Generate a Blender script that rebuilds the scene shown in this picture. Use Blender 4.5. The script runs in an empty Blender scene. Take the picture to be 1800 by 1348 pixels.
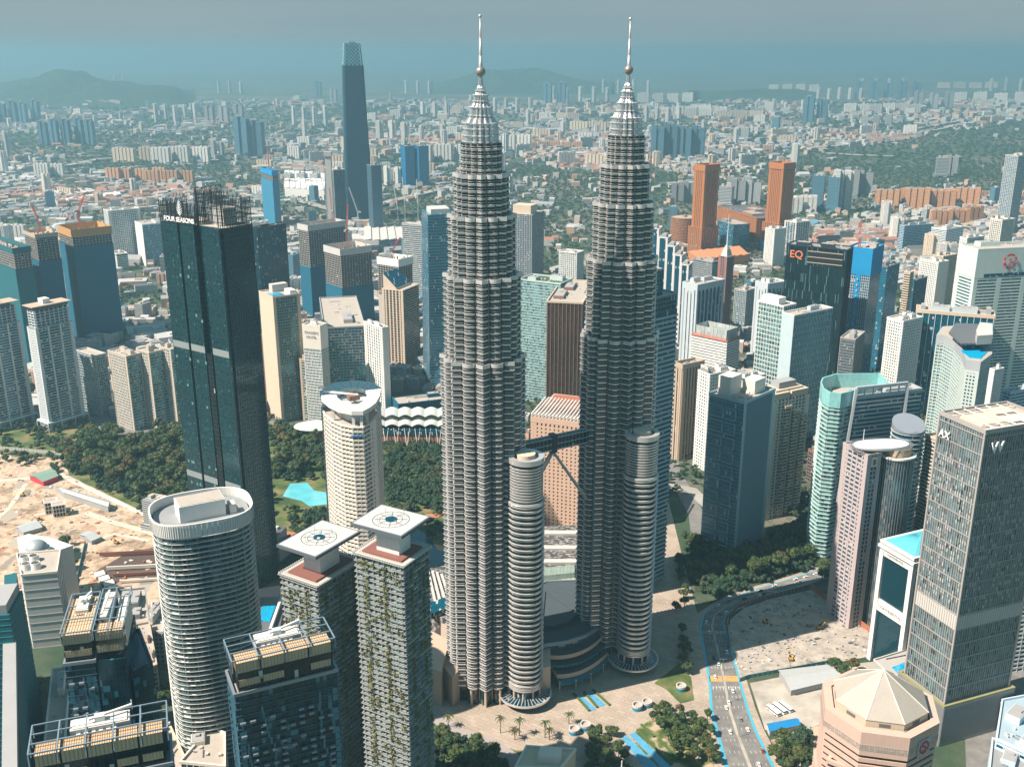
import bpy, math, random
import numpy as np
from mathutils import Vector
R = math.radians
C = bpy.context.scene.collection
scene = bpy.context.scene
# ------------------------------------------------------------------ camera
CAM_Z, PITCH, FPX = 433.0, R(17.95), 1806.0
cd = bpy.data.cameras.new('camera'); cam = bpy.data.objects.new('camera', cd); C.objects.link(cam)
cd.sensor_width = 36.0; cd.lens = FPX / 1800 * 36; cd.clip_start = 1; cd.clip_end = 120000
cam.location = (0, 0, CAM_Z); cam.rotation_euler = (R(90) - PITCH, 0, 0)
scene.camera = cam
# ------------------------------------------------------------------ light
SKY_LOW, SKY_TOP, SKY_MID, SKY_HIGH = (1.30, 1.76, 1.96), (1.32, 1.80, 2.00), (.60, 1.75, 2.35), (.16, .95, 1.45)
SUN_EL, SUN_AZ = R(49), R(21)          # the light travels towards (cos az, sin az)
w = bpy.data.worlds.new('World'); scene.world = w; w.use_nodes = True
nt = w.node_tree; nt.nodes.clear()
out = nt.nodes.new('ShaderNodeOutputWorld'); bg = nt.nodes.new('ShaderNodeBackground')
sky = nt.nodes.new('ShaderNodeTexSky'); sky.sky_type = 'NISHITA'; sky.sun_disc = False
sky.sun_elevation = SUN_EL; sky.sun_rotation = R(270) - SUN_AZ + R(0); sky.altitude = 300
sky.air_density = 1.2; sky.dust_density = 4.0; sky.ozone_density = 1.5
tc = nt.nodes.new('ShaderNodeTexCoord'); sx = nt.nodes.new('ShaderNodeSeparateXYZ'); nt.links.new(tc.outputs['Generated'], sx.inputs[0])
def wmix(f, a, b):
    x = nt.nodes.new('ShaderNodeMix'); x.data_type = 'RGBA'
    for i, q in ((0, f), (6, a), (7, b)):
        if isinstance(q, tuple): x.inputs[i].default_value = (*q, 1)
        elif isinstance(q, float): x.inputs[i].default_value = q
        else: nt.links.new(q, x.inputs[i])
    return x.outputs[2]
el = nt.nodes.new('ShaderNodeValToRGB'); nt.links.new(sx.outputs[2], el.inputs[0]); e = el.color_ramp.elements
e[0].position = 0.0; e[0].color = (*SKY_LOW, 1); e[1].position = .75; e[1].color = (*SKY_HIGH, 1); q = e.new(.05); q.color = (*SKY_TOP, 1); q = e.new(.15); q.color = (*SKY_MID, 1)
base = wmix(.06, el.outputs[0], sky.outputs[0])
nz = nt.nodes.new('ShaderNodeTexNoise'); nz.inputs['Scale'].default_value = 3.0; nz.inputs['Detail'].default_value = 5
mp = nt.nodes.new('ShaderNodeMapping'); mp.inputs['Scale'].default_value = (1, 1, 6)
nt.links.new(tc.outputs['Generated'], mp.inputs[0]); nt.links.new(mp.outputs[0], nz.inputs[0])
cr = nt.nodes.new('ShaderNodeValToRGB'); cr.color_ramp.elements[0].position = .40; cr.color_ramp.elements[1].position = .72
cr.color_ramp.elements[0].color = (0, 0, 0, 1); cr.color_ramp.elements[1].color = (.35, .35, .35, 1)
nt.links.new(nz.outputs[0], cr.inputs[0])
nt.links.new(wmix(cr.outputs[0], base, (1.75, 2.05, 2.15)), bg.inputs[0]); bg.inputs[1].default_value = 0.10
nt.links.new(bg.outputs[0], out.inputs[0])
sd = bpy.data.lights.new('sun', 'SUN'); sun = bpy.data.objects.new('sun', sd); C.objects.link(sun)
sd.energy = 4.6; sd.angle = R(0.5); sd.color = (1.0, .88, .76)
d = Vector((math.cos(SUN_AZ) * math.cos(SUN_EL), math.sin(SUN_AZ) * math.cos(SUN_EL), -math.sin(SUN_EL)))
sun.rotation_euler = d.to_track_quat('-Z', 'Y').to_euler(); sun.location = (-800, -300, 900)
scene.view_settings.view_transform = 'Standard'; scene.view_settings.look = 'None'
scene.view_settings.exposure = 1.1; scene.view_settings.gamma = 1.0
cy = scene.cycles
cy.max_bounces = 4; cy.diffuse_bounces = 2; cy.glossy_bounces = 3; cy.transmission_bounces = 3; cy.volume_bounces = 1
cy.transparent_max_bounces = 6; cy.caustics_reflective = False; cy.caustics_refractive = False; cy.use_denoising = True
cy.sample_clamp_indirect = 4.0

# ------------------------------------------------------------------ geometry helpers
def at(px, py, h=0.0):
    """Point of the place at height h that the photograph shows at pixel (px, py)."""
    x = (px - 900) / FPX; z = -(py - 674) / FPX
    dy = math.cos(PITCH) + z * math.sin(PITCH); dz = -math.sin(PITCH) + z * math.cos(PITCH)
    t = (h - CAM_Z) / dz
    return (x * t, dy * t)

class MB:
    """Collects faces in world metres; build() links them as ONE mesh object."""
    def __init__(s): s.v = []; s.f = []; s.uv = []; s.m = []; s.mi = 0
    def face(s, pts, uv=None):
        i = len(s.v); s.v += pts; s.f.append(tuple(range(i, i + len(pts))))
        s.uv += uv if uv else [(p[0] + p[1] * .37, p[2] if abs(pts[0][2] - pts[2][2]) > .01 else p[1]) for p in pts]; s.m.append(s.mi)
    def wall(s, p, q, z0, z1, u0=0.0):
        L = math.dist(p[:2], q[:2])
        s.face([(p[0], p[1], z0), (q[0], q[1], z0), (q[0], q[1], z1), (p[0], p[1], z1)],
               [(u0, z0), (u0 + L, z0), (u0 + L, z1), (u0, z1)])
        return u0 + L
    def cap(s, poly, z, up=True):
        pts = [(p[0], p[1], z) for p in (poly if up else poly[::-1])]
        s.face(pts, [(p[0], p[1]) for p in pts])
    def prism(s, poly, z0, z1, top=True, bottom=False):
        u = 0.0
        for i in range(len(poly)): u = s.wall(poly[i], poly[(i + 1) % len(poly)], z0, z1, u)
        if top: s.cap(poly, z1)
        if bottom: s.cap(poly, z0, False)
    def ring(s, inn, outr, z0, z1, close=True):
        """Band between two matching outlines: outer wall, top and underside (and inner wall)."""
        n = len(inn)
        for i in range(n):
            a, b, c, d = inn[i], inn[(i + 1) % n], outr[(i + 1) % n], outr[i]
            s.wall(d, c, z0, z1)
            s.face([(d[0], d[1], z1), (c[0], c[1], z1), (b[0], b[1], z1), (a[0], a[1], z1)])
            s.face([(a[0], a[1], z0), (b[0], b[1], z0), (c[0], c[1], z0), (d[0], d[1], z0)])
            if close: s.wall(b, a, z0, z1)
    def box(s, cx, cy, z0, sx, sy, sz, a=0.0):
        ca, sa = math.cos(a), math.sin(a)
        P = [(cx + x * ca - y * sa, cy + x * sa + y * ca) for x, y in ((-sx/2, -sy/2), (sx/2, -sy/2), (sx/2, sy/2), (-sx/2, sy/2))]
        s.prism(P, z0, z0 + sz, True, True)
    def bar(s, p, q, w, h=None):
        p = Vector(p); q = Vector(q); h = h or w; d = (q - p).normalized()
        up = Vector((0, 0, 1)) if abs(d.z) < .95 else Vector((0, 1, 0))
        a = d.cross(up).normalized() * w / 2; b = a.cross(d).normalized() * h / 2
        A = [tuple(p + x) for x in (-a - b, a - b, a + b, -a + b)]; B = [tuple(q + x) for x in (-a - b, a - b, a + b, -a + b)]
        for i in range(4): s.face([A[(i+1) % 4], A[i], B[i], B[(i+1) % 4]])
        s.face(A); s.face(B[::-1])
    def cyl(s, x, y, z0, z1, r0, r1=None, n=16, top=True):
        r1 = r0 if r1 is None else r1
        A = [(x + math.cos(t) * r0, y + math.sin(t) * r0) for t in [2*math.pi*i/n for i in range(n)]]
        B = [(x + math.cos(t) * r1, y + math.sin(t) * r1) for t in [2*math.pi*i/n for i in range(n)]]
        for i in range(n):
            j = (i + 1) % n
            s.face([(*A[i], z0), (*A[j], z0), (*B[j], z1), (*B[i], z1)])
        if top: s.cap(B, z1)
    def loft(s, polys, zs, top=True):
        n = len(polys[0])
        for k in range(len(polys) - 1):
            A, B, za, zb = polys[k], polys[k+1], zs[k], zs[k+1]; u = 0
            for i in range(n):
                j = (i + 1) % n; L = math.dist(A[i], A[j])
                s.face([(*A[i], za), (*A[j], za), (*B[j], zb), (*B[i], zb)], [(u, za), (u+L, za), (u+L, zb), (u, zb)]); u += L
        if top: s.cap(polys[-1], zs[-1])
    def sphere(s, c, r, n=16, m=10, squash=1.0):
        P = lambda i, j: (c[0] + r*math.sin(math.pi*j/m)*math.cos(2*math.pi*i/n), c[1] + r*math.sin(math.pi*j/m)*math.sin(2*math.pi*i/n), c[2] - r*squash*math.cos(math.pi*j/m))
        for j in range(m):
            for i in range(n):
                pts = [P(i, j), P(i+1, j), P(i+1, j+1), P(i, j+1)]
                if j == 0: pts = [pts[0], pts[2], pts[3]]
                if j == m-1: pts = pts[:3]
                s.face(pts, [(0, 0)] * len(pts))
    def build(s, name, mat, parent=None, smooth=False):
        o3 = rootloc(parent)
        me = bpy.data.meshes.new(name)
        v = np.array(s.v, dtype=np.float32).reshape(-1, 3) - np.array(o3, dtype=np.float32)
        cnt = np.array([len(f) for f in s.f], dtype=np.int32)
        me.vertices.add(len(v)); me.vertices.foreach_set('co', v.ravel())
        me.loops.add(int(cnt.sum())); me.loops.foreach_set('vertex_index', np.concatenate([np.array(f, dtype=np.int32) for f in s.f]))
        me.polygons.add(len(cnt)); me.polygons.foreach_set('loop_start', np.concatenate([[0], np.cumsum(cnt)[:-1]]).astype(np.int32))
        me.polygons.foreach_set('loop_total', cnt)
        for m_ in (mat if isinstance(mat, (list, tuple)) else [mat]): me.materials.append(m_)
        me.polygons.foreach_set('material_index', np.array(s.m, dtype=np.int32))
        ul = me.uv_layers.new(name='UVMap'); ul.data.foreach_set('uv', np.array(s.uv, dtype=np.float32).ravel())
        me.update(calc_edges=True)
        if smooth:
            me.polygons.foreach_set('use_smooth', np.ones(len(cnt), dtype=bool))
            bmv(me)
        o = bpy.data.objects.new(name, me); C.objects.link(o)
        if parent: o.parent = parent
        else: pass
        return o
def bmv(me):
    import bmesh
    bm = bmesh.new(); bm.from_mesh(me); bmesh.ops.remove_doubles(bm, verts=bm.verts, dist=.002); bm.to_mesh(me); bm.free()
LOC = {}
def rootloc(p):
    while p is not None and p.name not in LOC: p = p.parent
    return LOC[p.name] if p is not None else (0, 0, 0)
def thing(name, label, cat, loc=(0, 0, 0), group=None):
    o = bpy.data.objects.new(name, None); C.objects.link(o); o.location = loc; o.empty_display_size = 5
    o['label'] = label; o['category'] = cat
    if group: o['group'] = group
    LOC[o.name] = tuple(loc); return o
def tag(o, label=None, cat=None, group=None, kind=None):
    for k, v in (('label', label), ('category', cat), ('group', group), ('kind', kind)):
        if v: o[k] = v
    return o
def struct(name, mb, mat): return tag(mb.build(name, mat), kind='structure')
def dup(root, loc, label=None, rotz=0.0, group=None, scale=None):
    def cp(o, par):
        c = o.copy(); C.objects.link(c); c.parent = par
        for ch in o.children: cp(ch, c)
        return c
    r = cp(root, None); r.location = loc; r.rotation_euler = (0, 0, rotz)
    if scale: r.scale = scale
    if label: r['label'] = label
    if group: r['group'] = group
    return r
def offset(poly, d):
    """Mitred outline d metres outside a counter-clockwise outline (d < 0: inside)."""
    n = len(poly); o = []
    for i in range(n):
        p0, p, p1 = poly[i-1], poly[i], poly[(i+1) % n]
        a = Vector((p[0]-p0[0], p[1]-p0[1])).normalized(); b = Vector((p1[0]-p[0], p1[1]-p[1])).normalized()
        na = Vector((a.y, -a.x)); nb = Vector((b.y, -b.x)); m = (na + nb)
        k = d / max(.35, (1 + na.dot(nb)))
        o.append((p[0] + m.x * k, p[1] + m.y * k))
    return o
def quad(L, F, Rr, h, ortho=True):
    """Rectangle from three roof corners seen in the photograph (left, front, right) at height h."""
    l, f, r = Vector(at(*L, h)), Vector(at(*F, h)), Vector(at(*Rr, h))
    if ortho:
        dl, dr = l - f, r - f
        al, ar = math.atan2(dl.y, dl.x), math.atan2(dr.y, dr.x)
        mid = (al + ar) / 2 if al > ar else (al + 2*math.pi + ar) / 2
        l = f + Vector((math.cos(mid + math.pi/4), math.sin(mid + math.pi/4))) * dl.length
        r = f + Vector((math.cos(mid - math.pi/4), math.sin(mid - math.pi/4))) * dr.length
    return [tuple(l), tuple(f), tuple(r), tuple(l + r - f)]
def face_quad(L, Rr, depth, h):
    """Rectangle from one visible top edge (left to right) and a depth going away from the viewer."""
    l, r = Vector(at(*L, h)), Vector(at(*Rr, h)); d = (r - l).normalized(); n = Vector((-d.y, d.x)) * depth
    return [tuple(l + n), tuple(l), tuple(r), tuple(r + n)]
def cen(poly): return (sum(p[0] for p in poly) / len(poly), sum(p[1] for p in poly) / len(poly))
def lerp(a, b, t): return tuple(a[i] + (b[i] - a[i]) * t for i in range(len(a)))
def inset(poly, s, c=None):
    c = c or cen(poly); return [(c[0] + (p[0]-c[0]) * s, c[1] + (p[1]-c[1]) * s) for p in poly]
def qp(Q, u, v):
    """Point inside a left-front-right-back rectangle: u along left->front reversed? u: front->right, v: front->left."""
    f = Q[1]; return (f[0] + (Q[2][0]-f[0]) * u + (Q[0][0]-f[0]) * v, f[1] + (Q[2][1]-f[1]) * u + (Q[0][1]-f[1]) * v)
def sub(Q, u0, u1, v0, v1): return [qp(Q, u0, v1), qp(Q, u0, v0), qp(Q, u1, v0), qp(Q, u1, v1)]
def rang(Q): return math.atan2(Q[2][1]-Q[1][1], Q[2][0]-Q[1][0])
# ------------------------------------------------------------------ materials
M = {}
def newmat(name):
    m = bpy.data.materials.new(name); m.use_nodes = True; n = m.node_tree
    return m, n, n.nodes['Principled BSDF']
def mth(n, op, a, b=None, c=None):
    x = n.nodes.new('ShaderNodeMath'); x.operation = op
    for i, q in enumerate((a, b, c)):
        if q is None: continue
        if isinstance(q, (int, float)): x.inputs[i].default_value = q
        else: n.links.new(q, x.inputs[i])
    return x.outputs[0]
def mixc(n, f, a, b, mode='MIX'):
    x = n.nodes.new('ShaderNodeMix'); x.data_type = 'RGBA'; x.blend_type = mode
    for i, q in ((0, f), (6, a), (7, b)):
        if isinstance(q, (int, float)): x.inputs[i].default_value = q
        elif isinstance(q, (tuple, list)): x.inputs[i].default_value = (*q[:3], 1)
        else: n.links.new(q, x.inputs[i])
    return x.outputs[2]
def noise(n, scale, detail=3, vec=None, rough=.55):
    x = n.nodes.new('ShaderNodeTexNoise'); x.inputs['Scale'].default_value = scale; x.inputs['Detail'].default_value = detail; x.inputs['Roughness'].default_value = rough
    if vec is not None: n.links.new(vec, x.inputs['Vector'])
    return x.outputs[0]
def ramp(n, f, stops, const=False):
    x = n.nodes.new('ShaderNodeValToRGB'); e = x.color_ramp.elements
    if const: x.color_ramp.interpolation = 'CONSTANT'
    while len(e) < len(stops): e.new(.5)
    for i, (p, c) in enumerate(stops): e[i].position = p; e[i].color = (*c[:3], 1)
    n.links.new(f, x.inputs[0]); return x.outputs[0]
def coord(n, kind='Object', scale=None):
    t = n.nodes.new('ShaderNodeTexCoord'); o = t.outputs[kind]
    if scale:
        mp = n.nodes.new('ShaderNodeMapping'); mp.inputs['Scale'].default_value = scale; n.links.new(o, mp.inputs[0]); o = mp.outputs[0]
    return o
def paint(name, col, rough=.75, var=.18, scale=.08, metal=0.0, streak=True, spec=.5):
    """Painted, rendered or metal surface with broad mottling and rain streaks of its own."""
    if name in M: return M[name]
    m, n, b = newmat(name)
    f = noise(n, scale, 5, coord(n))
    if streak: f = mth(n, 'MULTIPLY', mth(n, 'ADD', f, noise(n, 1.0, 4, coord(n, 'Object', (.9, .9, .06)))), .5)
    k = mth(n, 'MULTIPLY_ADD', f, var * 2, 1 - var)
    c = mixc(n, 1.0, col, k, 'MULTIPLY'); n.links.new(c, b.inputs['Base Color'])
    b.inputs['Roughness'].default_value = rough; b.inputs['Metallic'].default_value = metal
    M[name] = m; return m
def glass(name, col, cw=1.6, ch=3.6, var=.5, rough=.12, metal=.35, lit=.06, litc=(.5, .5, .45), frame=.05, framec=None, spec=.6, wob=True):
    """Window glass seen from outside: each pane its own depth of colour, some with blinds drawn, thin frames."""
    if name in M: return M[name]
    m, n, b = newmat(name); uv = coord(n, 'UV'); s = n.nodes.new('ShaderNodeSeparateXYZ'); n.links.new(uv, s.inputs[0])
    u = mth(n, 'DIVIDE', s.outputs[0], cw); v = mth(n, 'DIVIDE', s.outputs[1], ch)
    fu, fv = mth(n, 'FLOOR', u), mth(n, 'FLOOR', v)
    cb = n.nodes.new('ShaderNodeCombineXYZ'); n.links.new(fu, cb.inputs[0]); n.links.new(fv, cb.inputs[1])
    wn = n.nodes.new('ShaderNodeTexWhiteNoise'); wn.noise_dimensions = '2D'; n.links.new(cb.outputs[0], wn.inputs['Vector'])
    r = wn.outputs['Value']; sc = n.nodes.new('ShaderNodeSeparateColor'); n.links.new(wn.outputs['Color'], sc.inputs[0])
    big = noise(n, .035, 3, coord(n))
    k = mth(n, 'MULTIPLY_ADD', mth(n, 'ADD', r, mth(n, 'MULTIPLY', big, 1.0)), var, 1 - var)
    c = mixc(n, 1.0, col, k, 'MULTIPLY')
    isl = mth(n, 'LESS_THAN', sc.outputs[1], lit)
    c = mixc(n, isl, c, litc)
    if frame:
        ex = mth(n, 'LESS_THAN', mth(n, 'FRACT', u), frame); ey = mth(n, 'LESS_THAN', mth(n, 'FRACT', v), frame * cw / ch)
        fr = mth(n, 'MAXIMUM', ex, ey); c = mixc(n, fr, c, framec or tuple(min(1, x * 1.2 + .03) for x in col))
        n.links.new(mth(n, 'MULTIPLY_ADD', fr, .4, rough), b.inputs['Roughness'])
    else: b.inputs['Roughness'].default_value = rough
    n.links.new(c, b.inputs['Base Color'])
    n.links.new(mth(n, 'MULTIPLY', mth(n, 'SUBTRACT', 1.0, isl), metal), b.inputs['Metallic'])
    b.inputs['Specular IOR Level'].default_value = spec
    if wob:
        bp = n.nodes.new('ShaderNodeBump'); bp.inputs['Strength'].default_value = .25; bp.inputs['Distance'].default_value = .12
        hh = mth(n, 'ADD', noise(n, .25, 2, coord(n)), mth(n, 'MULTIPLY', mth(n, 'MULTIPLY', sc.outputs[0], mth(n, 'FRACT', u)), .5))
        n.links.new(hh, bp.inputs['Height']); n.links.new(bp.outputs[0], b.inputs['Normal'])
    M[name] = m; return m
white = paint('white_render', (.74, .72, .68)); warmwhite = paint('warm_white_render', (.72, .66, .58))
cream = paint('cream_render', (.62, .50, .38)); beige = paint('beige_stone', (.48, .37, .28)); grey = paint('grey_concrete', (.34, .34, .34))
pale = paint('pale_concrete', (.52, .50, .47)); dark = paint('dark_metal', (.035, .045, .05), .45, metal=.3); slate = paint('slate_roof', (.11, .12, .13))
pink = paint('pink_granite', (.55, .38, .31)); orange = paint('orange_render', (.40, .15, .05)); brown = paint('brown_stone', (.24, .13, .10))
roofc = paint('roof_screed', (.42, .37, .32), scale=.15, var=.3); roofg = paint('roof_felt_grey', (.26, .27, .28), scale=.15, var=.3)
steel = paint('stainless_steel', (.69, .67, .655), .33, metal=.55, var=.14); steel_d = paint('steel_frame', (.30, .34, .38), .5, metal=.5)
redtile = paint('red_tiles', (.36, .12, .07), .8, scale=.4, var=.3); tan = paint('tan_canvas', (.60, .44, .29), .8, scale=.5)
dkglass = glass('dark_blue_glass', (.0, .090, .145)); tealglass = glass('teal_glass', (.004, .20, .27), var=.6, lit=.12)
blueglass = glass('blue_glass', (.0, .17, .29), var=.4); greenglass = glass('green_glass', (.005, .060, .078), 1.4, 1.9, var=.8, lit=.02, litc=(.03, .15, .15), frame=.06)
winglass = glass('window_glass', (.004, .075, .11), 1.7, 3.3, var=.8, lit=.14, litc=(.22, .28, .29)); bronze = glass('bronze_glass', (.10, .065, .045), 2.2, 3.6, var=.6, metal=.55, lit=.0)
blackglass = glass('black_glass', (.010, .020, .025), var=.8, lit=.01)
mint = glass('mint_glass', (.20, .36, .37), 2.0, 3.3, var=.55, lit=.22, litc=(.05, .10, .11), metal=.2, rough=.3)
# ------------------------------------------------------------------ generic tower
def tower(name, label, cat, Q, h, z0=0.0, fh=3.6, bh=1.1, fs=4.0, fw=.5, dep=.5, gl=None, wall=None, band=None, sides=None, corner=0.0,
          par=1.6, roofm=None, plant=2, group=None, root=None, top=0.0, topm=None, seed=None, fin_proud=.06, base=0.0, zparts='', unit=True):
    gl = gl or winglass; wall = wall or white; band = band or wall; roofm = roofm or roofc; sides = sides or {}
    rnd = random.Random(seed if seed is not None else hash(name + label) % 9999 if False else len(label) * 7 + int(abs(Q[0][0])))
    c = cen(Q)
    if root is None: root = thing(name, label, cat, (c[0], c[1], 0), group)
    n = len(Q)
    g = MB(); g.prism(Q, z0, h, True); g.build('glazing', gl, root)
    b = MB(); f = MB(); O = offset(Q, dep); O2 = offset(Q, dep + fin_proud)
    zb = z0 + base
    for i in range(n):
        S = dict(bh=bh, fh=fh, fs=fs, fw=fw, corner=corner, solid=False); S.update(sides.get(i, {}))
        P, Qq, Po, Qo, P2, Q2 = Q[i], Q[(i+1) % n], O[i], O[(i+1) % n], O2[i], O2[(i+1) % n]
        L = math.dist(P, Qq)
        if L < .5: continue
        dx, dy = (Qq[0]-P[0]) / L, (Qq[1]-P[1]) / L; nx, ny = dy, -dx
        if S['solid']:
            f.wall(P2, Q2, z0, h - .02); f.wall(P, P2, z0, h - .02); f.wall(Q2, Qq, z0, h - .02)
            if S['solid'] != True:      # columns of windows in a blank wall: list of offsets along it
                for uu in S['solid']:
                    x, y = P2[0] + dx * uu * L, P2[1] + dy * uu * L; z = z0 + base + 1.2
                    while z < h - top - fh:
                        g2 = (x - dx*.8, y - dy*.8); g3 = (x + dx*.8, y + dy*.8)
                        S.setdefault('w', []).append((g2, g3, z, nx, ny)); z += fh
                ww = MB()
                for a_, b_, z, nx_, ny_ in S['w']:
                    ww.wall((a_[0]+nx_*.06, a_[1]+ny_*.06), (b_[0]+nx_*.06, b_[1]+ny_*.06), z, z + 1.6)
                ww.build('window_glazing', dkglass, root)
            continue
        if S['bh'] > 0:
            z = zb
            while z < h - top - S['bh'] - .3:
                b.wall(Po, Qo, z, z + S['bh'])
                b.face([(*Po, z+S['bh']), (*Qo, z+S['bh']), (*Qq, z+S['bh']), (*P, z+S['bh'])]); b.face([(*P, z), (*Qq, z), (*Qo, z), (*Po, z)])
                z += S['fh']
        if S['fs'] > 0 and S['fw'] > 0:
            k = max(1, round(L / S['fs'])); e = dep + fin_proud
            for j in range(0 if not S['corner'] else 1, k + (1 if not S['corner'] else 0)):
                u = L * j / k; u = min(max(u, S['fw']/2 + .01), L - S['fw']/2 - .01); hw = S['fw'] / 2
                A = (P[0]+dx*(u-hw), P[1]+dy*(u-hw)); B = (P[0]+dx*(u+hw), P[1]+dy*(u+hw))
                A2 = (A[0]+nx*e, A[1]+ny*e); B2 = (B[0]+nx*e, B[1]+ny*e)
                f.wall(A, A2, z0, h - top - .05); f.wall(A2, B2, z0, h - top - .05); f.wall(B2, B, z0, h - top - .05)
        cwid = S['corner']
        if cwid:
            for s_ in (0, 1):
                if s_ == 0: a_, b_, ai, bi = P2, (P2[0]+dx*cwid, P2[1]+dy*cwid), P, (P[0]+dx*cwid, P[1]+dy*cwid)
                else: a_, b_, ai, bi = (Q2[0]-dx*cwid, Q2[1]-dy*cwid), Q2, (Qq[0]-dx*cwid, Qq[1]-dy*cwid), Qq
                f.wall(a_, b_, z0, h - top - .05)
                if s_ == 0: f.wall(b_, bi, z0, h - top - .05)
                else: f.wall(ai, a_, z0, h - top - .05)
    if b.f: b.build('floor_band', band, root)
    if f.f: f.build('wall', wall, root)
    if top:
        t = MB(); O3 = offset(Q, dep + fin_proud + .1); t.ring(Q, O3, h - top, h - .03, False); t.build('top_band', topm or wall, root)
    r = MB(); r.cap(offset(Q, -.2), h + .03); rf = r.build('roof', roofm, root)
    if par:
        p = MB(); p.ring(offset(Q, -.35), offset(Q, dep + fin_proud + .14), h - .3, h + par); p.build('parapet', topm or wall, root)
    if plant: clutter(root, Q, h + .04, plant, rnd, wall if par else roofm)
    return root
def clutter(root, Q, z, k, rnd, wallm):
    """Plant rooms, tanks, ducts and fan units standing on a roof."""
    if len(Q) != 4: 
        c = cen(Q); rr = min(math.dist(p, c) for p in Q) * .62
        Q = [(c[0]-rr, c[1]), (c[0], c[1]-rr), (c[0]+rr, c[1]), (c[0], c[1]+rr)]
    a = rang(Q); LR, LL = math.dist(Q[1], Q[2]), math.dist(Q[0], Q[1])
    slots = [(.3, .35), (.68, .62), (.62, .25), (.3, .75)]; rnd.shuffle(slots)
    for i in range(min(k, 4)):
        u, v = slots[i]; x, y = qp(Q, u, v); sx, sy, sz = LR * rnd.uniform(.2, .34), LL * rnd.uniform(.2, .36), rnd.uniform(3, 6)
        m = MB(); m.box(x, y, z, sx, sy, sz, a); o = m.build('plant_room', wallm, root)
        m2 = MB(); m2.box(x, y, z + sz + .01, sx * .9, sy * .9, .35, a); m2.box(x + sx*.15*math.cos(a), y + sx*.15*math.sin(a), z + sz + .37, min(sx, sy)*.3, min(sx, sy)*.3, 1.1, a); m2.build('hatch', grey, o)
    m = MB(); m_ = MB()
    for i in range(5 + k * 4):
        u, v = rnd.uniform(.1, .9), rnd.uniform(.1, .9); x, y = qp(Q, u, v)
        if rnd.random() < .35: m_.bar((x, y, z + .5), (*qp(Q, min(.92, u + rnd.uniform(.1, .3)), v), z + .5), .6, .5)
        else: m.box(x, y, z, rnd.uniform(1, 2.6), rnd.uniform(1, 2.2), rnd.uniform(.8, 2), a)
    m.build('air_units', pale, root)
    if m_.f: m_.build('duct', steel_d, root)
# ------------------------------------------------------------------ the twin towers
def star(Rr, rot=0.0, n=12):
    """Eight-pointed star with a round bay between each two points."""
    rc, cr_ = Rr * .795, Rr * .155; pts = []
    for k in range(8):
        a0 = R(45 * k)
        P = (Rr, 0.0)
        pts.append((math.cos(a0) * Rr, math.sin(a0) * Rr))
        am = a0 + R(22.5); c = (math.cos(am) * rc, math.sin(am) * rc)
        # recessed channel beside the bay, then the bay's arc
        A, B = (math.cos(a0) * Rr, math.sin(a0) * Rr), (math.cos(a0 + R(45)) * Rr, math.sin(a0 + R(45)) * Rr)
        iv = (math.cos(am) * Rr * .765, math.sin(am) * Rr * .765)
        q = lerp(A, iv, .52); pts.append(q)
        ch = (math.cos(am - R(10.8)) * Rr * .775, math.sin(am - R(10.8)) * Rr * .775); pts.append(ch)
        for j in range(n + 1):
            t = am - R(82) + R(164) * j / n; pts.append((c[0] + math.cos(t) * cr_, c[1] + math.sin(t) * cr_))
        ch2 = (math.cos(am + R(10.8)) * Rr * .775, math.sin(am + R(10.8)) * Rr * .775); pts.append(ch2)
        pts.append(lerp(B, iv, .52))
    cr, sr = math.cos(rot), math.sin(rot)
    return [(x * cr - y * sr, x * sr + y * cr) for x, y in pts]
def shift(poly, c): return [(p[0] + c[0], p[1] + c[1]) for p in poly]
petglass = glass('tower_glass', (.012, .032, .038), 1.5, 4.1, var=.8, rough=.15, metal=.25, lit=.05, litc=(.12, .12, .11), frame=.05)
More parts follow.
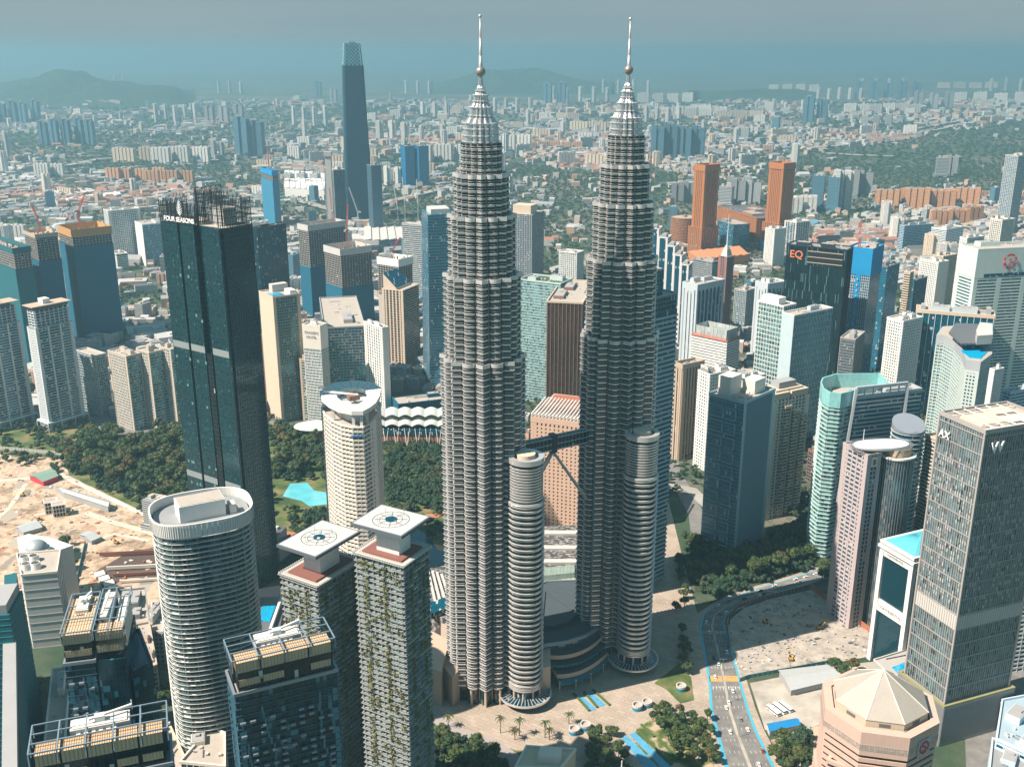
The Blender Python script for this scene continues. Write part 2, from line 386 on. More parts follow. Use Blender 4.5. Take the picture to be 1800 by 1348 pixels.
def twin(x, y, bx, by, rot, label, blabel_side):
    t = thing('skyscraper', label, 'skyscraper', (x, y, 0)); c = (x, y)
    secs = [(0, 245, 27.8), (245, 298, 24.8), (298, 335, 21.3), (335, 360, 17.4), (360, 380, 13.2)]
    gl = MB(); bands = MB(); shade = MB(); ledge = MB()
    for si, (z0, z1, r) in enumerate(secs):
        G0 = shift(star(r - .7, rot), c); gl.prism(G0, z0 if si == 0 else z0 - 1, z1, True)
        nf = max(1, round((z1 - z0 - (12 if si == 0 else 0)) / 4.08)); zs = z0 + (12 if si == 0 else 0); fh = (z1 - zs) / nf
        A, B, D, E_ = shift(star(r - .7, rot), c), shift(star(r, rot), c), shift(star(r + .75, rot), c), shift(star(r + .15, rot), c)
        for k in range(nf):
            z = zs + k * fh
            bands.loft([A, B, B, A], [z - .01, z, z + 1.0, z + 1.01], False)
            shade.loft([B, D, D, B], [z + 1.04, z + 1.14, z + 1.32, z + 1.52], False)
            shade.loft([A, E_, E_, A], [z + 2.42, z + 2.47, z + 2.64, z + 2.69], False)
        if si: 
            ro = secs[si-1][2]
            ledge.ring(shift(star(r - 1.2, rot), c), shift(star(ro + .5, rot), c), z0 - .2, z0 + 1.3, False)
            ledge.ring(shift(star(ro - .6, rot), c), shift(star(ro + .3, rot), c), z0 + 1.3, z0 + 2.4)
    gl.build('glazing', petglass, t); bands.build('spandrel_band', steel, t); shade.build('sunshade', steel, t); ledge.build('setback_ledge', steel, t)
    # slim vertical posts in the recessed channels
    po = MB()
    for (z0, z1, r) in secs:
        for k in range(8):
            for s_ in (-1, 1):
                a = rot + R(45 * k + 22.5 + s_ * 11.6); po.box(x + math.cos(a) * (r * .80), y + math.sin(a) * (r * .80), z0, .9, .9, z1 - z0, a)
    po.build('channel_post', paint('bronze_post', (.34, .25, .20), .4, metal=.5), t)
    # columns of the open ground storeys
    # steel crown: fluted tiers narrowing to the ball and mast
    cr = MB(); prof = [(380, 10.8), (391, 10.3), (394.5, 8.2), (395, 7.2), (400.2, 6.8), (403, 5.0), (403.4, 4.5), (407.2, 4.3), (409, 3.1), (409.3, 2.7), (411.6, 2.5), (413, 1.6), (417, 1.3), (418, 1.0)]
    S_ = lambda r: [(p[0], p[1]) for p in shift(star(r, rot, 6), c)]
    cr.loft([S_(r) for z, r in prof], [z for z, r in prof]); cro = cr.build('crown', paint('crown_steel', (.62, .60, .59), .25, metal=.75, var=.15), t)
    rg = MB()
    for z, r in ((380.4, 11.5), (384, 11.3), (388, 11.0), (391.2, 10.9), (395.6, 7.5), (400.3, 7.1), (403.8, 4.8), (407.3, 4.6), (409.8, 3.0)):
        rg.loft([S_(r), S_(r + .35), S_(r + .35), S_(r)], [z, z + .15, z + .6, z + .8], False)
    rg.build('ring', steel, cro)
    bl = MB(); bl.sphere((x, y, 421), 2.9, 20, 14); bl.build('ball', paint('ball_steel', (.36, .31, .28), .4, metal=.6), t, True)
    br = MB()
    for k in range(9): br.cyl(x, y, 418.7 + k * .52, 418.7 + k * .52 + .12, math.sqrt(max(.01, 2.95**2 - (418.76 + k*.52 - 421)**2)) + .06, n=20, top=False)
    ms = MB(); ms.cyl(x, y, 423.4, 430, 1.15, .95, 12); ms.cyl(x, y, 430, 440, .92, .72, 12); ms.cyl(x, y, 440, 451, .68, .32, 10); ms.build('mast', paint('mast_grey', (.50, .47, .45), .4, metal=.4), t, True)
    tb = MB(); tb.sphere((x, y, 452), 1.0, 10, 8); tb.build('finial_ball', steel, t, True)
    # the round bustle beside the tower
    bu = MB(); bb = MB(); N = 48
    circ = lambda r: [(bx + math.cos(2*math.pi*i/N) * r, by + math.sin(2*math.pi*i/N) * r) for i in range(N)]
    bu.prism(circ(10.9), 14, 182.5, True); bo = bu.build('round_annexe', petglass, t)
    nf = 41
    for k in range(nf):
        z = 16 + k * 3.98
        if z > 178: break
        if z < 152:
            bb.loft([circ(10.9), circ(11.7), circ(11.7), circ(10.9)], [z, z + .02, z + 1.5, z + 1.52], False)
            bb.loft([circ(11.7), circ(12.6), circ(12.6), circ(11.7)], [z + 1.55, z + 1.68, z + 1.95, z + 2.2], False)
        else:
            for q in (0, 2.0): bb.loft([circ(10.7), circ(11.4), circ(11.4), circ(10.7)], [z + q, z + q + .1, z + q + 1.1, z + q + 1.2], False)
    for q in range(4): bb.loft([circ(10.9), circ(12.4 - q*.1), circ(12.4 - q*.1), circ(10.9)], [15 + q*1.3 - 1.5, 15 + q*1.3 - 1.4, 15 + q*1.3 - .7, 15 + q*1.3 - .6], False)
    bb.ring(circ(10.9), circ(12.2), 151, 154, False); bb.ring(circ(8.6), circ(11.9), 180.5, 184)
    bb.build('steel_band', steel, bo)
    dk = MB(); dk.cap(circ(8.7), 182.6); dk.build('roof', roofg, bo)
    pl = MB(); pl.cyl(bx, by, 182.7, 185.6, 6.2, n=28); pl.build('roof_disc', cream, bo); cr_ = MB(); cr_.box(bx-7.4, by+2, 182.7, 1.2, 1.0, 2.6); cr_.bar((bx-7.4, by+2, 185.2), (bx-5.5, by-2, 185.5), .35); cr_.build('roof_crane', white, bo)
    # link block between shaft and bustle
    ux, uy = bx - x, by - y; L = math.hypot(ux, uy); ux /= L; uy /= L; px_, py_ = -uy, ux
    a_ = (x + ux * 17, y + uy * 17); b_ = (x + ux * 24, y + uy * 24)
    Z = [(a_[0]+px_*9, a_[1]+py_*9), (a_[0]-px_*9, a_[1]-py_*9), (b_[0]-px_*8, b_[1]-py_*8), (b_[0]+px_*8, b_[1]+py_*8)]
    lk = MB(); lb = MB(); lk.prism(Z, 0, 181, True); lo = lk.build('link_block', petglass, t); z = 12
    while z < 178: lb.ring(Z, offset(Z, .8), z, z + 1.5, False); lb.ring(Z, offset(Z, 1.4), z + 1.6, z + 1.9, False); z += 3.98
    lb.ring(offset(Z, -.4), offset(Z, .9), 180, 182.2); lb.build('steel_band', steel, lo)
    # open base: columns, glass lobby and ring canopy with radial beams
    lob = MB(); lob.cyl(bx, by, 0, 14.2, 9.6, n=32, top=False); lob.build('lobby_glass', dkglass, t)
    tn = paint('column_cladding', (.60, .44, .33), .5)
    for k in range(10):
        a = 2*math.pi*k/10 + .2; cb = MB(); cb.cyl(bx + math.cos(a) * 11, by + math.sin(a) * 11, 0, 14.3, .75, n=10); cb.build('column', tn, t)
    cn = MB()
    ci = lambda r, zz: [(bx + math.cos(2*math.pi*i/N) * r, by + math.sin(2*math.pi*i/N) * r) for i in range(N)]
    cn.ring(ci(17.8, 0), ci(18.8, 0), 5.4, 6.6)
    for k in range(40):
        a = 2*math.pi*k/40; cn.bar((bx + math.cos(a)*11.5, by + math.sin(a)*11.5, 7.6), (bx + math.cos(a)*18, by + math.sin(a)*18, 6.2), .45, .5)
    cno = cn.build('canopy', steel, t); cg = MB(); cg.ring(ci(11.2, 0), ci(17.8, 0), 5.7, 5.8); cg.build('canopy_glass', dkglass, cno)
    for si, r in ((0, 28.0),):
        for k in range(8):
            for dr, off in ((r * .97, 0), (r * .93, 22.5)):
                a = rot + R(45 * k + off); cc = MB(); cc.cyl(x + math.cos(a) * dr, y + math.sin(a) * dr, 0, 12, .9, n=10, top=False); cc.build('column', tn, t)
    return t
T1, B1, T2, B2 = (-18.6, 636.0), (9.0, 618.0), (75.0, 690.0), (89.5, 661.0)
ROT1 = math.atan2(B1[1]-T1[1], B1[0]-T1[0]) + R(0)
twin(*T1, *B1, ROT1 - R(33.5+22.5), 'nearer silver banded twin skyscraper with mast and round annexe, left of the bridge', '')
twin(*T2, *B2, ROT1 - R(33.5+22.5) + R(8), 'farther silver banded twin skyscraper with mast and round annexe, right of the bridge', '')
# skybridge on its splayed legs
sb = thing('skybridge', 'two-storey steel footbridge on two splayed legs high between the twin towers', 'footbridge', (28, 663, 0))
def on(t, off=0.0, z=0.0):
    dx, dy = T2[0]-T1[0], T2[1]-T1[1]; L = math.hypot(dx, dy); dx /= L; dy /= L
    s = 22 + (L - 44) * t; return (T1[0] + dx*s - dy*off, T1[1] + dy*s + dx*off, z)
m = MB(); q = [on(0, 2.3)[:2], on(0, -2.3)[:2], on(1, -2.3)[:2], on(1, 2.3)[:2]]
m.prism(q, 171, 179.4, True, True); m.build('bridge_body', blackglass, sb)
m = MB(); Oq = offset(q, .35)
for z, hh in ((170.4, 1.1), (174.7, .7), (179.2, .9)): m.ring(offset(q, -.5), Oq, z, z + hh)
for k in range(23):
    for s_ in (-1, 1): p = on(k / 22, s_ * 2.45); m.box(p[0], p[1], 171.5, .25, .25, 7.7)
m.build('bridge_frame', paint('bridge_steel', (.32, .38, .42), .5), sb)
m = MB()
for k in range(24): m.bar(on(k/23, -2.2, 180.3), on(k/23, 2.2, 180.3), .5, .3)
m.bar(on(0, 0, 180.6), on(1, 0, 180.6), 1.6, .4); m.build('bridge_roof', grey, sb)
m = MB(); p = on(.5); m.box(p[0], p[1], 168.5, 4.2, 5.6, 13.2, math.atan2(T2[1]-T1[1], T2[0]-T1[0])); m.build('centre_joint', dark, sb)
for s_, e in ((-1, 0.0), (1, 1.0)):
    for of in (-2.0, 2.0):
        m = MB(); A = on(.5, of * .6, 169); B = on(.0 + .02 if e == 0 else .98, of, 124)
        m.bar(A, B, 1.1, 1.1); m.build('leg', pale, sb)
# ------------------------------------------------------------------ placing buildings by a roof corner
def fq(F, h, dirdeg, xL, xR):
    """Rectangle with its front corner seen at pixel F at height h; right face runs towards dirdeg; both far corners seen at columns xL, xR."""
    X, Y = at(*F, h); dep = Y * math.cos(PITCH) - (h - CAM_Z) * math.sin(PITCH)
    def ln(dx, dy, px):
        k = (px - 900) / FPX; return (k * dep - X) / (dx - k * dy * math.cos(PITCH))
    a = R(dirdeg); lr = ln(math.cos(a), math.sin(a), xR); ll = ln(-math.sin(a), math.cos(a), xL)
    f = (X, Y); r = (X + math.cos(a)*lr, Y + math.sin(a)*lr); l = (X - math.sin(a)*ll, Y + math.cos(a)*ll)
    return [l, f, r, (l[0]+r[0]-X, l[1]+r[1]-Y)]
def fql(F, h, dirdeg, ll, lr):
    X, Y = at(*F, h); a = R(dirdeg); r = (X + math.cos(a)*lr, Y + math.sin(a)*lr); l = (X - math.sin(a)*ll, Y + math.cos(a)*ll)
    return [l, (X, Y), r, (l[0]+r[0]-X, l[1]+r[1]-Y)]
def ppx(pts, h): return [at(x, y, h) for x, y in pts]
def supell(c, a, b, rot, e=2.6, n=48):
    P = []
    for i in range(n):
        t = 2*math.pi*i/n; x = a * abs(math.cos(t))**(2/e) * (1 if math.cos(t) >= 0 else -1); y = b * abs(math.sin(t))**(2/e) * (1 if math.sin(t) >= 0 else -1)
        P.append((c[0] + x*math.cos(rot) - y*math.sin(rot), c[1] + x*math.sin(rot) + y*math.cos(rot)))
    return P
def facetext(s, Q, side, u, z, size, mat, parent, off=1.0, depth=.3, name='sign_letters', align='CENTER'):
    P, q = Q[side], Q[(side+1) % len(Q)]; L = math.dist(P, q); dx, dy = (q[0]-P[0])/L, (q[1]-P[1])/L
    cu = bpy.data.curves.new(name, 'FONT'); cu.body = s; cu.size = size; cu.extrude = depth; cu.align_x = align; cu.align_y = 'CENTER'
    cu.offset = size * .012
    o = bpy.data.objects.new(name, cu); C.objects.link(o); cu.materials.append(mat); o.parent = parent
    l = rootloc(parent); o.location = (P[0]+dx*u*L+dy*off-l[0], P[1]+dy*u*L-dx*off-l[1], z-l[2]); o.rotation_euler = (R(90), 0, math.atan2(dy, dx))
    return o
def pergola(root, Q, z, nu, nv, mat, w=.5, hpost=5.0, name='roof_frame'):
    m = MB()
    for i in range(nu + 1): m.bar((*qp(Q, i/nu, 0), z+hpost), (*qp(Q, i/nu, 1), z+hpost), w)
    for j in range(nv + 1): m.bar((*qp(Q, 0, j/nv), z+hpost+.02), (*qp(Q, 1, j/nv), z+hpost+.02), w*.96)
    for i in range(nu + 1):
        for j in (0, 1): p = qp(Q, i/nu, j); m.box(p[0], p[1], z, w*.8, w*.8, hpost)
    for j in range(1, nv):
        for i in (0, 1): p = qp(Q, i, j/nv); m.box(p[0], p[1], z, w*.8, w*.8, hpost)
    return m.build(name, mat, root)
def slabbox(root, Q, z0, z1, mat, name, parent=None):
    m = MB(); m.prism(Q, z0, z1, True, True); return m.build(name, mat, parent or root)
wsign = paint('white_sign', (.85, .85, .85), streak=False); rsign = paint('red_sign', (.62, .04, .05), streak=False)
bluepool = newmat('pool_water')
def pool_mat():
    m, n, b = bluepool; f = noise(n, .8, 3, coord(n)); c = ramp(n, f, [(.3, (.0, .20, .42)), (.7, (.02, .42, .62))])
    n.links.new(c, b.inputs['Base Color']); b.inputs['Roughness'].default_value = .08; M['pool_water'] = m; return m
poolw = pool_mat()
# ---- tall dark hotel tower on the left
Q = fq((392, 402), 306, 56, 288, 443)
def four():
    h = 306; t = tower('skyscraper', 'very tall dark green glass hotel tower with black lattice crown left of the twin towers', 'skyscraper', Q, h, fh=3.8, bh=.35, fs=3.4, fw=.16, dep=.22, gl=greenglass, wall=dark, par=0, plant=1,
              sides={1: dict(bh=.5, fs=2.4, fw=.2)}, roofm=roofc)
    # projecting glass volumes on the left face with deep dark slots between them
    m = MB(); L = lambda v: qp(Q, 0, v)
    P0, P1 = Q[0], Q[1]; n_ = (-math.cos(rang(Q)), -math.sin(rang(Q)))
    def vol(v0, v1, z1, d, nm, mat):
        a, b_ = lerp(P1, P0, v1), lerp(P1, P0, v0)
        q = [(a[0]+0*n_[0], a[1]), (a[0]+n_[0]*d, a[1]+n_[1]*d), (b_[0]+n_[0]*d, b_[1]+n_[1]*d), (b_[0], b_[1])]
        mm = MB(); mm.prism(q, 0, z1, True); o = mm.build(nm, mat, t)
        f = MB(); z = 4
        while z < z1 - 1: f.ring(q, offset(q, .16), z, z + .3, False); z += 3.8
        k = int(math.dist(a, b_) / 1.8)
        for j in range(k + 1):
            p = lerp(q[1], q[2], j / k); f.box(p[0] + n_[0]*.1, p[1] + n_[1]*.1, 0, .12, .12, z1)
        f.build('mullion', dark, o); return q
    vol(.02, .30, 306 - .3, 3.0, 'glass_bay', greenglass); vol(.42, .66, 306.2, 4.0, 'glass_bay', greenglass); vol(.70, .985, 306.2, 4.0, 'glass_bay', greenglass)
    vol(.32, .41, 205, 3.4, 'glass_bay', blackglass)
    for z in (205, 92): 
        m = MB(); o = offset(Q, 4.15); a, b_ = lerp(P1, P0, .985), lerp(P1, P0, .02)
        for v0, v1 in ((.03, .30), (.42, .66), (.70, .98)):
            A, B_ = lerp(P1, P0, v1), lerp(P1, P0, v0); dd = 3.2 if v0 < .1 else 4.2
            m.wall((A[0]+n_[0]*dd, A[1]+n_[1]*dd), (B_[0]+n_[0]*dd, B_[1]+n_[1]*dd), z, z + 5.5)
        m.build('service_floor', paint('service_band', (.24, .27, .27)), t)
    m = MB(); rr = random.Random(4)
    for k in range(26):
        v = rr.choice([rr.uniform(.43, .65), rr.uniform(.71, .97)]); z = 2 + 3.8 * rr.choice([rr.randint(8, 78), rr.choice((22, 51, 27))]); A = lerp(P1, P0, v); B_ = lerp(P1, P0, v - .03)
        m.wall((A[0]+n_[0]*4.25, A[1]+n_[1]*4.25), (B_[0]+n_[0]*4.25, B_[1]+n_[1]*4.25), z, z + 2.4)
    m.build('blind', paint('pale_blind', (.10, .22, .21)), t)
    # lattice crown
    def lattice(q, z0, z1, nm='crown_lattice'):
        mm = MB(); n = len(q)
        for i in range(n - 1):
            a, b_ = q[i], q[i+1]; L_ = math.dist(a, b_); k = max(2, int(L_ / 1.55))
            for j in range(k + 1):
                p = lerp(a, b_, j/k); e = .34 if j % 3 else .55; mm.box(p[0], p[1], z0, e, e, z1 - z0 - (rr.random() * 1.5 if j % 3 else 0), 0)
            zz = z0 + 2
            while zz < z1: mm.bar((*a, zz), (*b_, zz), .35, .4); zz += 5.2
        return mm.build(nm, dark, t)
    o = offset(Q, 3.4); a = lerp(P1, P0, .98); g = lambda v, d: (lerp(P1, P0, v)[0] + n_[0]*d, lerp(P1, P0, v)[1] + n_[1]*d)
    i_ = lambda v, u: qp(Q, u, v)
    lattice([i_(.99, .8), i_(.99, .05), g(.98, 4), g(.44, 4), i_(.44, .1), i_(.44, .35)], 306, 323); lattice([i_(.99, .12), i_(.5, .12)], 306, 321)
    lattice([i_(.42, .9), i_(.42, .0), i_(.40, -.0)], 306, 334); lattice([g(.04, 2), i_(0, 0), i_(0, .98), i_(.42, .98)], 306, 327); lattice([i_(.02, .3), i_(.42, .3)], 306, 333); lattice([i_(.42, .98), i_(.95, .98)], 306, 326)
    slabbox(t, sub(Q, .3, .75, .12, .4), 306, 319, pale, 'plant_room')
    m = MB(); m.bar((*qp(Q, .2, .35), 320), (*qp(Q, .9, .1), 322), .6); m.bar((*qp(Q, .5, .45), 320), (*qp(Q, .5, .0), 321), .6); m.build('roof_gantry', white, t)
    facetext('FOUR SEASONS', [g(.98, 4), g(.44, 4), (0, 0), (0, 0)], 0, .62, 309.2, 5.0, wsign, t, .7)
    # white leaf emblem
    m = MB(); P = g(.62, 4.6); dx, dy = (P1[0]-P0[0]), (P1[1]-P0[1]); L_ = math.hypot(dx, dy); dx /= L_; dy /= L_
    pt = lambda u, z: (P[0] + dx*u, P[1] + dy*u, z)
    m.bar(pt(0, 311.5), pt(0, 324), .3)
    for k in range(6):
        z = 313 + k * 1.7; w_ = 3.2 - abs(k - 1.5) * .55
        for s_ in (-1, 1): m.bar(pt(0, z), pt(s_ * w_, z + 2.2), .55, .3)
    m.build('leaf_emblem', wsign, t)
    # lower podium with pool
    return t
four()
# ---- rounded white balcony tower, front left
c0 = at(353, 890, 170)
def roundcondo():
    P = supell(c0, 28, 23, R(24), 2.9, 56); h = 165
    rg_ = glass('condo_glass', (.10, .18, .19), 2.4, 3.3, var=.8, lit=.28, litc=(.018, .04, .055), metal=.25, rough=.2)
    t = tower('apartment_tower', 'white rounded apartment tower with curved balcony floors and open oval roof parapet', 'apartment tower', P, h, fh=3.3, bh=.0, fs=0, gl=rg_, wall=white, par=0, plant=0, roofm=roofg)
    m = MB(); z = 6; k = 0
    O1 = [(p[0], p[1]) for p in offset(P, 1.35)]
    while z < h - 3: m.ring(offset(P, -.3), O1, z, z + .30, False); z += 3.3
    m.build('balcony_slab', white, t)
    m = MB(); z = 6.4; O2, O3 = offset(P, 1.15), offset(P, 1.2)
    rr = random.Random(2)
    while z < h - 3:
        for i in range(56):
            if rr.random() < .8: a_, b_ = O2[i], O2[(i+1) % 56]; m.wall(a_, b_, z, z + 1.0)
        z += 3.3
    m.build('balustrade', glass('balustrade_glass', (.13, .20, .21), 1.2, 9, var=.3, lit=0, metal=.1, rough=.3), t)
    m = MB(); rr = random.Random(9)
    for i in range(56):      # partition walls between balconies
        if i % 3 == 0: a_, b_ = P[i], O2[i]; m.wall(a_, b_, 4, h - 4); m.wall(b_, a_, 4, h - 4)
    m.build('partition', white, t)
    m = MB(); z = 6.4
    while z < h - 4:
        for i in (37, 38, 40, 41, 43, 44, 31, 32):
            if rr.random() < .75: a_, b_ = offset(P, .08)[i], offset(P, .08)[i+1]; m.wall(lerp(a_, b_, .15), lerp(a_, b_, .85), z + .1, z + 2.7)
        z += 3.3
    m.build('window_glazing', paint('deep_window', (.012, .03, .045), .2), t)
    m = MB(); O4 = offset(P, 2.1); m.ring(offset(P, 1.2), O4, h - 3, h + 5.6); po = m.build('parapet', white, t)
    m = MB(); q = offset(P, 2.2)
    for i in range(56):
        for f in (0, .5): p = lerp(q[i], q[(i+1) % 56], f); m.box(p[0], p[1], h - 2.6, .25, .25, 7.6)
    m.build('rib', pale, po)
    b_ = None
    b_ = [(c0[0] + x*math.cos(R(28)) - y*math.sin(R(28)), c0[1] + x*math.sin(R(28)) + y*math.cos(R(28))) for x, y in ((-14, 8), (-14, -8), (13, -8), (13, 8))]
    o = slabbox(t, b_, h, h + 10.5, white, 'plant_room'); slabbox(t, offset(b_, -.6), h + 10.5, h + 10.8, roofc, 'roof_panel', o)
    m = MB(); m.box(c0[0]+17.6, c0[1]+4, h, 4, 7, 6, R(28)); m.build('stair_head', pale, t)
roundcondo()
# ---- white curved tower with canopy crown, right of the dark tower
def curved():
    h = 150; px = [(566, 705), (571, 717), (583, 727), (600, 735), (620, 739), (637, 739), (648, 733), (658, 725), (665, 712), (667, 698), (655, 690), (625, 686), (590, 690)]
    P = ppx(px, 158); 
    t = tower('apartment_tower', 'white curved tower with projecting window ledges and open crescent crown beside the park', 'apartment tower', P, h + 2, fh=3.7, bh=1.85, fs=4.2, fw=.35, dep=1.0, gl=glass('curved_glass', (.03, .06, .06), 3, 3.7, var=.8), wall=warmwhite, par=1.0, plant=0,
              sides={6: dict(solid=[.3]), 5: dict(bh=1.85)})
    # open storey and crescent canopy
    m = MB(); O = offset(P, -1.5)
    for i in (0, 2, 4, 5, 6, 8, 10, 11, 12): m.box(O[i][0], O[i][1], h + 3, 2.2, 2.2, 10)
    m.build('column', white, t)
    slabbox(t, inset(P, .6), h + 2, h + 11, white, 'plant_room')
    O1, O2 = offset(P, 1.6), inset(P, .55); m = MB(); m.ring(O2, O1, h + 13, h + 16.4); ro = m.build('crescent_canopy', white, t)
    m = MB(); 
    for i in range(len(P)):
        for f in (.25, .75):
            for q in (.25, .5, .75):
                a_ = lerp(lerp(O2[i], O2[(i+1) % len(P)], f), lerp(O1[i], O1[(i+1) % len(P)], f), q); m.box(a_[0], a_[1], h + 16.42, 1.2, 1.2, .05)
    m.build('opening_shade', slate, ro)  # dark squares painted for the shade inside the canopy's roof openings
    m = MB(); c = cen(P); m.box(c[0], c[1], h + 14, 9, 7, 4, .5); m.build('roof_room', brown, t)
    m = MB(); a_ = (*at(650, 686, 168), 168); b_ = (*at(566, 687, 168), 168); m.bar((c[0]+4, c[1], 168), (c[0]-26, c[1]+8, 168.6), 1.3, 1.3); m.bar((c[0]-26, c[1]+8, 167), (c[0]-26, c[1]+8, 172), .6); m.bar((c[0]-30, c[1]+8, 172), (c[0]-23, c[1]+8, 172), .5); m.build('window_cleaning_crane', white, t)
    Qs = [P[3], P[4], P[5], P[0]]
    facetext('MAXIS', [P[4], P[5]], 0, .5, h - 9, 3.4, paint('blue_sign', (.02, .25, .62), streak=False), t, 1.5) if False else facetext('ENABLIS', [P[4], P[5]], 0, .35, h - 4.5, 2.6, paint('blue_sign', (.02, .25, .62), streak=False), t, 1.4)
    return t
curved()
# ---- two planted towers with helipads
def green(Q, h, label):
    bg_ = glass('planted_glass', (.27, .37, .34), 1.5, 3.2, var=.8, lit=.3, litc=(.015, .06, .08), metal=.15, rough=.3)
    t = tower('apartment_tower', label, 'apartment tower', Q, h, fh=3.2, bh=.45, fs=3.6, fw=.25, dep=1.1, gl=bg_, wall=paint('weathered_concrete', (.26, .28, .27)), par=0, plant=0, seed=3)
    rr = random.Random(int(h)); W = lambda side, u, z, d: None
    fr = MB(); pl = MB(); z = 8
    while z < h - 4:
        for side in (0, 1):
            P, q = Q[side], Q[side+1]; L = math.dist(P, q); dx, dy = (q[0]-P[0])/L, (q[1]-P[1])/L; nx, ny = dy, -dx
            k = int(L / 3.6)
            for j in range(k):
                u = (j + .5) * L / k; off = rr.random() < .5
                if off: a_, b_ = u - 1.7, u + 1.7; fr.wall((P[0]+dx*a_+nx*1.5, P[1]+dy*a_+ny*1.5), (P[0]+dx*b_+nx*1.5, P[1]+dy*b_+ny*1.5), z + .4, z + 1.3)
                prob = .92 if (j % 3 == 1) else .22
                if side == 1: prob *= .8
                if rr.random() < prob:
                    for _ in range(16):
                        uu = u + rr.uniform(-1.3, 1.3); zz = z + rr.uniform(-.6, 2.4); dd = 1.5 + rr.uniform(-.2, .6); s_ = rr.uniform(.35, .95)
                        x, y = P[0]+dx*uu+nx*dd, P[1]+dy*uu+ny*dd; a = rr.uniform(0, 3.1)
                        pl.face([(x-s_*math.cos(a), y-s_*math.sin(a), zz), (x+s_*math.cos(a), y+s_*math.sin(a), zz+rr.uniform(-.2, .2)), (x+s_*.3, y, zz+s_*1.3)])
        z += 3.2
    fr.build('balustrade', glass('balustrade_glass2', (.24, .34, .32), 1.2, 9, var=.3, lit=0, metal=.1, rough=.35), t); tag(pl.build('climbing_plants', paint('yellow_green_leaf', (.20, .19, .05), .9, scale=1.0), t), kind='stuff')
    m = MB(); z = 6
    while z < h: m.ring(offset(Q, 1.0), offset(Q, 1.5), z, z + .1, False); z += 3.2
    m.build('balcony_ledge', grey, t)
    m = MB()
    for side in range(4):
        P, q = offset(Q, 1.9)[side], offset(Q, 1.9)[(side+1) % 4]; L = math.dist(P, q)
        for j in range(int(L / 1.5)): p = lerp(P, q, (j + .5) / int(L / 1.5)); m.box(p[0], p[1], h - .1, .7, .7, 1.1)
    m.ring(offset(Q, -.2), offset(Q, 2.1), h - .3, h + .15); m.build('roof_comb', pale, t)
    slabbox(t, offset(Q, -1.8), h + .15, h + 1.0, paint('dark_red_deck', (.22, .09, .07), .8), 'red_deck')
    d_ = sub(Q, .28, .74, .22, .72); slabbox(t, d_, h + 1, h + 15.5, white, 'lift_drum'); h = h + 5
    H = offset(Q, 4.3); H = inset(H, .86) ; o = slabbox(t, H, h + 10.6, h + 12.2, paint('helipad_edge', (.10, .12, .14)), 'helipad')
    slabbox(t, offset(H, -.9), h + 12.2, h + 12.32, paint('helipad_deck', (.50, .50, .48), scale=.3, var=.3), 'deck', o)
    m = MB(); c = cen(H); m.cyl(c[0], c[1], h + 12.32, h + 12.9, 3.0, n=18); m.build('rooflight', dkglass, o)
    m = MB()
    for k in range(8): a = 2*math.pi*k/8; m.bar((c[0]+math.cos(a)*3, c[1]+math.sin(a)*3, h+12.8), (c[0]+math.cos(a)*8.5, c[1]+math.sin(a)*8.5, h+12.5), .12)
    for k in range(4):
        a = 2*math.pi*k/4 + .5; x, y = c[0]+math.cos(a)*7.5, c[1]+math.sin(a)*7.5; m.bar((x, y, h+12.3), (x, y, h+16), .12); m.bar((x, y, h+15.8), (c[0]+math.cos(a)*3, c[1]+math.sin(a)*3, h+13), .06)
    CR = lambda r: [(c[0] + math.cos(2*math.pi*i/36)*r, c[1] + math.sin(2*math.pi*i/36)*r) for i in range(36)]
    m.ring(CR(9.3), CR(9.6), h + 12.33, h + 12.4); m.ring(CR(5.9), CR(6.1), h + 12.33, h + 12.4); m.build('deck_fittings', dark, o)
    return t
green(fq((707, 993), 186, 61, 628, 750), 186, 'taller planted tower under a square white helipad slab, nearer the twin towers')
green(fq((556, 1028), 168, 58, 498, 628), 168, 'lower planted tower under a square white helipad slab, left of its taller twin')
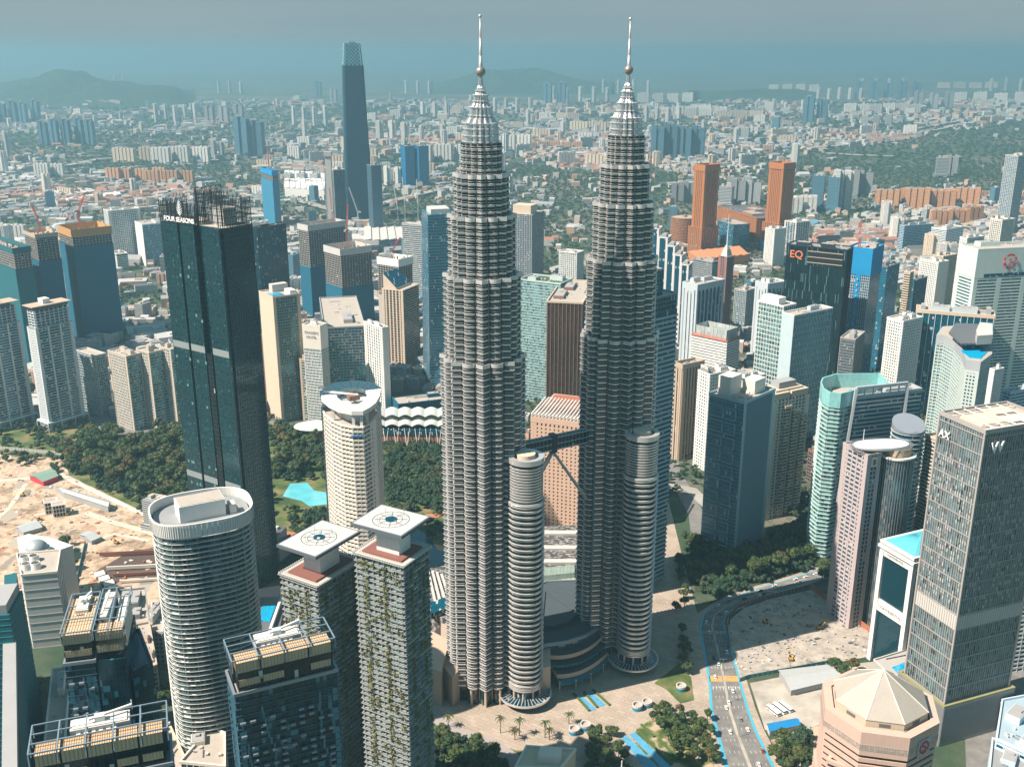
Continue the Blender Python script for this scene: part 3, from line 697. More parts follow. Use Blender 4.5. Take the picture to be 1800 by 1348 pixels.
# ---- dark towers with tan louvred roofs, bottom left
def louvre(root, q, z0, z1, nm='louvred_screen'):
    o = slabbox(root, q, z0, z1, tan, nm); m = MB(); n = len(q); O = offset(q, .12)
    for i in range(n):
        a_, b_ = O[i], O[(i+1) % n]; k = max(2, int(math.dist(a_, b_) / 1.2))
        for j in range(k + 1): p = lerp(a_, b_, j/k); m.box(p[0], p[1], z0 + .05, .16, .16, z1 - z0 - .1, 0)
    k = 10
    for j in range(k + 1): m.bar((*qp(q, j/k, 0), z1 + .1), (*qp(q, j/k, 1), z1 + .1), .18, .16)
    for j in range(5): m.bar((*qp(q, 0, j/4), z1 + .12), (*qp(q, 1, j/4), z1 + .12), .14, .14)
    m.build('slat', paint('tan_slat', (.40, .27, .16)), o); return o
def creamtower(Q, h, label, cells, front=.42, seed=1, pool=None):
    t = tower('apartment_tower', label, 'apartment tower', Q, h - 14, fh=3.2, bh=.3, fs=0, fw=.3, dep=.4, gl=glass('night_glass', (.010, .045, .065), 1.5, 3.2, var=.9, lit=.10, litc=(.03, .17, .24), metal=.5), wall=paint('blue_grey_cladding', (.05, .12, .17), .4, metal=.3), par=1.2, plant=0, topm=steel_d)
    rr = random.Random(seed); z = 6; m = MB(); m2 = MB()
    for side in (0, 1):
        P, q = Q[side], Q[side+1]; L = math.dist(P, q); dx, dy = (q[0]-P[0])/L, (q[1]-P[1])/L; nx, ny = dy, -dx
        zz = 6; walk = [rr.uniform(.2, .8) for _ in range(5)]
        while zz < h - 22:
            for wi in range(5):
                walk[wi] += rr.uniform(-.03, .012); u = (walk[wi] % 1) * (L - 2)
                m.wall((P[0]+dx*u+nx*.5, P[1]+dy*u+ny*.5), (P[0]+dx*(u+.9)+nx*.5, P[1]+dy*(u+.9)+ny*.5), zz, zz + 3.2)
            for e in (0, 1):
                u = .3 if e == 0 else L - 2.4
                if rr.random() < .85: m.wall((P[0]+dx*u+nx*.48, P[1]+dy*u+ny*.48), (P[0]+dx*(u+2.1)+nx*.48, P[1]+dy*(u+2.1)+ny*.48), zz, zz + 2.9)
            if side == 1 and rr.random() < .8:
                for k in range(int(L/4)):
                    if rr.random() < .55: u = k * 4 + 1; bx = (P[0]+dx*(u+1)+nx*.9, P[1]+dy*(u+1)+ny*.9); m2.box(bx[0], bx[1], zz, 2.2, 1.3, .9, math.atan2(dy, dx))
            zz += 3.2
    m.build('cladding', paint('blue_strip', (.06, .20, .28), .35, metal=.3), t); m2.build('balcony', steel_d, t)
    # set-back dark penthouse and louvres in two tiers
    q1 = sub(Q, .04, .97, .03, front + .12); slabbox(t, q1, h - 14, h - .2, blackglass, 'penthouse_glass')
    for k in range(cells):
        a_, b_ = .04 + .93 * k / cells, .04 + .93 * (k + 1) / cells - .012
        louvre(t, sub(Q, a_, b_, .015, front), h - 4.4, h + .1)
        if k % 3 != 2 or cells < 3: louvre(t, sub(Q, a_ + .01, b_ - .01, .018, front), h - 10.8, h - 7.8)
    c_ = sub(Q, .28, .72, .55, .95); slabbox(t, c_, h - 14, h + 1.5, pale, 'plant_room'); slabbox(t, sub(Q, .30, .70, .58, .92), h + 1.5, h + 1.9, warmwhite, 'plant_roof')
    m = MB(); p = qp(Q, .5, .75); m.box(p[0], p[1], h + 1.9, 3.5, 2.5, 2, rang(Q)); m.bar((*qp(Q, .42, .68), h+3.5), (*qp(Q, .74, .9), h+4.0), .8); m.bar((*qp(Q, .74, .9), h+2), (*qp(Q, .74, .9), h+6), .3); m.build('cradle_crane', white, t)
    for k in range(6): m = MB(); p = qp(Q, .34 + k * .055, .50); m.box(p[0], p[1], h - 3, 1.4, 1.2, 3.2, rang(Q)); m.build('air_unit', white, t)
    pergola(t, Q, h - 3.5, cells, 3, paint('frame_blue_grey', (.24, .32, .38), .4, metal=.3), .5, 5.2)
    slabbox(t, sub(Q, .02, .98, .5, .98), h - 14, h - 6, dark, 'rear_block')
    return t
creamtower(fql((408, 1170), 200, 25, 18, 42), 200, 'dark glass tower with four tan louvred roof bays, between round white tower and planted tower', 4, seed=1)
creamtower(fql((46, 1312), 205, 19, 17, 46), 200, 'dark tower with five tan roof bays and steel frame in the bottom left corner', 5, seed=2)
def notch():
    h = 190; A = fql((106, 1120), h, 14, 35, 12.5); B = fql((163, 1114), h, 14, 38, 12.5)
    t = creamtower(A, h, 'dark twin-wing tower with tan louvred roofs and an open pool deck on its right side', 1, .96, 5)
    m = MB(); m.prism(B, 0, h - 14, True); m.build('glass_wing', M['night_glass'], t); louvre(t, sub(B, .05, .95, .02, .22), h - 4, h); louvre(t, sub(B, .05, .95, .02, .22), h - 10, h - 7)
    slabbox(t, sub(B, .05, .5, .35, .95), h - 14, h + .5, pale, 'plant_room'); slabbox(t, sub(B, .6, .95, .3, .95), h - 14, h - 2, warmwhite, 'plant_room'); pergola(t, B, h - 3, 2, 4, M['frame_blue_grey'], .45, 4.5)
    m = MB(); p = qp(B, .3, .55); m.bar((*qp(B, .2, .3), h+3), (*qp(B, .3, .85), h+3.4), .8); m.build('cradle_crane', white, t)
    D = ppx([(214, 1105), (232, 1178), (268, 1160), (246, 1102)], h - 22); m = MB(); m.prism(D, 0, h - 24, True); m.ring(offset(D, -.9), D, h - 24, h - 22.4); m.build('pool_wing', M['night_glass'], t)
    slabbox(t, offset(D, -1.6), h - 23.9, h - 23.3, paint('dark_pool', (.01, .06, .10), .08, streak=False), 'pool')
notch()
# ---- right foreground
Q = fq((1732, 762), 217, 21, 1655, 1850)
def wtower():
    gw = glass('louvre_glass', (.15, .26, .29), 1.7, 3.6, var=.75, lit=.14, litc=(.015, .03, .035), metal=.3, frame=.1, framec=(.36, .32, .30))
    fr = paint('bronze_frame', (.37, .34, .325), .5)
    t = tower('hotel_tower', 'tall boxy hotel tower wrapped in bronze grid fins with large W sign, right edge', 'hotel tower', Q, 217, z0=30, fh=3.6, bh=.0, fs=1.9, fw=.28, dep=.5, gl=gw, wall=fr, par=2.4, plant=0, topm=fr, roofm=roofc)
    m = MB(); z = 30; O1, O2 = offset(Q, .3), offset(Q, .72)
    while z < 215: m.ring(O1, O2, z, z + .5, False); z += 10.8
    for p in offset(Q, .55): m.box(p[0], p[1], 30, 1.2, 1.2, 187, rang(Q))
    m.build('floor_band', fr, t)
    m = MB()
    for side in (0, 1):
        P, q = Q[side], Q[side+1]; L = math.dist(P, q); dx, dy = (q[0]-P[0])/L, (q[1]-P[1])/L; nx, ny = dy, -dx; rr = random.Random(side)
        for k in range(240):
            u = rr.randint(0, int(L/1.9) - 1) * 1.9 + .4; zz = 92 + rr.randint(0, 28) * 3.6; m.wall((P[0]+dx*u+nx*.3, P[1]+dy*u+ny*.3), (P[0]+dx*(u+.8)+nx*.3, P[1]+dy*(u+.8)+ny*.3), zz, zz + 2.6)
    m.build('louvre', paint('louvre_grey', (.44, .45, .45), .5), t)
    m = MB(); m.ring(offset(Q, .05), offset(Q, .62), 84, 94, False); wb = m.build('white_belt', pale, t)
    m = MB(); Oq = offset(Q, .7)
    for i in range(4):
        k = int(math.dist(Oq[i], Oq[(i+1) % 4]) / 1.9)
        for j in range(k): p = lerp(Oq[i], Oq[(i+1) % 4], (j+.5)/k); m.box(p[0], p[1], 84, .3, .3, 10, rang(Q))
    m.build('rib', fr, wb)
    # roof: open frame over plant deck
    m = MB()
    for k in range(7): m.bar((*qp(Q, k/6, 0), 218.6), (*qp(Q, k/6, 1), 218.6), .7, .6)
    for v in (.2, .8, .95): m.bar((*qp(Q, 0, v), 218.3), (*qp(Q, 1, v), 218.3), .6, .5)
    m.build('roof_frame', warmwhite, t)
    for (u0, u1, v0, v1, hh, mt) in ((.12, .5, .25, .75, 1.4, cream), (.55, .9, .2, .5, 1.0, pale), (.55, .85, .6, .9, 1.2, cream)): slabbox(t, sub(Q, u0, u1, v0, v1), 217.1, 217.1 + hh, mt, 'plant_room')
    m = MB()
    for k in range(18): p = qp(Q, .06 + k * .05, .09); m.box(p[0], p[1], 217.1, 1.2, 2.4, 1.0, rang(Q))
    m.build('cooling_unit', white, t)
    facetext('W', Q, 1, .19, 207, 9.5, wsign, t, 1.2, .4); facetext('AX', Q, 0, .16, 206, 6.5, wsign, t, 1.2, .3)
    B = offset(Q, 3.5); pd = MB(); pd.prism(B, 0, 30, True); o = pd.build('podium', paint('zinc_cladding', (.30, .32, .34), .5, metal=.4), t); m = MB(); m.ring(offset(B, -1.4), offset(B, .2), 29.6, 31); m.build('planter', paint('planter_green', (.28, .26, .12)), o)
    facetext('W', B, 1, .86, 20, 5.5, wsign, o, .4, .2)
    m = MB(); OB = offset(B, .15)
    for i in range(4):
        k = int(math.dist(OB[i], OB[(i+1) % 4]) / .9)
        for j in range(k): p = lerp(OB[i], OB[(i+1) % 4], (j+.5)/k); m.box(p[0], p[1], 2, .18, .18, 27, rang(Q))
    m.build('rib', grey, o)
wtower()
# ---- pink stepped octagon with pyramid roof
def pyramid():
    h = 112; c = at(1546, 1232, h)
    oc = lambda r, ang=22.5, sq=1.0: [(c[0] + math.cos(R(45*k + ang)) * r * (1 if k % 2 else sq), c[1] + math.sin(R(45*k + ang)) * r * (1 if k % 2 else sq)) for k in range(8)]
    rr_ = 29.5; P = oc(rr_, 10)
    t = thing('office_tower', 'pink banded octagonal office tower under a beige pyramid roof, bottom right', 'office tower', (c[0], c[1], 0))
    g = MB(); g.prism(oc(rr_ - .8, 10), 0, h - 12, True); g.build('glazing', blackglass, t)
    m = MB(); z = 4
    while z < h - 14: 
        P2 = P if z > 70 else oc(rr_ + (3 if z < 56 else 1.5), 10)
        m.ring(oc(rr_ - 1, 10), P2, z, z + 2.3, True); z += 3.9
    m.build('granite_band', pink, t)
    m = MB(); m.ring(oc(rr_ - 4.2, 10), oc(rr_ + .5, 10), h - 14, h - .5); pa = m.build('parapet', pink, t)
    m = MB(); m.ring(oc(rr_ + .4, 10), oc(rr_ + .62, 10), h - 11, h - 7.6, False); m.build('glazed_band', glass('rose_glass', (.42, .36, .32), 1.3, 1.7, var=.3, lit=0, metal=.1, rough=.3, frame=.1, framec=(.25, .14, .10)), pa)
    b = MB(); b.prism(oc(rr_ - 5, 10), h - 14, h - 1, True); bl = b.build('roof_storey', beige, t)
    dr = MB(); dr.prism(oc(rr_ - 5.6, 10), h - 1, h + 3.2, True); d_ = dr.build('drum', paint('drum_beige', (.50, .40, .30)), t)
    m = MB()
    for k in range(8):
        A, B = oc(rr_ - 5.5, 10)[k], oc(rr_ - 5.5, 10)[(k+1) % 8]
        m.wall(lerp(A, B, .35), lerp(A, B, .65), h - .2, h + 1.8)
    m.build('opening', slate, d_)
    py = MB(); base = oc(rr_ - 5.2, 10); ap = (c[0], c[1], h + 19)
    for k in range(8): A, B = base[k], base[(k+1) % 8]; py.face([(*A, h+3.2), (*B, h+3.2), ap])
    py.face([(*p, h+3.19) for p in base[::-1]]); po = py.build('pyramid_roof', paint('pyramid_metal', (.38, .34, .29), .55, scale=.12, var=.22), t)
    m = MB()
    for k in range(8): m.bar((*base[k], h+3.3), (ap[0], ap[1], ap[2] + .15), .4, .3)
    m.build('ridge', warmwhite, po)
    # sign on the face towards the right front
    O = oc(rr_ + 1.0, 10); i = min(range(8), key=lambda k: abs(((math.degrees(math.atan2((O[k][1]+O[(k+1)%8][1])/2-c[1], (O[k][0]+O[(k+1)%8][0])/2-c[0])) - (-60) + 180) % 360) - 180))
    A, B = O[i], O[(i+1) % 8]; m = MB(); m.wall(lerp(A, B, .3), lerp(A, B, .72), h - 15, h - 5.5); m.wall(lerp(B, A, .28), lerp(B, A, .7), h - 15, h - 5.5); so = m.build('sign_board', wsign, t)
    facetext('S', [A, B], 0, .51, h - 10.2, 8.5, rsign, so, .12, .1); torus_sign(so, A, B, .51, h - 10.2, 3.2)
    # zigzag lower terrace towards the viewer
    for k in (4, 5, 6):
        a = R(45*k + 32); x, y = c[0] + math.cos(a) * 20, c[1] + math.sin(a) * 20; m = MB(); z = 2
        q = [(x + math.cos(R(90*j + 10)) * 12, y + math.sin(R(90*j + 10)) * 12) for j in range(4)]
        while z < 84 - (k % 2) * 8: m.ring(inset(q, .8), q, z, z + 2.2, True); z += 3.9
        m.build('stepped_bay', pink, t)
        g = MB(); g.prism(inset(q, .93), 0, z - 3, True); g.build('glazing', blackglass, t)
def torus_sign(par, A, B, u, z, r):
    L = math.dist(A, B); dx, dy = (B[0]-A[0])/L, (B[1]-A[1])/L; P = (A[0]+dx*L*u+dy*.2, A[1]+dy*L*u-dx*.2); m = MB(); K = 28
    for k in range(K):
        a, b = 2*math.pi*k/K, 2*math.pi*(k+1)/K
        if k % 14 in (3, 10): continue
        m.bar((P[0]+dx*math.cos(a)*r, P[1]+dy*math.cos(a)*r, z+math.sin(a)*r), (P[0]+dx*math.cos(b)*r, P[1]+dy*math.cos(b)*r, z+math.sin(b)*r), .25, r*.28)
    m.build('emblem', rsign, par)
pyramid()
# ---- white framed hotel with turquoise roof
def frame_hotel():
    Q = fq((1608, 972), 101, 24, 1557, 1720); h = 99
    t = tower('hotel', 'white portal-framed hotel block with dark glass walls and turquoise pitched roof', 'hotel', Q, h - 8, gl=paint('hotel_glass', (.012, .06, .085), .08, metal=.4, streak=False, scale=.02), bh=0, fs=0, par=0, plant=0)
    for q in offset(Q, .3): fr = MB(); fr.box(q[0], q[1], 0, 3.6, 3.6, h - 8, rang(Q)); fr.build('corner_column', white, t)
    m = MB(); m.ring(offset(Q, .0), offset(Q, 1.5), 43, 52, False); b = m.build('sign_band', white, t); facetext('CONTINENTAL', Q, 0, .5, 47.2, 3.3, grey, b, 1.7, .1)
    for z, o_ in ((h - 12, 1.4), (h - 6, 3.2), (h - 2.5, 2.4)): m = MB(); m.ring(offset(Q, -1), offset(Q, o_), z, z + (5 if z < h - 10 else 2.0)); m.build('cornice', white, t)
    facetext('CONTINENTAL', Q, 0, .45, h - 9.5, 2.4, grey, t, 1.7, .1)
    cy_ = paint('turquoise_roof', (.12, .50, .58), .5); rp = MB(); O = offset(Q, .5); c = cen(O); r0, r1 = lerp(lerp(O[0], O[1], .5), lerp(O[3], O[2], .5), .3), lerp(lerp(O[0], O[1], .5), lerp(O[3], O[2], .5), .7)
    z0, z1 = h - .4, h + 8
    rp.face([(*O[0], z0), (*O[1], z0), (*r0, z1)]); rp.face([(*O[1], z0), (*O[2], z0), (*r1, z1), (*r0, z1)]); rp.face([(*O[2], z0), (*O[3], z0), (*r1, z1)]); rp.face([(*O[3], z0), (*O[0], z0), (*r0, z1), (*r1, z1)]); ro_ = rp.build('roof', cy_, t)
    m = MB()
    for k in range(1, 14):
        f = k / 14; m.bar((*lerp(O[0], O[1], f), z0 + .15), (*r0, z1 + .15), .18); m.bar((*lerp(O[1], O[2], f), z0 + .15), (*lerp(r0, r1, f), z1 + .15), .18)
    m.build('seam', paint('turquoise_seam', (.07, .36, .43), .5), ro_)
    # pool terrace in front
    D = ppx([(1535, 1160), (1590, 1212), (1640, 1190), (1600, 1140)], 24); dk = MB(); dk.prism(D, 0, 24, True); p = thing('pool_terrace', 'raised terrace with turquoise pool and dark loungers below the white framed hotel', 'pool terrace', (*cen(D), 0)); dk.build('deck', paint('deck_grey', (.40, .38, .36)), p)
    W = ppx([(1568, 1172), (1590, 1195), (1618, 1183), (1600, 1160)], 24.4); slabbox(p, W, 24, 24.4, poolw, 'pool'); m = MB(); m.ring(offset(D, -.8), D, 24, 25.2); m.build('parapet', pale, p)
    m = MB()
    for k in range(7): x, y = at(1560 + k * 5, 1158 - k, 24); m.box(x, y, 24, 2, .8, .5, .4)
    m.build('lounger', dark, p)
frame_hotel()
# ---- pink-grey tower with round glass front and oval helipad
def pinkgrey():
    h = 146; gp = paint('lilac_stone', (.44, .37, .37)); Q = fq((1526, 802), h, 22, 1484, 1548)
    t = tower('office_tower', 'lilac stone tower with round dark glass front under an oval white roof deck', 'office tower', Q, h, fh=3.6, bh=1.5, fs=1.9, fw=.9, dep=.5, gl=dkglass, wall=gp, par=1.5, plant=0, sides={0: dict(corner=4, bh=1.7, fs=5, fw=1.4), 1: dict(bh=.9, fs=3.2, fw=.6, corner=3.2)})
    a = R(22); c = at(1577, 790, h)
    P = supell(c, 12.6, 12, a, 2.4, 40); g = MB(); g.prism(P, 0, h - 4, True); g.build('round_glass_bay', glass('striped_glass', (.09, .13, .15), 1.5, 3.6, var=.8, lit=.2, litc=(.18, .17, .15), metal=.4), t)
    m = MB(); O = offset(P, .3)
    for i in range(0, 40): m.box(O[i][0], O[i][1], 0, .35, .35, h - 4)
    m.build('mullion', steel_d, t); m = MB(); m.ring(offset(P, -1.5), offset(P, 1.2), h - 4, h - 2.8); m.build('eaves', warmwhite, t)
    slabbox(t, inset(P, .8), h - 4, h + 3, beige, 'roof_room')
    cc = at(1549, 782, h + 4); E1 = supell(cc, 21, 9.5, a - .25, 2.4, 40); m = MB(); m.prism(E1, h + 3.5, h + 5, True, True); do = m.build('helipad', white, t)
    m = MB(); m.ring(offset(E1, 1.6), offset(E1, 2.1), h + 3.9, h + 4.6)
    m.ring(offset(E1, 3.2), offset(E1, 3.6), h + 4.2, h + 4.7)
    for i in range(0, 40, 2): p, q = E1[i], offset(E1, 3.6)[i]; m.bar((*p, h + 4.2), (*q, h + 4.4), .25)
    m.build('helipad_rail', steel_d, do)
    m = MB(); m.bar((*cen(Q), h), (*cen(Q), h + 16), .4); m.build('mast', white, t)
    m = MB(); P0, P1 = offset(Q, .7)[1], offset(Q, .7)[2]; m.wall(lerp(P0, P1, .3), lerp(P0, P1, .72), h - 9, h - 1.4); so = m.build('sign_board', warmwhite, t)
    k = MB(); x = lerp(P0, P1, .51); nx, ny = math.sin(a), -math.cos(a); k.box(x[0]+nx*.15, x[1]+ny*.15, h - 7.6, 3.0, .2, 4.6, a); k.build('emblem', brown, so)
    # louvred car park at its foot
    Qc = fq((1600, 1090), 40, 22, 1560, 1650); c_ = tower('car_park', 'lilac louvred car park at the foot of the lilac stone tower', 'car park', Qc, 40, fh=3.2, bh=1.6, fs=6, fw=.6, gl=blackglass, wall=gp, plant=1)
pinkgrey()
# ---- turquoise rounded glass tower with slanted frame
def turq():
    h = 160; P = ppx([(1447, 664), (1444, 672), (1448, 682), (1460, 689), (1478, 691), (1506, 684), (1560, 672), (1545, 656), (1470, 657)], h)
    tg = glass('turquoise_glass', (.17, .38, .37), 3.0, 3.7, var=.6, lit=.35, litc=(.02, .08, .10), metal=.25, rough=.2)
    t = tower('office_tower', 'turquoise glass tower with rounded corner and a slanted grey frame on its right flank', 'office tower', P, h - 13, fh=3.7, bh=.55, fs=0, dep=.9, gl=tg, wall=paint('pale_green_band', (.48, .58, .55)), par=0, plant=0, sides={5: dict(bh=1.2)})
    m = MB(); m.ring(offset(P, -.4), offset(P, .9), h - 13.4, h, True); m.build('glass_parapet', glass('parapet_glass', (.26, .56, .56), 2.2, 2.6, var=.2, lit=0, metal=.1, rough=.3), t)
    Q2 = fq((1506, 690), h - 2, 17, 1490, 1620); b = tower('x', 'x', 'x', Q2, h - 6, fh=3.7, bh=1.5, fs=0, dep=.6, gl=dkglass, wall=paint('grey_blue_band', (.36, .42, .45)), par=2, plant=2, root=t)
    a, b_ = offset(Q2, 3)[1], offset(Q2, 3)[2]; m = MB(); low = (a[0] - 9, a[1] - 4)
    m.bar((*lerp(a, b_, -.10), 60), (*lerp(a, b_, .0), h + 3), 2.2, 2.4); m.bar((*a, h + 3), (*lerp(a, b_, .72), h + 3), 2.2, 2.4); m.bar((*lerp(a, b_, .72), 0), (*lerp(a, b_, .72), h + 3), 2.2, 2.4); m.bar((*a, h-5), (*lerp(a, b_, .72), h - 5), 1.2, 1.4)
    for k in range(6): m.bar((*lerp(a, b_, k*.12), h - 5), (*lerp(a, b_, k*.12), h + 3), .9)
    m.build('slanted_frame', paint('frame_grey', (.42, .46, .50), .5), t); m = MB(); m.bar((*P[3], 60), (*P[3], h + 9), .5); m.build('mast', steel_d, t)
turq()
# ---- dark round tower with slanted cap
def cyl41():
    h = 140; c = at(1598, 742, h); P = supell(c, 12.5, 12.5, 0, 2, 36)
    t = tower('office_tower', 'dark cylindrical tower with white floor rings and slanted grey cap', 'office tower', P, h - 6, fh=3.9, bh=.45, fs=0, dep=1.0, gl=dkglass, wall=pale, par=0, plant=0)
    m = MB(); n = 36; O = offset(P, .8); z = lambda p: h - 6 + 5 + 4 * (p[1] - c[1]) / 12
    for i in range(n): a, b = O[i], O[(i+1) % n]; m.face([(*a, h-6), (*b, h-6), (*b, z(b)), (*a, z(a))])
    m.face([(*p, z(p)) for p in O]); m.build('slanted_cap', paint('cap_grey', (.22, .25, .29), .5), t)
    tower('office_tower', 'dark glass slab with cream balcony strip standing behind the dark cylindrical tower', 'office tower', fq((1650, 775), 128, 24, 1628, 1680), 128, fh=3.3, bh=1.4, fs=0, gl=dkglass, wall=cream, sides={1: dict(bh=0, fs=2)})
cyl41()
# ---- curved hotel with rooftop pool
def poolhotel():
    h = 160; P = ppx([(1648, 588), (1662, 590), (1680, 600), (1694, 616), (1700, 632), (1723, 636), (1742, 622), (1745, 600), (1732, 582), (1690, 572), (1658, 574)], h)
    t = tower('hotel_tower', 'curved mint hotel tower with bright blue rooftop pool under a grey canopy roof', 'hotel tower', P, h, fh=3.4, bh=.9, fs=4.5, fw=.7, dep=.6, gl=mint, wall=paint('mint_band', (.52, .58, .55)), par=0, plant=0, sides={4: dict(solid=[.25, .5, .75]), 5: dict(bh=.8), 3: dict(bh=.9)}, top=9, topm=paint('cornice_grey', (.38, .40, .42)))
    c = cen(P); W = ppx([(1690, 616), (1704, 628), (1724, 630), (1736, 618), (1720, 606), (1700, 606)], h + .6); slabbox(t, W, h + .1, h + .6, paint('bright_pool', (.0, .36, .62), .1, streak=False, scale=1.2, var=.5), 'pool')
    A = ppx([(1668, 584), (1690, 604), (1730, 603), (1742, 590), (1725, 570), (1680, 568)], h + 8); m = MB(); m.prism(A, h + 6.5, h + 8.2, True, True); m.build('canopy_roof', slate, t); slabbox(t, inset(A, .7), h, h + 6.5, dkglass, 'bar_glass')
    B = ppx([(1716, 582), (1718, 592), (1745, 590), (1744, 570), (1722, 568)], h + 16); slabbox(t, B, h + 8, h + 17, pale, 'lift_block')
poolhotel()
def B(name, label, cat, F, h, d, xL, xR, **k):
    return tower(name, label, cat, fq(F, h, d, xL, xR), h, **k)
OT, AT, HT = 'office_tower', 'apartment_tower', 'hotel_tower'
ot, apt, hot = 'office tower', 'apartment tower', 'hotel tower'
navy = paint('navy_net', (.0, .105, .18), .8); tealnet = paint('teal_net', (.005, .11, .14), .8); bnet = paint('bright_blue_net', (.0, .25, .52), .7)
concfr = paint('bare_concrete', (.45, .41, .37))
# ---------------- left side, middle distance
def condo(F, dx, label):
    h = 149; Q = fq(F, h, 52, F[0] - 14, F[0] + 63); Q = [(p[0] + dx, p[1]) for p in Q]; bw = paint('blue_white_wall', (.56, .60, .62))
    t = tower(AT, label, apt, Q, h - 22, fh=3.3, bh=.7, fs=13, fw=2.0, dep=.9, gl=glass('condo_dark_glass', (.0, .09, .135), 2.2, 3.3, var=.7, lit=.08), wall=bw, corner=3.2, par=0, plant=0, sides={0: dict(corner=2.5, fs=3, fw=1.6, bh=1.6)})
    I = offset(Q, -2.2); tower('x', 'x', 'x', I, h - 2, z0=h - 22, fh=3.3, bh=.6, fs=6, fw=.7, dep=1.4, gl=dkglass, wall=bw, par=0, plant=0, root=t)
    m = MB(); m.prism(offset(Q, 2.2), h + 2.5, h + 3.4, True, True)
    m.build('roof_slab', beige, t); slabbox(t, inset(Q, .7), h - 2, h + 2.5, slate, 'plant_storey'); slabbox(t, sub(Q, .35, .55, .3, .9), h + 3.4, h + 9, white, 'lift_room')
    m = MB(); O = offset(Q, 4); m.ring(offset(Q, 1), O, 10, 12)
    for i in range(4):
        for f in (0, .33, .66): p = lerp(O[i], O[(i+1) % 4], f); m.box(p[0], p[1], 0, 1, 1, 10)
    m.build('podium_frame', bw, t)
condo((58, 545), 0, 'tall white condominium with dark balconies and flat overhanging roof slab, right one of the pair')
condo((58, 545), -62, 'tall white condominium with dark balconies and flat roof slab, cut by the left edge')
B(AT, 'grey-blue glass apartment block under a thin white roof slab beside the tall white condominium', apt, (168, 627), 78, 52, 135, 186, bh=.7, fs=3, fw=.35, gl=tealglass, wall=pale, plant=0)
for i, (F, xL, xR, lab) in enumerate((((222, 628), 190, 246, 'cream apartment block with window strips, first of the row behind the park from the left'), ((262, 622), 240, 288, 'cream apartment block, middle one of the row behind the park'), ((300, 616), 282, 330, 'cream apartment block half hidden by the dark green glass tower'))):
    B(AT, lab, apt, F, 92 + i * 3, 50, xL, xR, bh=1.3, fs=3.4, fw=1.5, gl=tealglass, wall=paint('sand_wall', (.50, .44, .37)), band=pale, corner=5, plant=2, sides={1: dict(corner=1, fs=7, fw=.5, bh=.8)})
def construction(lab, F, h, d, xL, xR, open_h, net=navy, head=orange, headh=7, cr=True, **k):
    Q = fq(F, h, d, xL, xR); t = tower(AT, lab, 'tower under construction', Q, h - headh, fh=3.6, bh=.55, fs=5, fw=.5, dep=.3, gl=blackglass, wall=concfr, par=0, plant=0, roofm=roofc)
    m = MB(); m.prism(offset(Q, 1.0), 0, h - open_h, False); m.ring(Q, offset(Q, 1.0), h - open_h - .3, h - open_h, False); m.build('debris_net', net, t)
    m = MB(); m.ring(offset(Q, .5), offset(Q, 1.3), h - headh - 1, h, True); m.build('formwork', head, t)
    m = MB(); rr = random.Random(7)
    for _ in range(24): p = qp(Q, rr.uniform(.1, .9), rr.uniform(.1, .9)); m.box(p[0], p[1], h - headh, rr.uniform(.3, 2), rr.uniform(.3, 2), rr.uniform(1, headh + 2), rr.random())
    m.build('site_clutter', paint('rust_props', (.38, .20, .13)), t)
    return t, Q
def crane(x, y, z0, z1, jib, az, col, lab, lift=55):
    t = thing('tower_crane', lab, 'crane', (x, y, z0)); s = 1.6
    def truss(A, B_, w_, nm):
        m = MB(); A, B_ = Vector(A), Vector(B_); d_ = (B_-A).normalized(); up = Vector((0, 0, 1)) if abs(d_.z) < .9 else Vector((1, 0, 0)); a = d_.cross(up).normalized()*w_/2; b = a.cross(d_).normalized()*w_/2; L = (B_-A).length; k = max(3, int(L/(w_*1.6)))
        C4 = [a+b, a-b, -a-b, -a+b]
        for c in C4: m.bar(A+c, B_+c, .42)
        for i in range(k):
            p, q = A + d_*L*i/k, A + d_*L*(i+1)/k
            for j in range(4): m.bar(p + C4[j], q + C4[(j+1) % 4], .26)
        return m.build(nm, col, t)
    truss((x, y, z0), (x, y, z1), s*1.3, 'mast'); e = R(lift); dx, dy = math.cos(az), math.sin(az)
    truss((x, y, z1), (x + dx*jib*math.cos(e), y + dy*jib*math.cos(e), z1 + jib*math.sin(e)), s, 'jib'); m = MB(); m.box(x - dx*5, y - dy*5, z1 - 1, 7, 3, 3, az); m.build('counterweight', grey, t)
    m = MB(); m.bar((x - dx*5, y - dy*5, z1 + 1), (x - dx*2, y - dy*2, z1 + 10), .4); m.bar((x - dx*2, y - dy*2, z1 + 10), (x + dx*jib*.9*math.cos(e), y + dy*jib*.9*math.cos(e), z1 + jib*.9*math.sin(e)), .2); m.build('stay', grey, t)
redc = paint('crane_red', (.50, .08, .05)); whc = paint('crane_white', (.6, .6, .6))
t, Q = construction('teal netted tower under construction at the left edge', (22, 436), 176, 45, -40, 52, 30, tealnet, tealnet)
t, Q = construction('blue netted tower with bare upper floors, between the teal netted tower and orange-topped tower', (62, 412), 178, 42, 42, 100, 40, navy, beige, 5); crane(*cen(Q), 176, 194, 24, R(150), redc, 'small red crane on the blue netted tower at the left', 60)
t, Q = construction('dark blue netted tower topped by orange formwork', (125, 404), 178, 40, 102, 194, 26, navy, paint('orange_formwork', (.50, .27, .10)), 11); crane(*qp(Q, .4, .5), 176, 200, 28, R(60), redc, 'red crane above the orange formwork tower', 58)
B(AT, 'pale gridded apartment tower standing behind the orange-topped construction tower', apt, (190, 372), 112, 36, 182, 245, bh=1.2, fs=4, fw=1.1, gl=dkglass, wall=white, sides={1: dict(corner=6)})
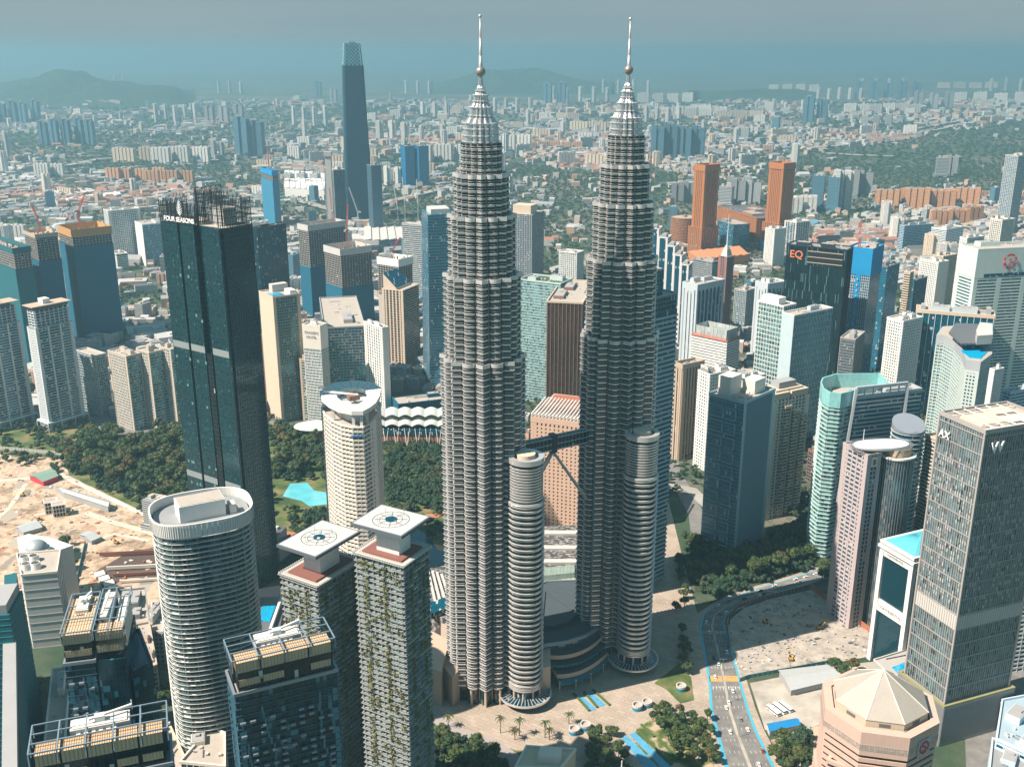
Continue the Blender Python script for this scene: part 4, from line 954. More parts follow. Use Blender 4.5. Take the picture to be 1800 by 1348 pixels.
B(OT, 'slim slab with blank white end and blue glass side, left of the dark green tower', ot, (250, 396), 88, 34, 237, 302, bh=.3, fs=2, fw=.1, gl=blueglass, wall=white, sides={0: dict(solid=True)}, plant=2)
B(OT, 'low white tiered office building below the slim white-ended slab', ot, (205, 448), 34, 36, 195, 224, bh=2, fs=0, wall=white)
B(OT, 'dark navy glass slab directly behind the dark green hotel tower', ot, (452, 402), 200, 50, 444, 502, bh=.5, fs=2.5, fw=.2, gl=dkglass, wall=dark, plant=1)
def pooltop():
    h = 156; Q = fq((480, 524), h, 36, 456, 526); t = tower(HT, 'slab hotel with cream ends and narrow rooftop pool between dark tower and round white tower', hot, Q, h, bh=.3, fs=2.2, fw=.12, gl=glass('sea_glass', (.03, .16, .20), var=.7), wall=cream, sides={0: dict(solid=True)}, par=1.5, plant=0, corner=3.5)
    slabbox(t, sub(Q, .05, .5, .15, .5), h + .1, h + 1.2, poolw, 'pool'); slabbox(t, sub(Q, .35, .95, .7, .95), h, h + 9, pale, 'plant_room'); slabbox(t, sub(Q, .7, .95, .1, .5), h, h + 5, white, 'plant_room')
pooltop()
B(AT, 'low brown slab with window rows tucked behind the dark green tower', apt, (480, 600), 90, 36, 458, 486, bh=1.5, fs=3, fw=1.2, wall=brown)
t, Q = construction('concrete tower with white screens, left one of three under the red cranes', (541, 396), 160, 45, 524, 606, 70, navy, pale, 9, True)
crane(*qp(Q, .8, .5), 158, 175, 40, R(110), redc, 'red luffing crane leaning over the left concrete tower', 70)
t, Q = construction('concrete tower with white screens, middle one of three under the red cranes', (598, 438), 137, 40, 570, 652, 62, navy, pale, 10)
crane(*qp(Q, .5, .5), 135, 160, 42, R(75), redc, 'red luffing crane standing on the middle concrete tower', 78)
t, Q = construction('concrete tower with white screens, right one of three under the red cranes', (700, 456), 126, 55, 664, 724, 60, concfr, white, 11)
crane(*qp(Q, .4, .5), 124, 138, 22, R(40), redc, 'short red crane on the right concrete tower', 50)
def slant14():
    h = 112; Q = fq((708, 512), h, 66, 672, 735); t = tower(OT, 'beige tower with dark glass slots and slanted glazed crown', ot, Q, h, bh=.5, fs=5.5, fw=2.2, corner=3.5, gl=blackglass, wall=cream, par=1.5, plant=0, sides={1: dict(corner=0, fs=0, bh=.9)})
    a, b_, c, d_ = sub(Q, .05, .95, .35, .98); m = MB(); z0, z1 = h, h + 22
    m.face([(*a, z0), (*b_, z0), (*b_, z0 + 3), (*a, z1)]); m.face([(*b_, z0), (*c, z0), (*c, z0 + 3), (*b_, z0 + 3)]); m.face([(*c, z0), (*d_, z0), (*d_, z1), (*c, z0 + 3)]); m.face([(*d_, z0), (*a, z0), (*a, z1), (*d_, z1)]); m.build('slanted_crown', cream, t)
    m = MB(); m.face([(*b_, z0+3.1), (*c, z0+3.1), (*d_, z1+.1), (*a, z1+.1)]); m.build('crown_glass', dkglass, t)
slant14()
B(OT, 'grey striped office slab left of the blue glass tower behind the left twin', ot, (741, 396), 136, 62, 707, 748, bh=1.5, fs=0, gl=dkglass, wall=pale, plant=1)
def blue16():
    h = 233; Q = fq((752, 378), h, 15, 741, 800); P0 = inset(Q, 1.0); t = thing(OT, 'tall tapering blue glass tower rising behind the left twin', ot, (*cen(Q), 0)); m = MB(); big = inset(Q, 1.12, Q[1]); m.loft([[(p[0] - 3, p[1]) for p in big], Q], [0, h]); m.build('glazing', glass('ice_blue_glass', (.04, .22, .33), 1.6, 3.8, var=.5, metal=.5, lit=.04), t)
    m = MB()
    for k in range(60): s_ = k/60; q = [lerp(a, b_, s_) for a, b_ in zip([(p[0]-3, p[1]) for p in big], Q)]; m.ring(q, offset(q, .25), h*s_, h*s_ + .3, False)
    m.build('floor_band', steel_d, t); slabbox(t, inset(Q, .7), h, h + 6, pale, 'plant_room')
blue16()
# convention centre and hotels behind the park
Q = fq((562, 575), 122, 70, 532, 574); t = tower(HT, 'white sign block of the park hotel with blank upper face', hot, Q, 122, bh=.8, fs=2, fw=.5, gl=tealglass, wall=white, top=28, topm=warmwhite, plant=1)
facetext('TRADERS', Q, 0, .5, 114, 4.6, grey, t, .9, .1); facetext('HOTEL', Q, 0, .5, 108.5, 4.6, grey, t, .9, .1)
B(HT, 'broad teal gridded hotel slab facing the park between its white end towers', hot, (570, 578), 112, 12, 562, 641, bh=.8, fs=4, fw=.4, gl=tealglass, wall=grey, plant=1)
B(HT, 'white end tower with columns of small windows, right of the teal gridded hotel', hot, (672, 578), 118, 40, 640, 682, bh=.9, fs=5, fw=2.6, gl=dkglass, wall=white, plant=2)
B(HT, 'narrow pale tower with teal glass strip in front of the hotel sign block', hot, (556, 636), 78, 66, 527, 567, bh=1.0, fs=7, fw=.8, gl=tealglass, wall=beige, plant=2, corner=3)
def convention():
    Q = ppx([(660, 742), (660, 766), (790, 768), (790, 745)], 12); t = thing('convention_centre', 'long convention hall with white wave roof over brick base beyond the park', 'convention hall', (*cen(Q), 0))
    m = MB(); m.prism(Q, 0, 14, False); bo = m.build('brick_base', paint('terracotta_brick', (.40, .19, .12)), t)
    m = MB(); m.prism(offset(Q, 1), 14, 20, True); m.build('glazing', dkglass, t)
    for row, (y0, y1, zz) in enumerate(((745, 728, 24), (728, 712, 30))):
        for k in range(6):
            x0, x1 = 655 + k * 23, 655 + (k+1) * 23; A, B_, C_, D = at(x0, y0+4, zz), at(x1, y0+4, zz), at(x1, y1+4, zz), at(x0, y1+4, zz); m = MB(); K = 8
            for j in range(K):
                f0, f1 = j/K, (j+1)/K; hz = lambda f: zz + 3.0 * math.sin(math.pi * f)
                a_, b_, c_, d_ = lerp(A, B_, f0), lerp(A, B_, f1), lerp(D, C_, f1), lerp(D, C_, f0)
                m.face([(*a_, hz(f0)), (*b_, hz(f1)), (*c_, hz(f1) * .93), (*d_, hz(f0) * .93)]); m.face([(*a_, hz(f0)-1), (*b_, hz(f1)-1), (*b_, hz(f1)), (*a_, hz(f0))])
            m.build('roof_wave', paint('membrane', (.66, .68, .62), .6), t)
    m = MB()
    for k in range(8): p = lerp(Q[1], Q[2], k/7); m.bar((p[0], p[1]-6, 0), (p[0]+3, p[1], 22), .6); m.bar((p[0], p[1]-6, 0), (p[0]-3, p[1], 22), .6)
    m.build('strut', white, t)
    q = supell(at(553, 752, 12), 24, 17, 0, 2.2, 24); p = thing('pavilion', 'round pavilion with white dish roof and brick wall at the park edge', 'pavilion', (*cen(q), 0)); m = MB(); m.prism(inset(q, .8), 0, 9, True); m.build('brick_wall', M['terracotta_brick'], p); m = MB(); m.loft([inset(q, .9), q, inset(q, .4)], [12, 14.5, 19]); m.build('dish_roof', M['membrane'], p); m = MB(); m.prism(inset(q, .75), 9, 13, False); m.build('glazing', dkglass, p)
    B('annexe', 'low blue netted building site with white cabin beside the white wave roof', 'building site', (700, 712), 30, 20, 690, 800, bh=0, fs=0, gl=navy, wall=navy, plant=1)
convention()
# ---------------- between and behind the twins
B(AT, 'mint glass slab with planted roof and pool seen between the twins', apt, (985, 500), 158, 62, 914, 1006, bh=.5, fs=0, gl=mint, wall=paint('pale_mint', (.50, .60, .57)), roofm=paint('roof_garden', (.06, .10, .05)), plant=2)
B(OT, 'bronze glass tower with vertical ribs seen between the twins', ot, (1024, 534), 153, 79, 962, 1045, bh=0, fs=4.5, fw=.7, dep=.6, gl=bronze, wall=brown, par=2, plant=2, topm=cream)
t = B(HT, 'pink stone hotel slab with small square windows behind the skybridge', hot, (1040, 745), 114, 70, 934, 1075, bh=1.9, fs=4.2, fw=2.6, dep=.5, gl=winglass, wall=paint('rose_stone', (.62, .42, .31)), band=paint('rose_stone', (.62, .42, .31)), par=0, plant=0, top=5)
Q = fq((1040, 745), 114, 70, 934, 1075); m = MB()
for k in range(18): m.bar((*qp(Q, 0, k/17), 116), (*qp(Q, .6, k/17), 119), .8, 2.2)
m.build('roof_rib', white, t); slabbox(t, sub(Q, .2, .9, .05, .95), 114, 116, redtile, 'red_roof')
B(AT, 'dark tower with beige crown block peeking past the left twin', apt, (935, 378), 140, 66, 893, 956, bh=1.0, fs=5, fw=1.2, gl=dkglass, wall=grey, par=0, plant=0)
Q = fq((935, 378), 140, 66, 893, 956); t0 = bpy.context.scene.collection.objects[-1]; 
crown_root = [o for o in C.objects if o.get('label', '').startswith('dark tower with beige crown')][0]; slabbox(crown_root, sub(Q, .1, .6, .1, .85), 140, 156, cream, 'crown_block')
B(AT, 'white slanting balcony slab seen between the twins above the mint slab', apt, (1014, 446), 70, 60, 983, 1026, bh=1.3, fs=4, fw=1.4, gl=dkglass, wall=white, plant=1)
def maxis():
    h = 250; R_ = at(1192, 516, h); Qr = []; d_ = R(40); L = 72; F = (R_[0] - math.cos(d_)*L, R_[1] - math.sin(d_)*L); Lp = (F[0] - math.sin(d_)*30, F[1] + math.cos(d_)*30); Q = [Lp, F, R_, (Lp[0]+R_[0]-F[0], Lp[1]+R_[1]-F[1])]
    Q = [(p[0], p[1]) for p in Q]; t = tower(OT, 'teal office tower with sloping-looking grey floor bands right behind the right twin', ot, Q, h - 12, fh=4, bh=1.7, fs=0, dep=.7, gl=dkglass, wall=paint('steel_blue_band', (.34, .44, .48), .5), par=0, plant=0)
    I = sub(Q, .35, .99, .05, .95); tower('x', 'x', 'x', I, h, z0=h - 12, bh=.4, fs=3, fw=.2, gl=dkglass, wall=steel_d, par=1, plant=0, root=t); J = sub(Q, .45, .78, .1, .9); tower('x', 'x', 'x', J, h + 22, z0=h, bh=.3, fs=2, fw=.15, gl=tealglass, wall=steel_d, par=0, plant=0, root=t)
maxis()
def stepped():
    t = None
    xs = [(1140, 1158, 402, 165), (1158, 1173, 418, 158), (1172, 1186, 433, 150), (1185, 1198, 449, 142), (1197, 1210, 466, 134)]
    for i, (x0, x1, y, h) in enumerate(xs):
        Q = face_quad((x0, y), (x1, y + 1), 26, h); c = cen(Q)
        if t is None: t = thing(OT, 'five-step cluster of blue glass slabs with white edge fins', ot, (*c, 0))
        tower('x', 'x', 'x', Q, h, bh=0, fs=0, gl=glass('ink_glass', (.01, .10, .17), var=.3), wall=white, corner=2.2, par=1, plant=0, root=t); slabbox(t, inset(Q, .5), h, h + 5, grey, 'plant_room')
stepped()
def arch(F, h, d, xL, xR, lab):
    Q = fq(F, h, d, xL, xR); gw = paint('pale_blue_frame', (.50, .55, .58)); t = tower(OT, lab, ot, Q, h, bh=0, fs=8, fw=1.6, dep=1.2, gl=dkglass, wall=gw, par=1.5, plant=2, sides={0: dict(fs=6, fw=4.4)}, corner=3)
    m = MB()
    for side in (0, 1):
        P, q = offset(Q, 1.35)[side], offset(Q, 1.35)[side+1]; L = math.dist(P, q); k = max(2, round(L / 8)); 
        for j in range(k):
            u0, u1 = j/k, (j+1)/k; N = 8
            for s_ in range(N):
                a, b_ = math.pi*s_/N, math.pi*(s_+1)/N; um = (u0+u1)/2; ru = (u1-u0)/2*.8; za, zb_ = h - 14 + math.sin(a)*7, h - 14 + math.sin(b_)*7
                A, B_ = lerp(P, q, um - ru*math.cos(a)), lerp(P, q, um - ru*math.cos(b_)); m.face([(*A, za), (*B_, zb_), (*B_, h - .1), (*A, h - .1)])
            for A_, B_ in ((u0, um - ru), (um + ru, u1)): m.wall(lerp(P, q, A_), lerp(P, q, B_), h - 14, h - .1)
    m.build('arched_frieze', gw, t)
arch((1226, 502), 130, 40, 1202, 1272, 'pale blue office tower crowned by a row of arches')
arch((1350, 500), 112, 30, 1330, 1382, 'white office tower with tall arched window bays left of the black glass hotel')
def eq():
    h = 199; Q = fq((1489, 441), h, 57, 1384, 1500); t = tower(HT, 'black glass hotel tower with orange EQ letters and open top storeys', hot, Q, h, bh=.0, fs=1.6, fw=.14, dep=.3, gl=glass('streaked_glass', (.012, .05, .065), 1.2, 11, var=1.0, lit=.08, litc=(.10, .20, .22), metal=.5), wall=dark, par=1.5, plant=2, roofm=roofg)
    P, q = offset(Q, .5)[0], offset(Q, .5)[1]; m = MB(); m.wall(lerp(P, q, .36), lerp(P, q, .93), h - 18, h - 5); m.build('painted_storey_shade', paint('void_shade_paint', (.006, .012, .016), .9), t)  # flat near-black sheet, painted as the shaded depth of the open storeys
    m = MB(); 
    for z in (h - 5, h - 12, h - 19): m.bar((*lerp(P, q, .36), z), (*lerp(P, q, .94), z), .9, .8)
    m.build('beam', beige, t); facetext('EQ', Q, 0, .17, h - 11, 13, paint('orange_sign', (.75, .20, .08), streak=False), t, .8, .2)
    B(OT, 'grey louvred slab standing in front of the blue netted tower', ot, (1503, 598), 96, 57, 1478, 1520, bh=.5, fs=1.4, fw=.3, gl=dkglass, wall=grey)
eq()
def b33():
    h = 188; Q = fq((1534, 440), h, 52, 1492, 1553); t, Q2 = None, Q
    t = tower(OT, 'tower under construction with bright blue netted head and hoist strip', ot, Q, h, bh=.6, fs=2.6, fw=.5, gl=glass('navy_panel', (.02, .12, .20), var=.5), wall=paint('pale_fins', (.45, .50, .54)), par=0, plant=1, sides={1: dict(fs=0, bh=.4)})
    m = MB(); O = offset(Q, .8); m.ring(offset(Q, .2), O, h - 34, h + 2, True); m.build('blue_net', bnet, t)
    m = MB(); P, q = offset(Q, 1.0)[0], offset(Q, 1.0)[1]; m.wall(lerp(P, q, .42), lerp(P, q, .62), 40, h - 34); so = m.build('hoist_strip', bnet, t); k = MB(); rr = random.Random(1)
    for j in range(14): p = lerp(P, q, .52); k.box(p[0], p[1], 48 + j * 7.6, 2.4, 1.6, 2.6, .9)
    k.build('hoist_platform', concfr, so)
    I = sub(Q, .55, 1, .0, 1); crane(*qp(Q, .3, .7), h, h + 14, 20, R(80), redc, 'small red crane on the blue netted tower head', 65)
    B(OT, 'plain blue glass slab on the right flank of the blue netted tower', ot, (1560, 470), 150, 45, 1549, 1582, bh=.2, fs=0, gl=blueglass, wall=steel_d)
b33()
def g34():
    h = 159; gg = glass('aqua_windows', (.12, .30, .31), 1.9, 3.5, var=.8, lit=.25, litc=(.015, .05, .07), metal=.3)
    Q = fq((1377, 543), h, 38, 1334, 1398); t = tower(OT, 'white gridded office tower with aqua windows in two offset blocks', ot, Q, h + 2, bh=.55, fs=3.8, fw=.5, dep=.7, gl=gg, wall=white, plant=0, fh=5.2)
    slabbox(t, sub(Q, .1, .7, .25, .95), h + 2, h + 10, white, 'plant_room'); Q2 = fq((1396, 556), h - 2, 34, 1376, 1463); tower('x', 'x', 'x', Q2, h - 2, fh=7.2, bh=.5, fs=2.6, fw=.4, gl=glass('aqua_blue', (.05, .21, .27), 1.3, 3.6, var=.9, metal=.45, lit=.06), wall=paint('pale_aqua_frame', (.45, .55, .58)), sides={0: dict(solid=True)}, plant=1, root=t, topm=white)
g34()
def b35():
    h = 84; Q = fq((1278, 600), h, 47, 1216, 1300); t = tower(OT, 'white horizontally banded office block with ribbed glass crown', ot, Q, h, fh=3.6, bh=2.4, fs=0, dep=.5, gl=dkglass, wall=white, par=0, plant=0)
    I = sub(Q, .04, .96, .04, .9); m = MB(); m.ring(offset(I, -.4), I, h, h + 13); m.build('glass_crown', glass('crown_glass', (.46, .50, .48), 1.1, 13, var=.4, lit=.1, litc=(.2, .3, .3), metal=.1, rough=.4), t); slabbox(t, sub(Q, .2, .8, .2, .7), h, h + 7, grey, 'plant_room')
    m = MB(); P, q = offset(Q, .7)[0], offset(Q, .7)[1]; n_ = 22
    for k in range(n_): A = lerp(P, q, .04 + .92*k/n_); B_ = lerp(P, q, .04 + .92*(k+.6)/n_); m.wall(A, B_, h + .6, h + 3.6)
    m.ring(offset(Q, .1), offset(Q, .65), h - 1, h + .5, False); m.build('red_lettering', paint('faded_red', (.6, .20, .14), streak=False), t)
b35()
def hyatt():
    h = 150; Q = fq((1308, 710), h, 46, 1247, 1362); gb = glass('slate_glass', (.07, .20, .27), 1.6, 3.7, var=.5, lit=.03, metal=.35, rough=.25)
    t = tower(HT, 'slate blue glass hotel with projecting box windows on its left face', hot, Q, h, bh=.25, fs=0, dep=.35, gl=gb, wall=paint('slate_frame', (.26, .40, .47), .5), par=2.2, plant=0, sides={1: dict(bh=.0, fs=.9, fw=.12, corner=4.2)})
    P, q = Q[0], Q[1]; L = math.dist(P, q); dx, dy = (q[0]-P[0])/L, (q[1]-P[1])/L; nx, ny = dy, -dx; m = MB(); z = 14
    while z < h - 12:
        for (u0, u1) in ((.02, .44), (.50, .80)):
            A, B_ = (P[0]+dx*L*u0, P[1]+dy*L*u0), (P[0]+dx*L*u1, P[1]+dy*L*u1); q4 = [A, (A[0]+nx*1.1, A[1]+ny*1.1), (B_[0]+nx*1.1, B_[1]+ny*1.1), B_]
            m.ring(offset(q4, -.4), q4, z, z + .5); m.ring(offset(q4, -.4), q4, z + 9.6, z + 10.1)
            m.box(B_[0]+nx*.6, B_[1]+ny*.6, z + .5, .7, 1.1, 9.1, math.atan2(dy, dx))
        z += 13.2
    m.build('box_window_frame', paint('slate_frame', (.26, .40, .47), .5), t)
    slabbox(t, sub(Q, .15, .5, .55, .9), h, h + 17, warmwhite, 'lift_tower'); slabbox(t, sub(Q, .55, .9, .2, .55), h, h + 12, warmwhite, 'lift_tower'); m = MB(); m.bar((*qp(Q, .2, .95), h + 1), (*qp(Q, .4, .6), h + 14), 3, 1); m.bar((*qp(Q, .5, .35), h + 1), (*qp(Q, .7, .6), h + 9), 3, 1); m.build('sloping_wall', cream, t)
    m = MB(); 
    for _ in range(16): r_ = random.Random(_); p = qp(Q, r_.uniform(.05, .95), r_.uniform(.05, .5)); m.box(p[0], p[1], h + .1, 2, 2, 1.6)
    m.build('roof_units', pale, t)
hyatt()
B(OT, 'beige fluted concrete tower just right of the teal banded tower', ot, (1200, 648), 107, 32, 1186, 1236, bh=0, fs=4.2, fw=2.6, dep=.9, gl=dkglass, wall=beige, par=5, plant=2)
t = B(OT, 'white narrow-windowed tower with grey sign box on its roof', ot, (1248, 660), 108, 30, 1228, 1292, bh=1.6, fs=3.4, fw=1.8, gl=dkglass, wall=white, plant=3)
Qe = fq((1248, 660), 108, 30, 1228, 1292); slabbox(t, sub(Qe, .05, .1, .3, .95), 108, 115.5, pale, 'sign_box'); facetext('etiqa', [qp(Qe, .05, .95), qp(Qe, .05, .3)], 0, .5, 111.5, 6, grey, t, .4, .1)
B(OT, 'white block with tall plain lift tower behind the grey sign box', ot, (1305, 668), 96, 30, 1288, 1345, bh=1.1, fs=4, fw=1, gl=blueglass, wall=paint('blue_white_wall', (.56, .60, .62)), plant=3, par=2)
def ccondo():
    h = 128; Q = fq((1362, 694), h, 30, 1334, 1422); t = tower(AT, 'cream apartment tower with stepped crown and arched base right of the slate hotel', apt, Q, h - 6, fh=3.3, bh=1.0, fs=4.4, fw=1.3, corner=4, dep=.9, gl=glass('green_window', (.06, .13, .13), 2, 3.3, var=.8, lit=.12), wall=warmwhite, band=warmwhite, par=0, plant=0)
    for u0, u1, v0, v1, hh in ((.0, .45, .0, .5, 6), (.5, 1, 0, .45, 6), (.1, .9, .15, .95, 8)): slabbox(t, sub(Q, u0, u1, v0, v1), h - 6, h - 6 + hh, cream, 'stepped_crown')
    slabbox(t, sub(Q, .25, .75, .3, .8), h + 2, h + 8, grey, 'plant_room')
    for k in range(3):
        I = sub(Q, .3 + k*.25, .47 + k*.25, -.10, .05); tower('x', 'x', 'x', I, h - 14 - k*6, fh=3.3, bh=1.3, fs=0, gl=M['green_window'], wall=cream, par=1, plant=0, root=t)
ccondo()
B(AT, 'low dark block in the gap between the cream tower and the turquoise tower', apt, (1440, 800), 34, 25, 1422, 1456, bh=1, fs=3, gl=dkglass, wall=brown)
# ---------------- right, middle distance
B(AT, 'white apartment tower with punched windows right of the blue netted tower', apt, (1588, 566), 128, 34, 1560, 1622, bh=1.5, fs=3.4, fw=1.5, gl=dkglass, wall=white, plant=3)
def striped():
    h = 135; Q = fq((1668, 556), h, 70, 1606, 1700); Q = face_quad((1612, 545), (1748, 556), 26, h); t = tower(AT, 'wide navy slab with thin white stripes under a cream roof beam', apt, Q, h, bh=.0, fs=7, fw=.7, dep=.8, gl=glass('navy_slab_glass', (.0, .10, .16), 2, 3.3, var=.6), wall=paint('pale_stripe', (.50, .56, .58)), top=3, topm=cream, plant=4, par=1)
    m = MB()
    for k in range(6): p = qp(Q, .08 + k*.17, .5); m.box(p[0], p[1], h, 5, 14, 5 + (k % 2) * 2, rang(Q))
    m.build('roof_gable', grey, t)
striped()
def logo():
    h = 208; Q = face_quad((1720, 440), (1850, 434), 34, h); g_ = paint('mint_tile', (.55, .64, .60)); t = tower(OT, 'pale mint tiled tower with large red octagonal emblem, right edge', ot, Q, h, fh=3.9, bh=1.9, fs=30, fw=6, dep=.8, gl=dkglass, wall=g_, band=g_, top=34, topm=g_, plant=1, corner=5)
    P = [Q[1], Q[2]]; torus_sign(t, (P[0][0], P[0][1]-2), (P[1][0], P[1][1]-2), .44, h - 15, 8.2); facetext('S', P, 0, .44, h - 15, 9, rsign, t, 2, .2)
    m = MB(); P0, P1 = offset(Q, 1.1)[1], offset(Q, 1.1)[2]; m.wall(lerp(P0, P1, .12), lerp(P0, P1, .99), h - 33, h - 29); m.build('window_band', dkglass, t)
logo()
for F, h, d, xL, xR, lab, kk in (
    ((1700, 420), 150, 30, 1688, 1730, 'white stepped apartment tower far right behind the pale mint tower', dict(bh=1.5, fs=3.2, fw=1.4, wall=white)),
    ((1762, 388), 150, 30, 1742, 1784, 'white pinnacled condominium above the pale mint tower', dict(bh=1.3, fs=3.5, fw=1.2, wall=warmwhite, plant=3)),
    ((1712, 474), 110, 34, 1682, 1728, 'white punched-window tower in front of the stepped white tower', dict(bh=1.5, fs=3.2, fw=1.5, wall=white)),
    ((1650, 462), 100, 30, 1618, 1668, 'white hotel slab with blank right end in the right middle distance', dict(bh=1.4, fs=3.2, fw=1.4, wall=white, sides={1: dict(solid=True)})),
    ((1658, 452), 104, 34, 1640, 1682, 'peach apartment block behind the white hotel slab', dict(bh=1.3, fs=3.6, fw=1.4, wall=cream)),
    ((1600, 480), 118, 40, 1590, 1606, 'narrow cream tower with brown floor stripes and antenna', dict(bh=1.8, fs=0, wall=cream, gl=blackglass)),
    ((1612, 492), 104, 40, 1600, 1630, 'curved navy glass tower beside the cream striped tower', dict(bh=.3, fs=2, fw=.1, wall=steel_d, gl=blueglass)),
    ((1556, 492), 96, 30, 1546, 1576, 'white banded rounded office block right of the blue glass slab', dict(bh=2.0, fs=0, wall=white)),
    ((1590, 398), 58, 22, 1582, 1642, 'long blue and white striped office block, left of two by the flyover', dict(bh=1.6, fs=0, wall=paint('pale_blue_band', (.42, .52, .60)), gl=blueglass)),
    ((1664, 404), 60, 36, 1638, 1694, 'white banded office block with blue logo strip, right of two by the flyover', dict(bh=1.8, fs=0, wall=white, gl=blueglass)),
    ((1362, 404), 80, 36, 1346, 1382, 'plain white gridded tower left of the black glass hotel', dict(bh=1.6, fs=3.4, fw=1.8, wall=white)),
    ((1400, 392), 74, 34, 1380, 1424, 'white framed dark glass block behind the plain white gridded tower', dict(bh=.4, fs=8, fw=1, wall=white, gl=dkglass, corner=2.5)),
    ((1748, 652), 96, 30, 1740, 1764, 'small white block right of the curved mint hotel', dict(bh=2.4, fs=2.5, fw=2.0, wall=white)),
    ((1776, 690), 92, 24, 1764, 1830, 'blue and white banded block at the right edge above the W tower', dict(bh=1.7, fs=0, wall=paint('pale_blue_band', (.42, .52, .60)), gl=blueglass)),
    ((1240, 392), 60, 30, 1228, 1258, 'grey banded office block near the orange towers', dict(bh=1.5, fs=0, wall=grey)),
    ((1252, 462), 66, 40, 1218, 1262, 'grey banded rounded office left of the brown pointed tower', dict(bh=1.5, fs=3, fw=.5, wall=grey, gl=dkglass)),
    ((1312, 512), 60, 45, 1292, 1330, 'blue windowed office with pale end wall', dict(bh=.8, fs=3, fw=.5, wall=pale, gl=blueglass)),
    ((1790, 275), 190, 30, 1768, 1806, 'tall patterned grey-blue tower at the far right edge', dict(bh=1.0, fs=5, fw=1, wall=pale, gl=blueglass, plant=3))):
    B(AT if 'apart' in lab or 'condo' in lab else OT, lab, apt if 'apart' in lab or 'condo' in lab else ot, F, h, d, xL, xR, **kk)
def pointed():
    h = 138; Q = fq((1278, 452), h, 40, 1264, 1290); t = tower(OT, 'brown stone tower with pointed roof and tall antenna', ot, Q, h, bh=1.4, fs=3.5, fw=1.4, gl=dkglass, wall=paint('rust_stone', (.30, .15, .13)), par=0, plant=0, corner=4)
    m = MB(); c = cen(Q); I = inset(Q, .8); m.loft([I, inset(Q, .5), inset(Q, .1)], [h, h + 10, h + 17]); m.build('pointed_roof', pale, t); m = MB(); m.cyl(*c, h + 17, h + 62, .9, .3, 8); m.build('antenna', white, t)
pointed()
def berjaya():
    for F, h, xL, xR, lab in (((1240, 292), 196, 1222, 1264, 'tall orange tower with dark slots, left one of the orange pair'), ((1378, 289), 194, 1354, 1398, 'tall orange tower with dark slots, right one of the orange pair')):
        Q = fq(F, h, 36, xL, xR); t = tower(HT, lab, hot, Q, h - 12, bh=1.4, fs=5, fw=2.8, dep=.9, gl=blackglass, wall=orange, par=0, plant=0, corner=5, fh=4.2); m = MB(); m.prism(offset(Q, 2), h - 12, h - 2, True, True); m.ring(offset(Q, -1), offset(Q, 1.4), h - 2, h + 2); m.build('crown', orange, t)
        b_ = offset(Q, 5); tower('x', 'x', 'x', b_, 62, bh=1.4, fs=6, fw=2.8, gl=dkglass, wall=orange, par=1, plant=0, root=t)
    B('shopping_centre', 'orange shopping block with dark vaulted roof between the orange towers', 'shopping centre', (1330, 385), 66, 14, 1262, 1392, bh=2.4, fs=8, fw=3.4, gl=blackglass, wall=orange, roofm=slate, plant=2)
    P = supell(at(1204, 382, 62), 32, 30, 0, 2, 28); tower(OT, 'round orange banded drum beside the left orange tower', ot, P, 62, bh=2.1, fs=0, wall=orange, gl=dkglass, plant=1)
    B(OT, 'dark blue glass block in front of the orange shopping block', ot, (1290, 396), 56, 18, 1262, 1318, bh=.2, fs=0, gl=blueglass, wall=steel_d, plant=1)
berjaya()
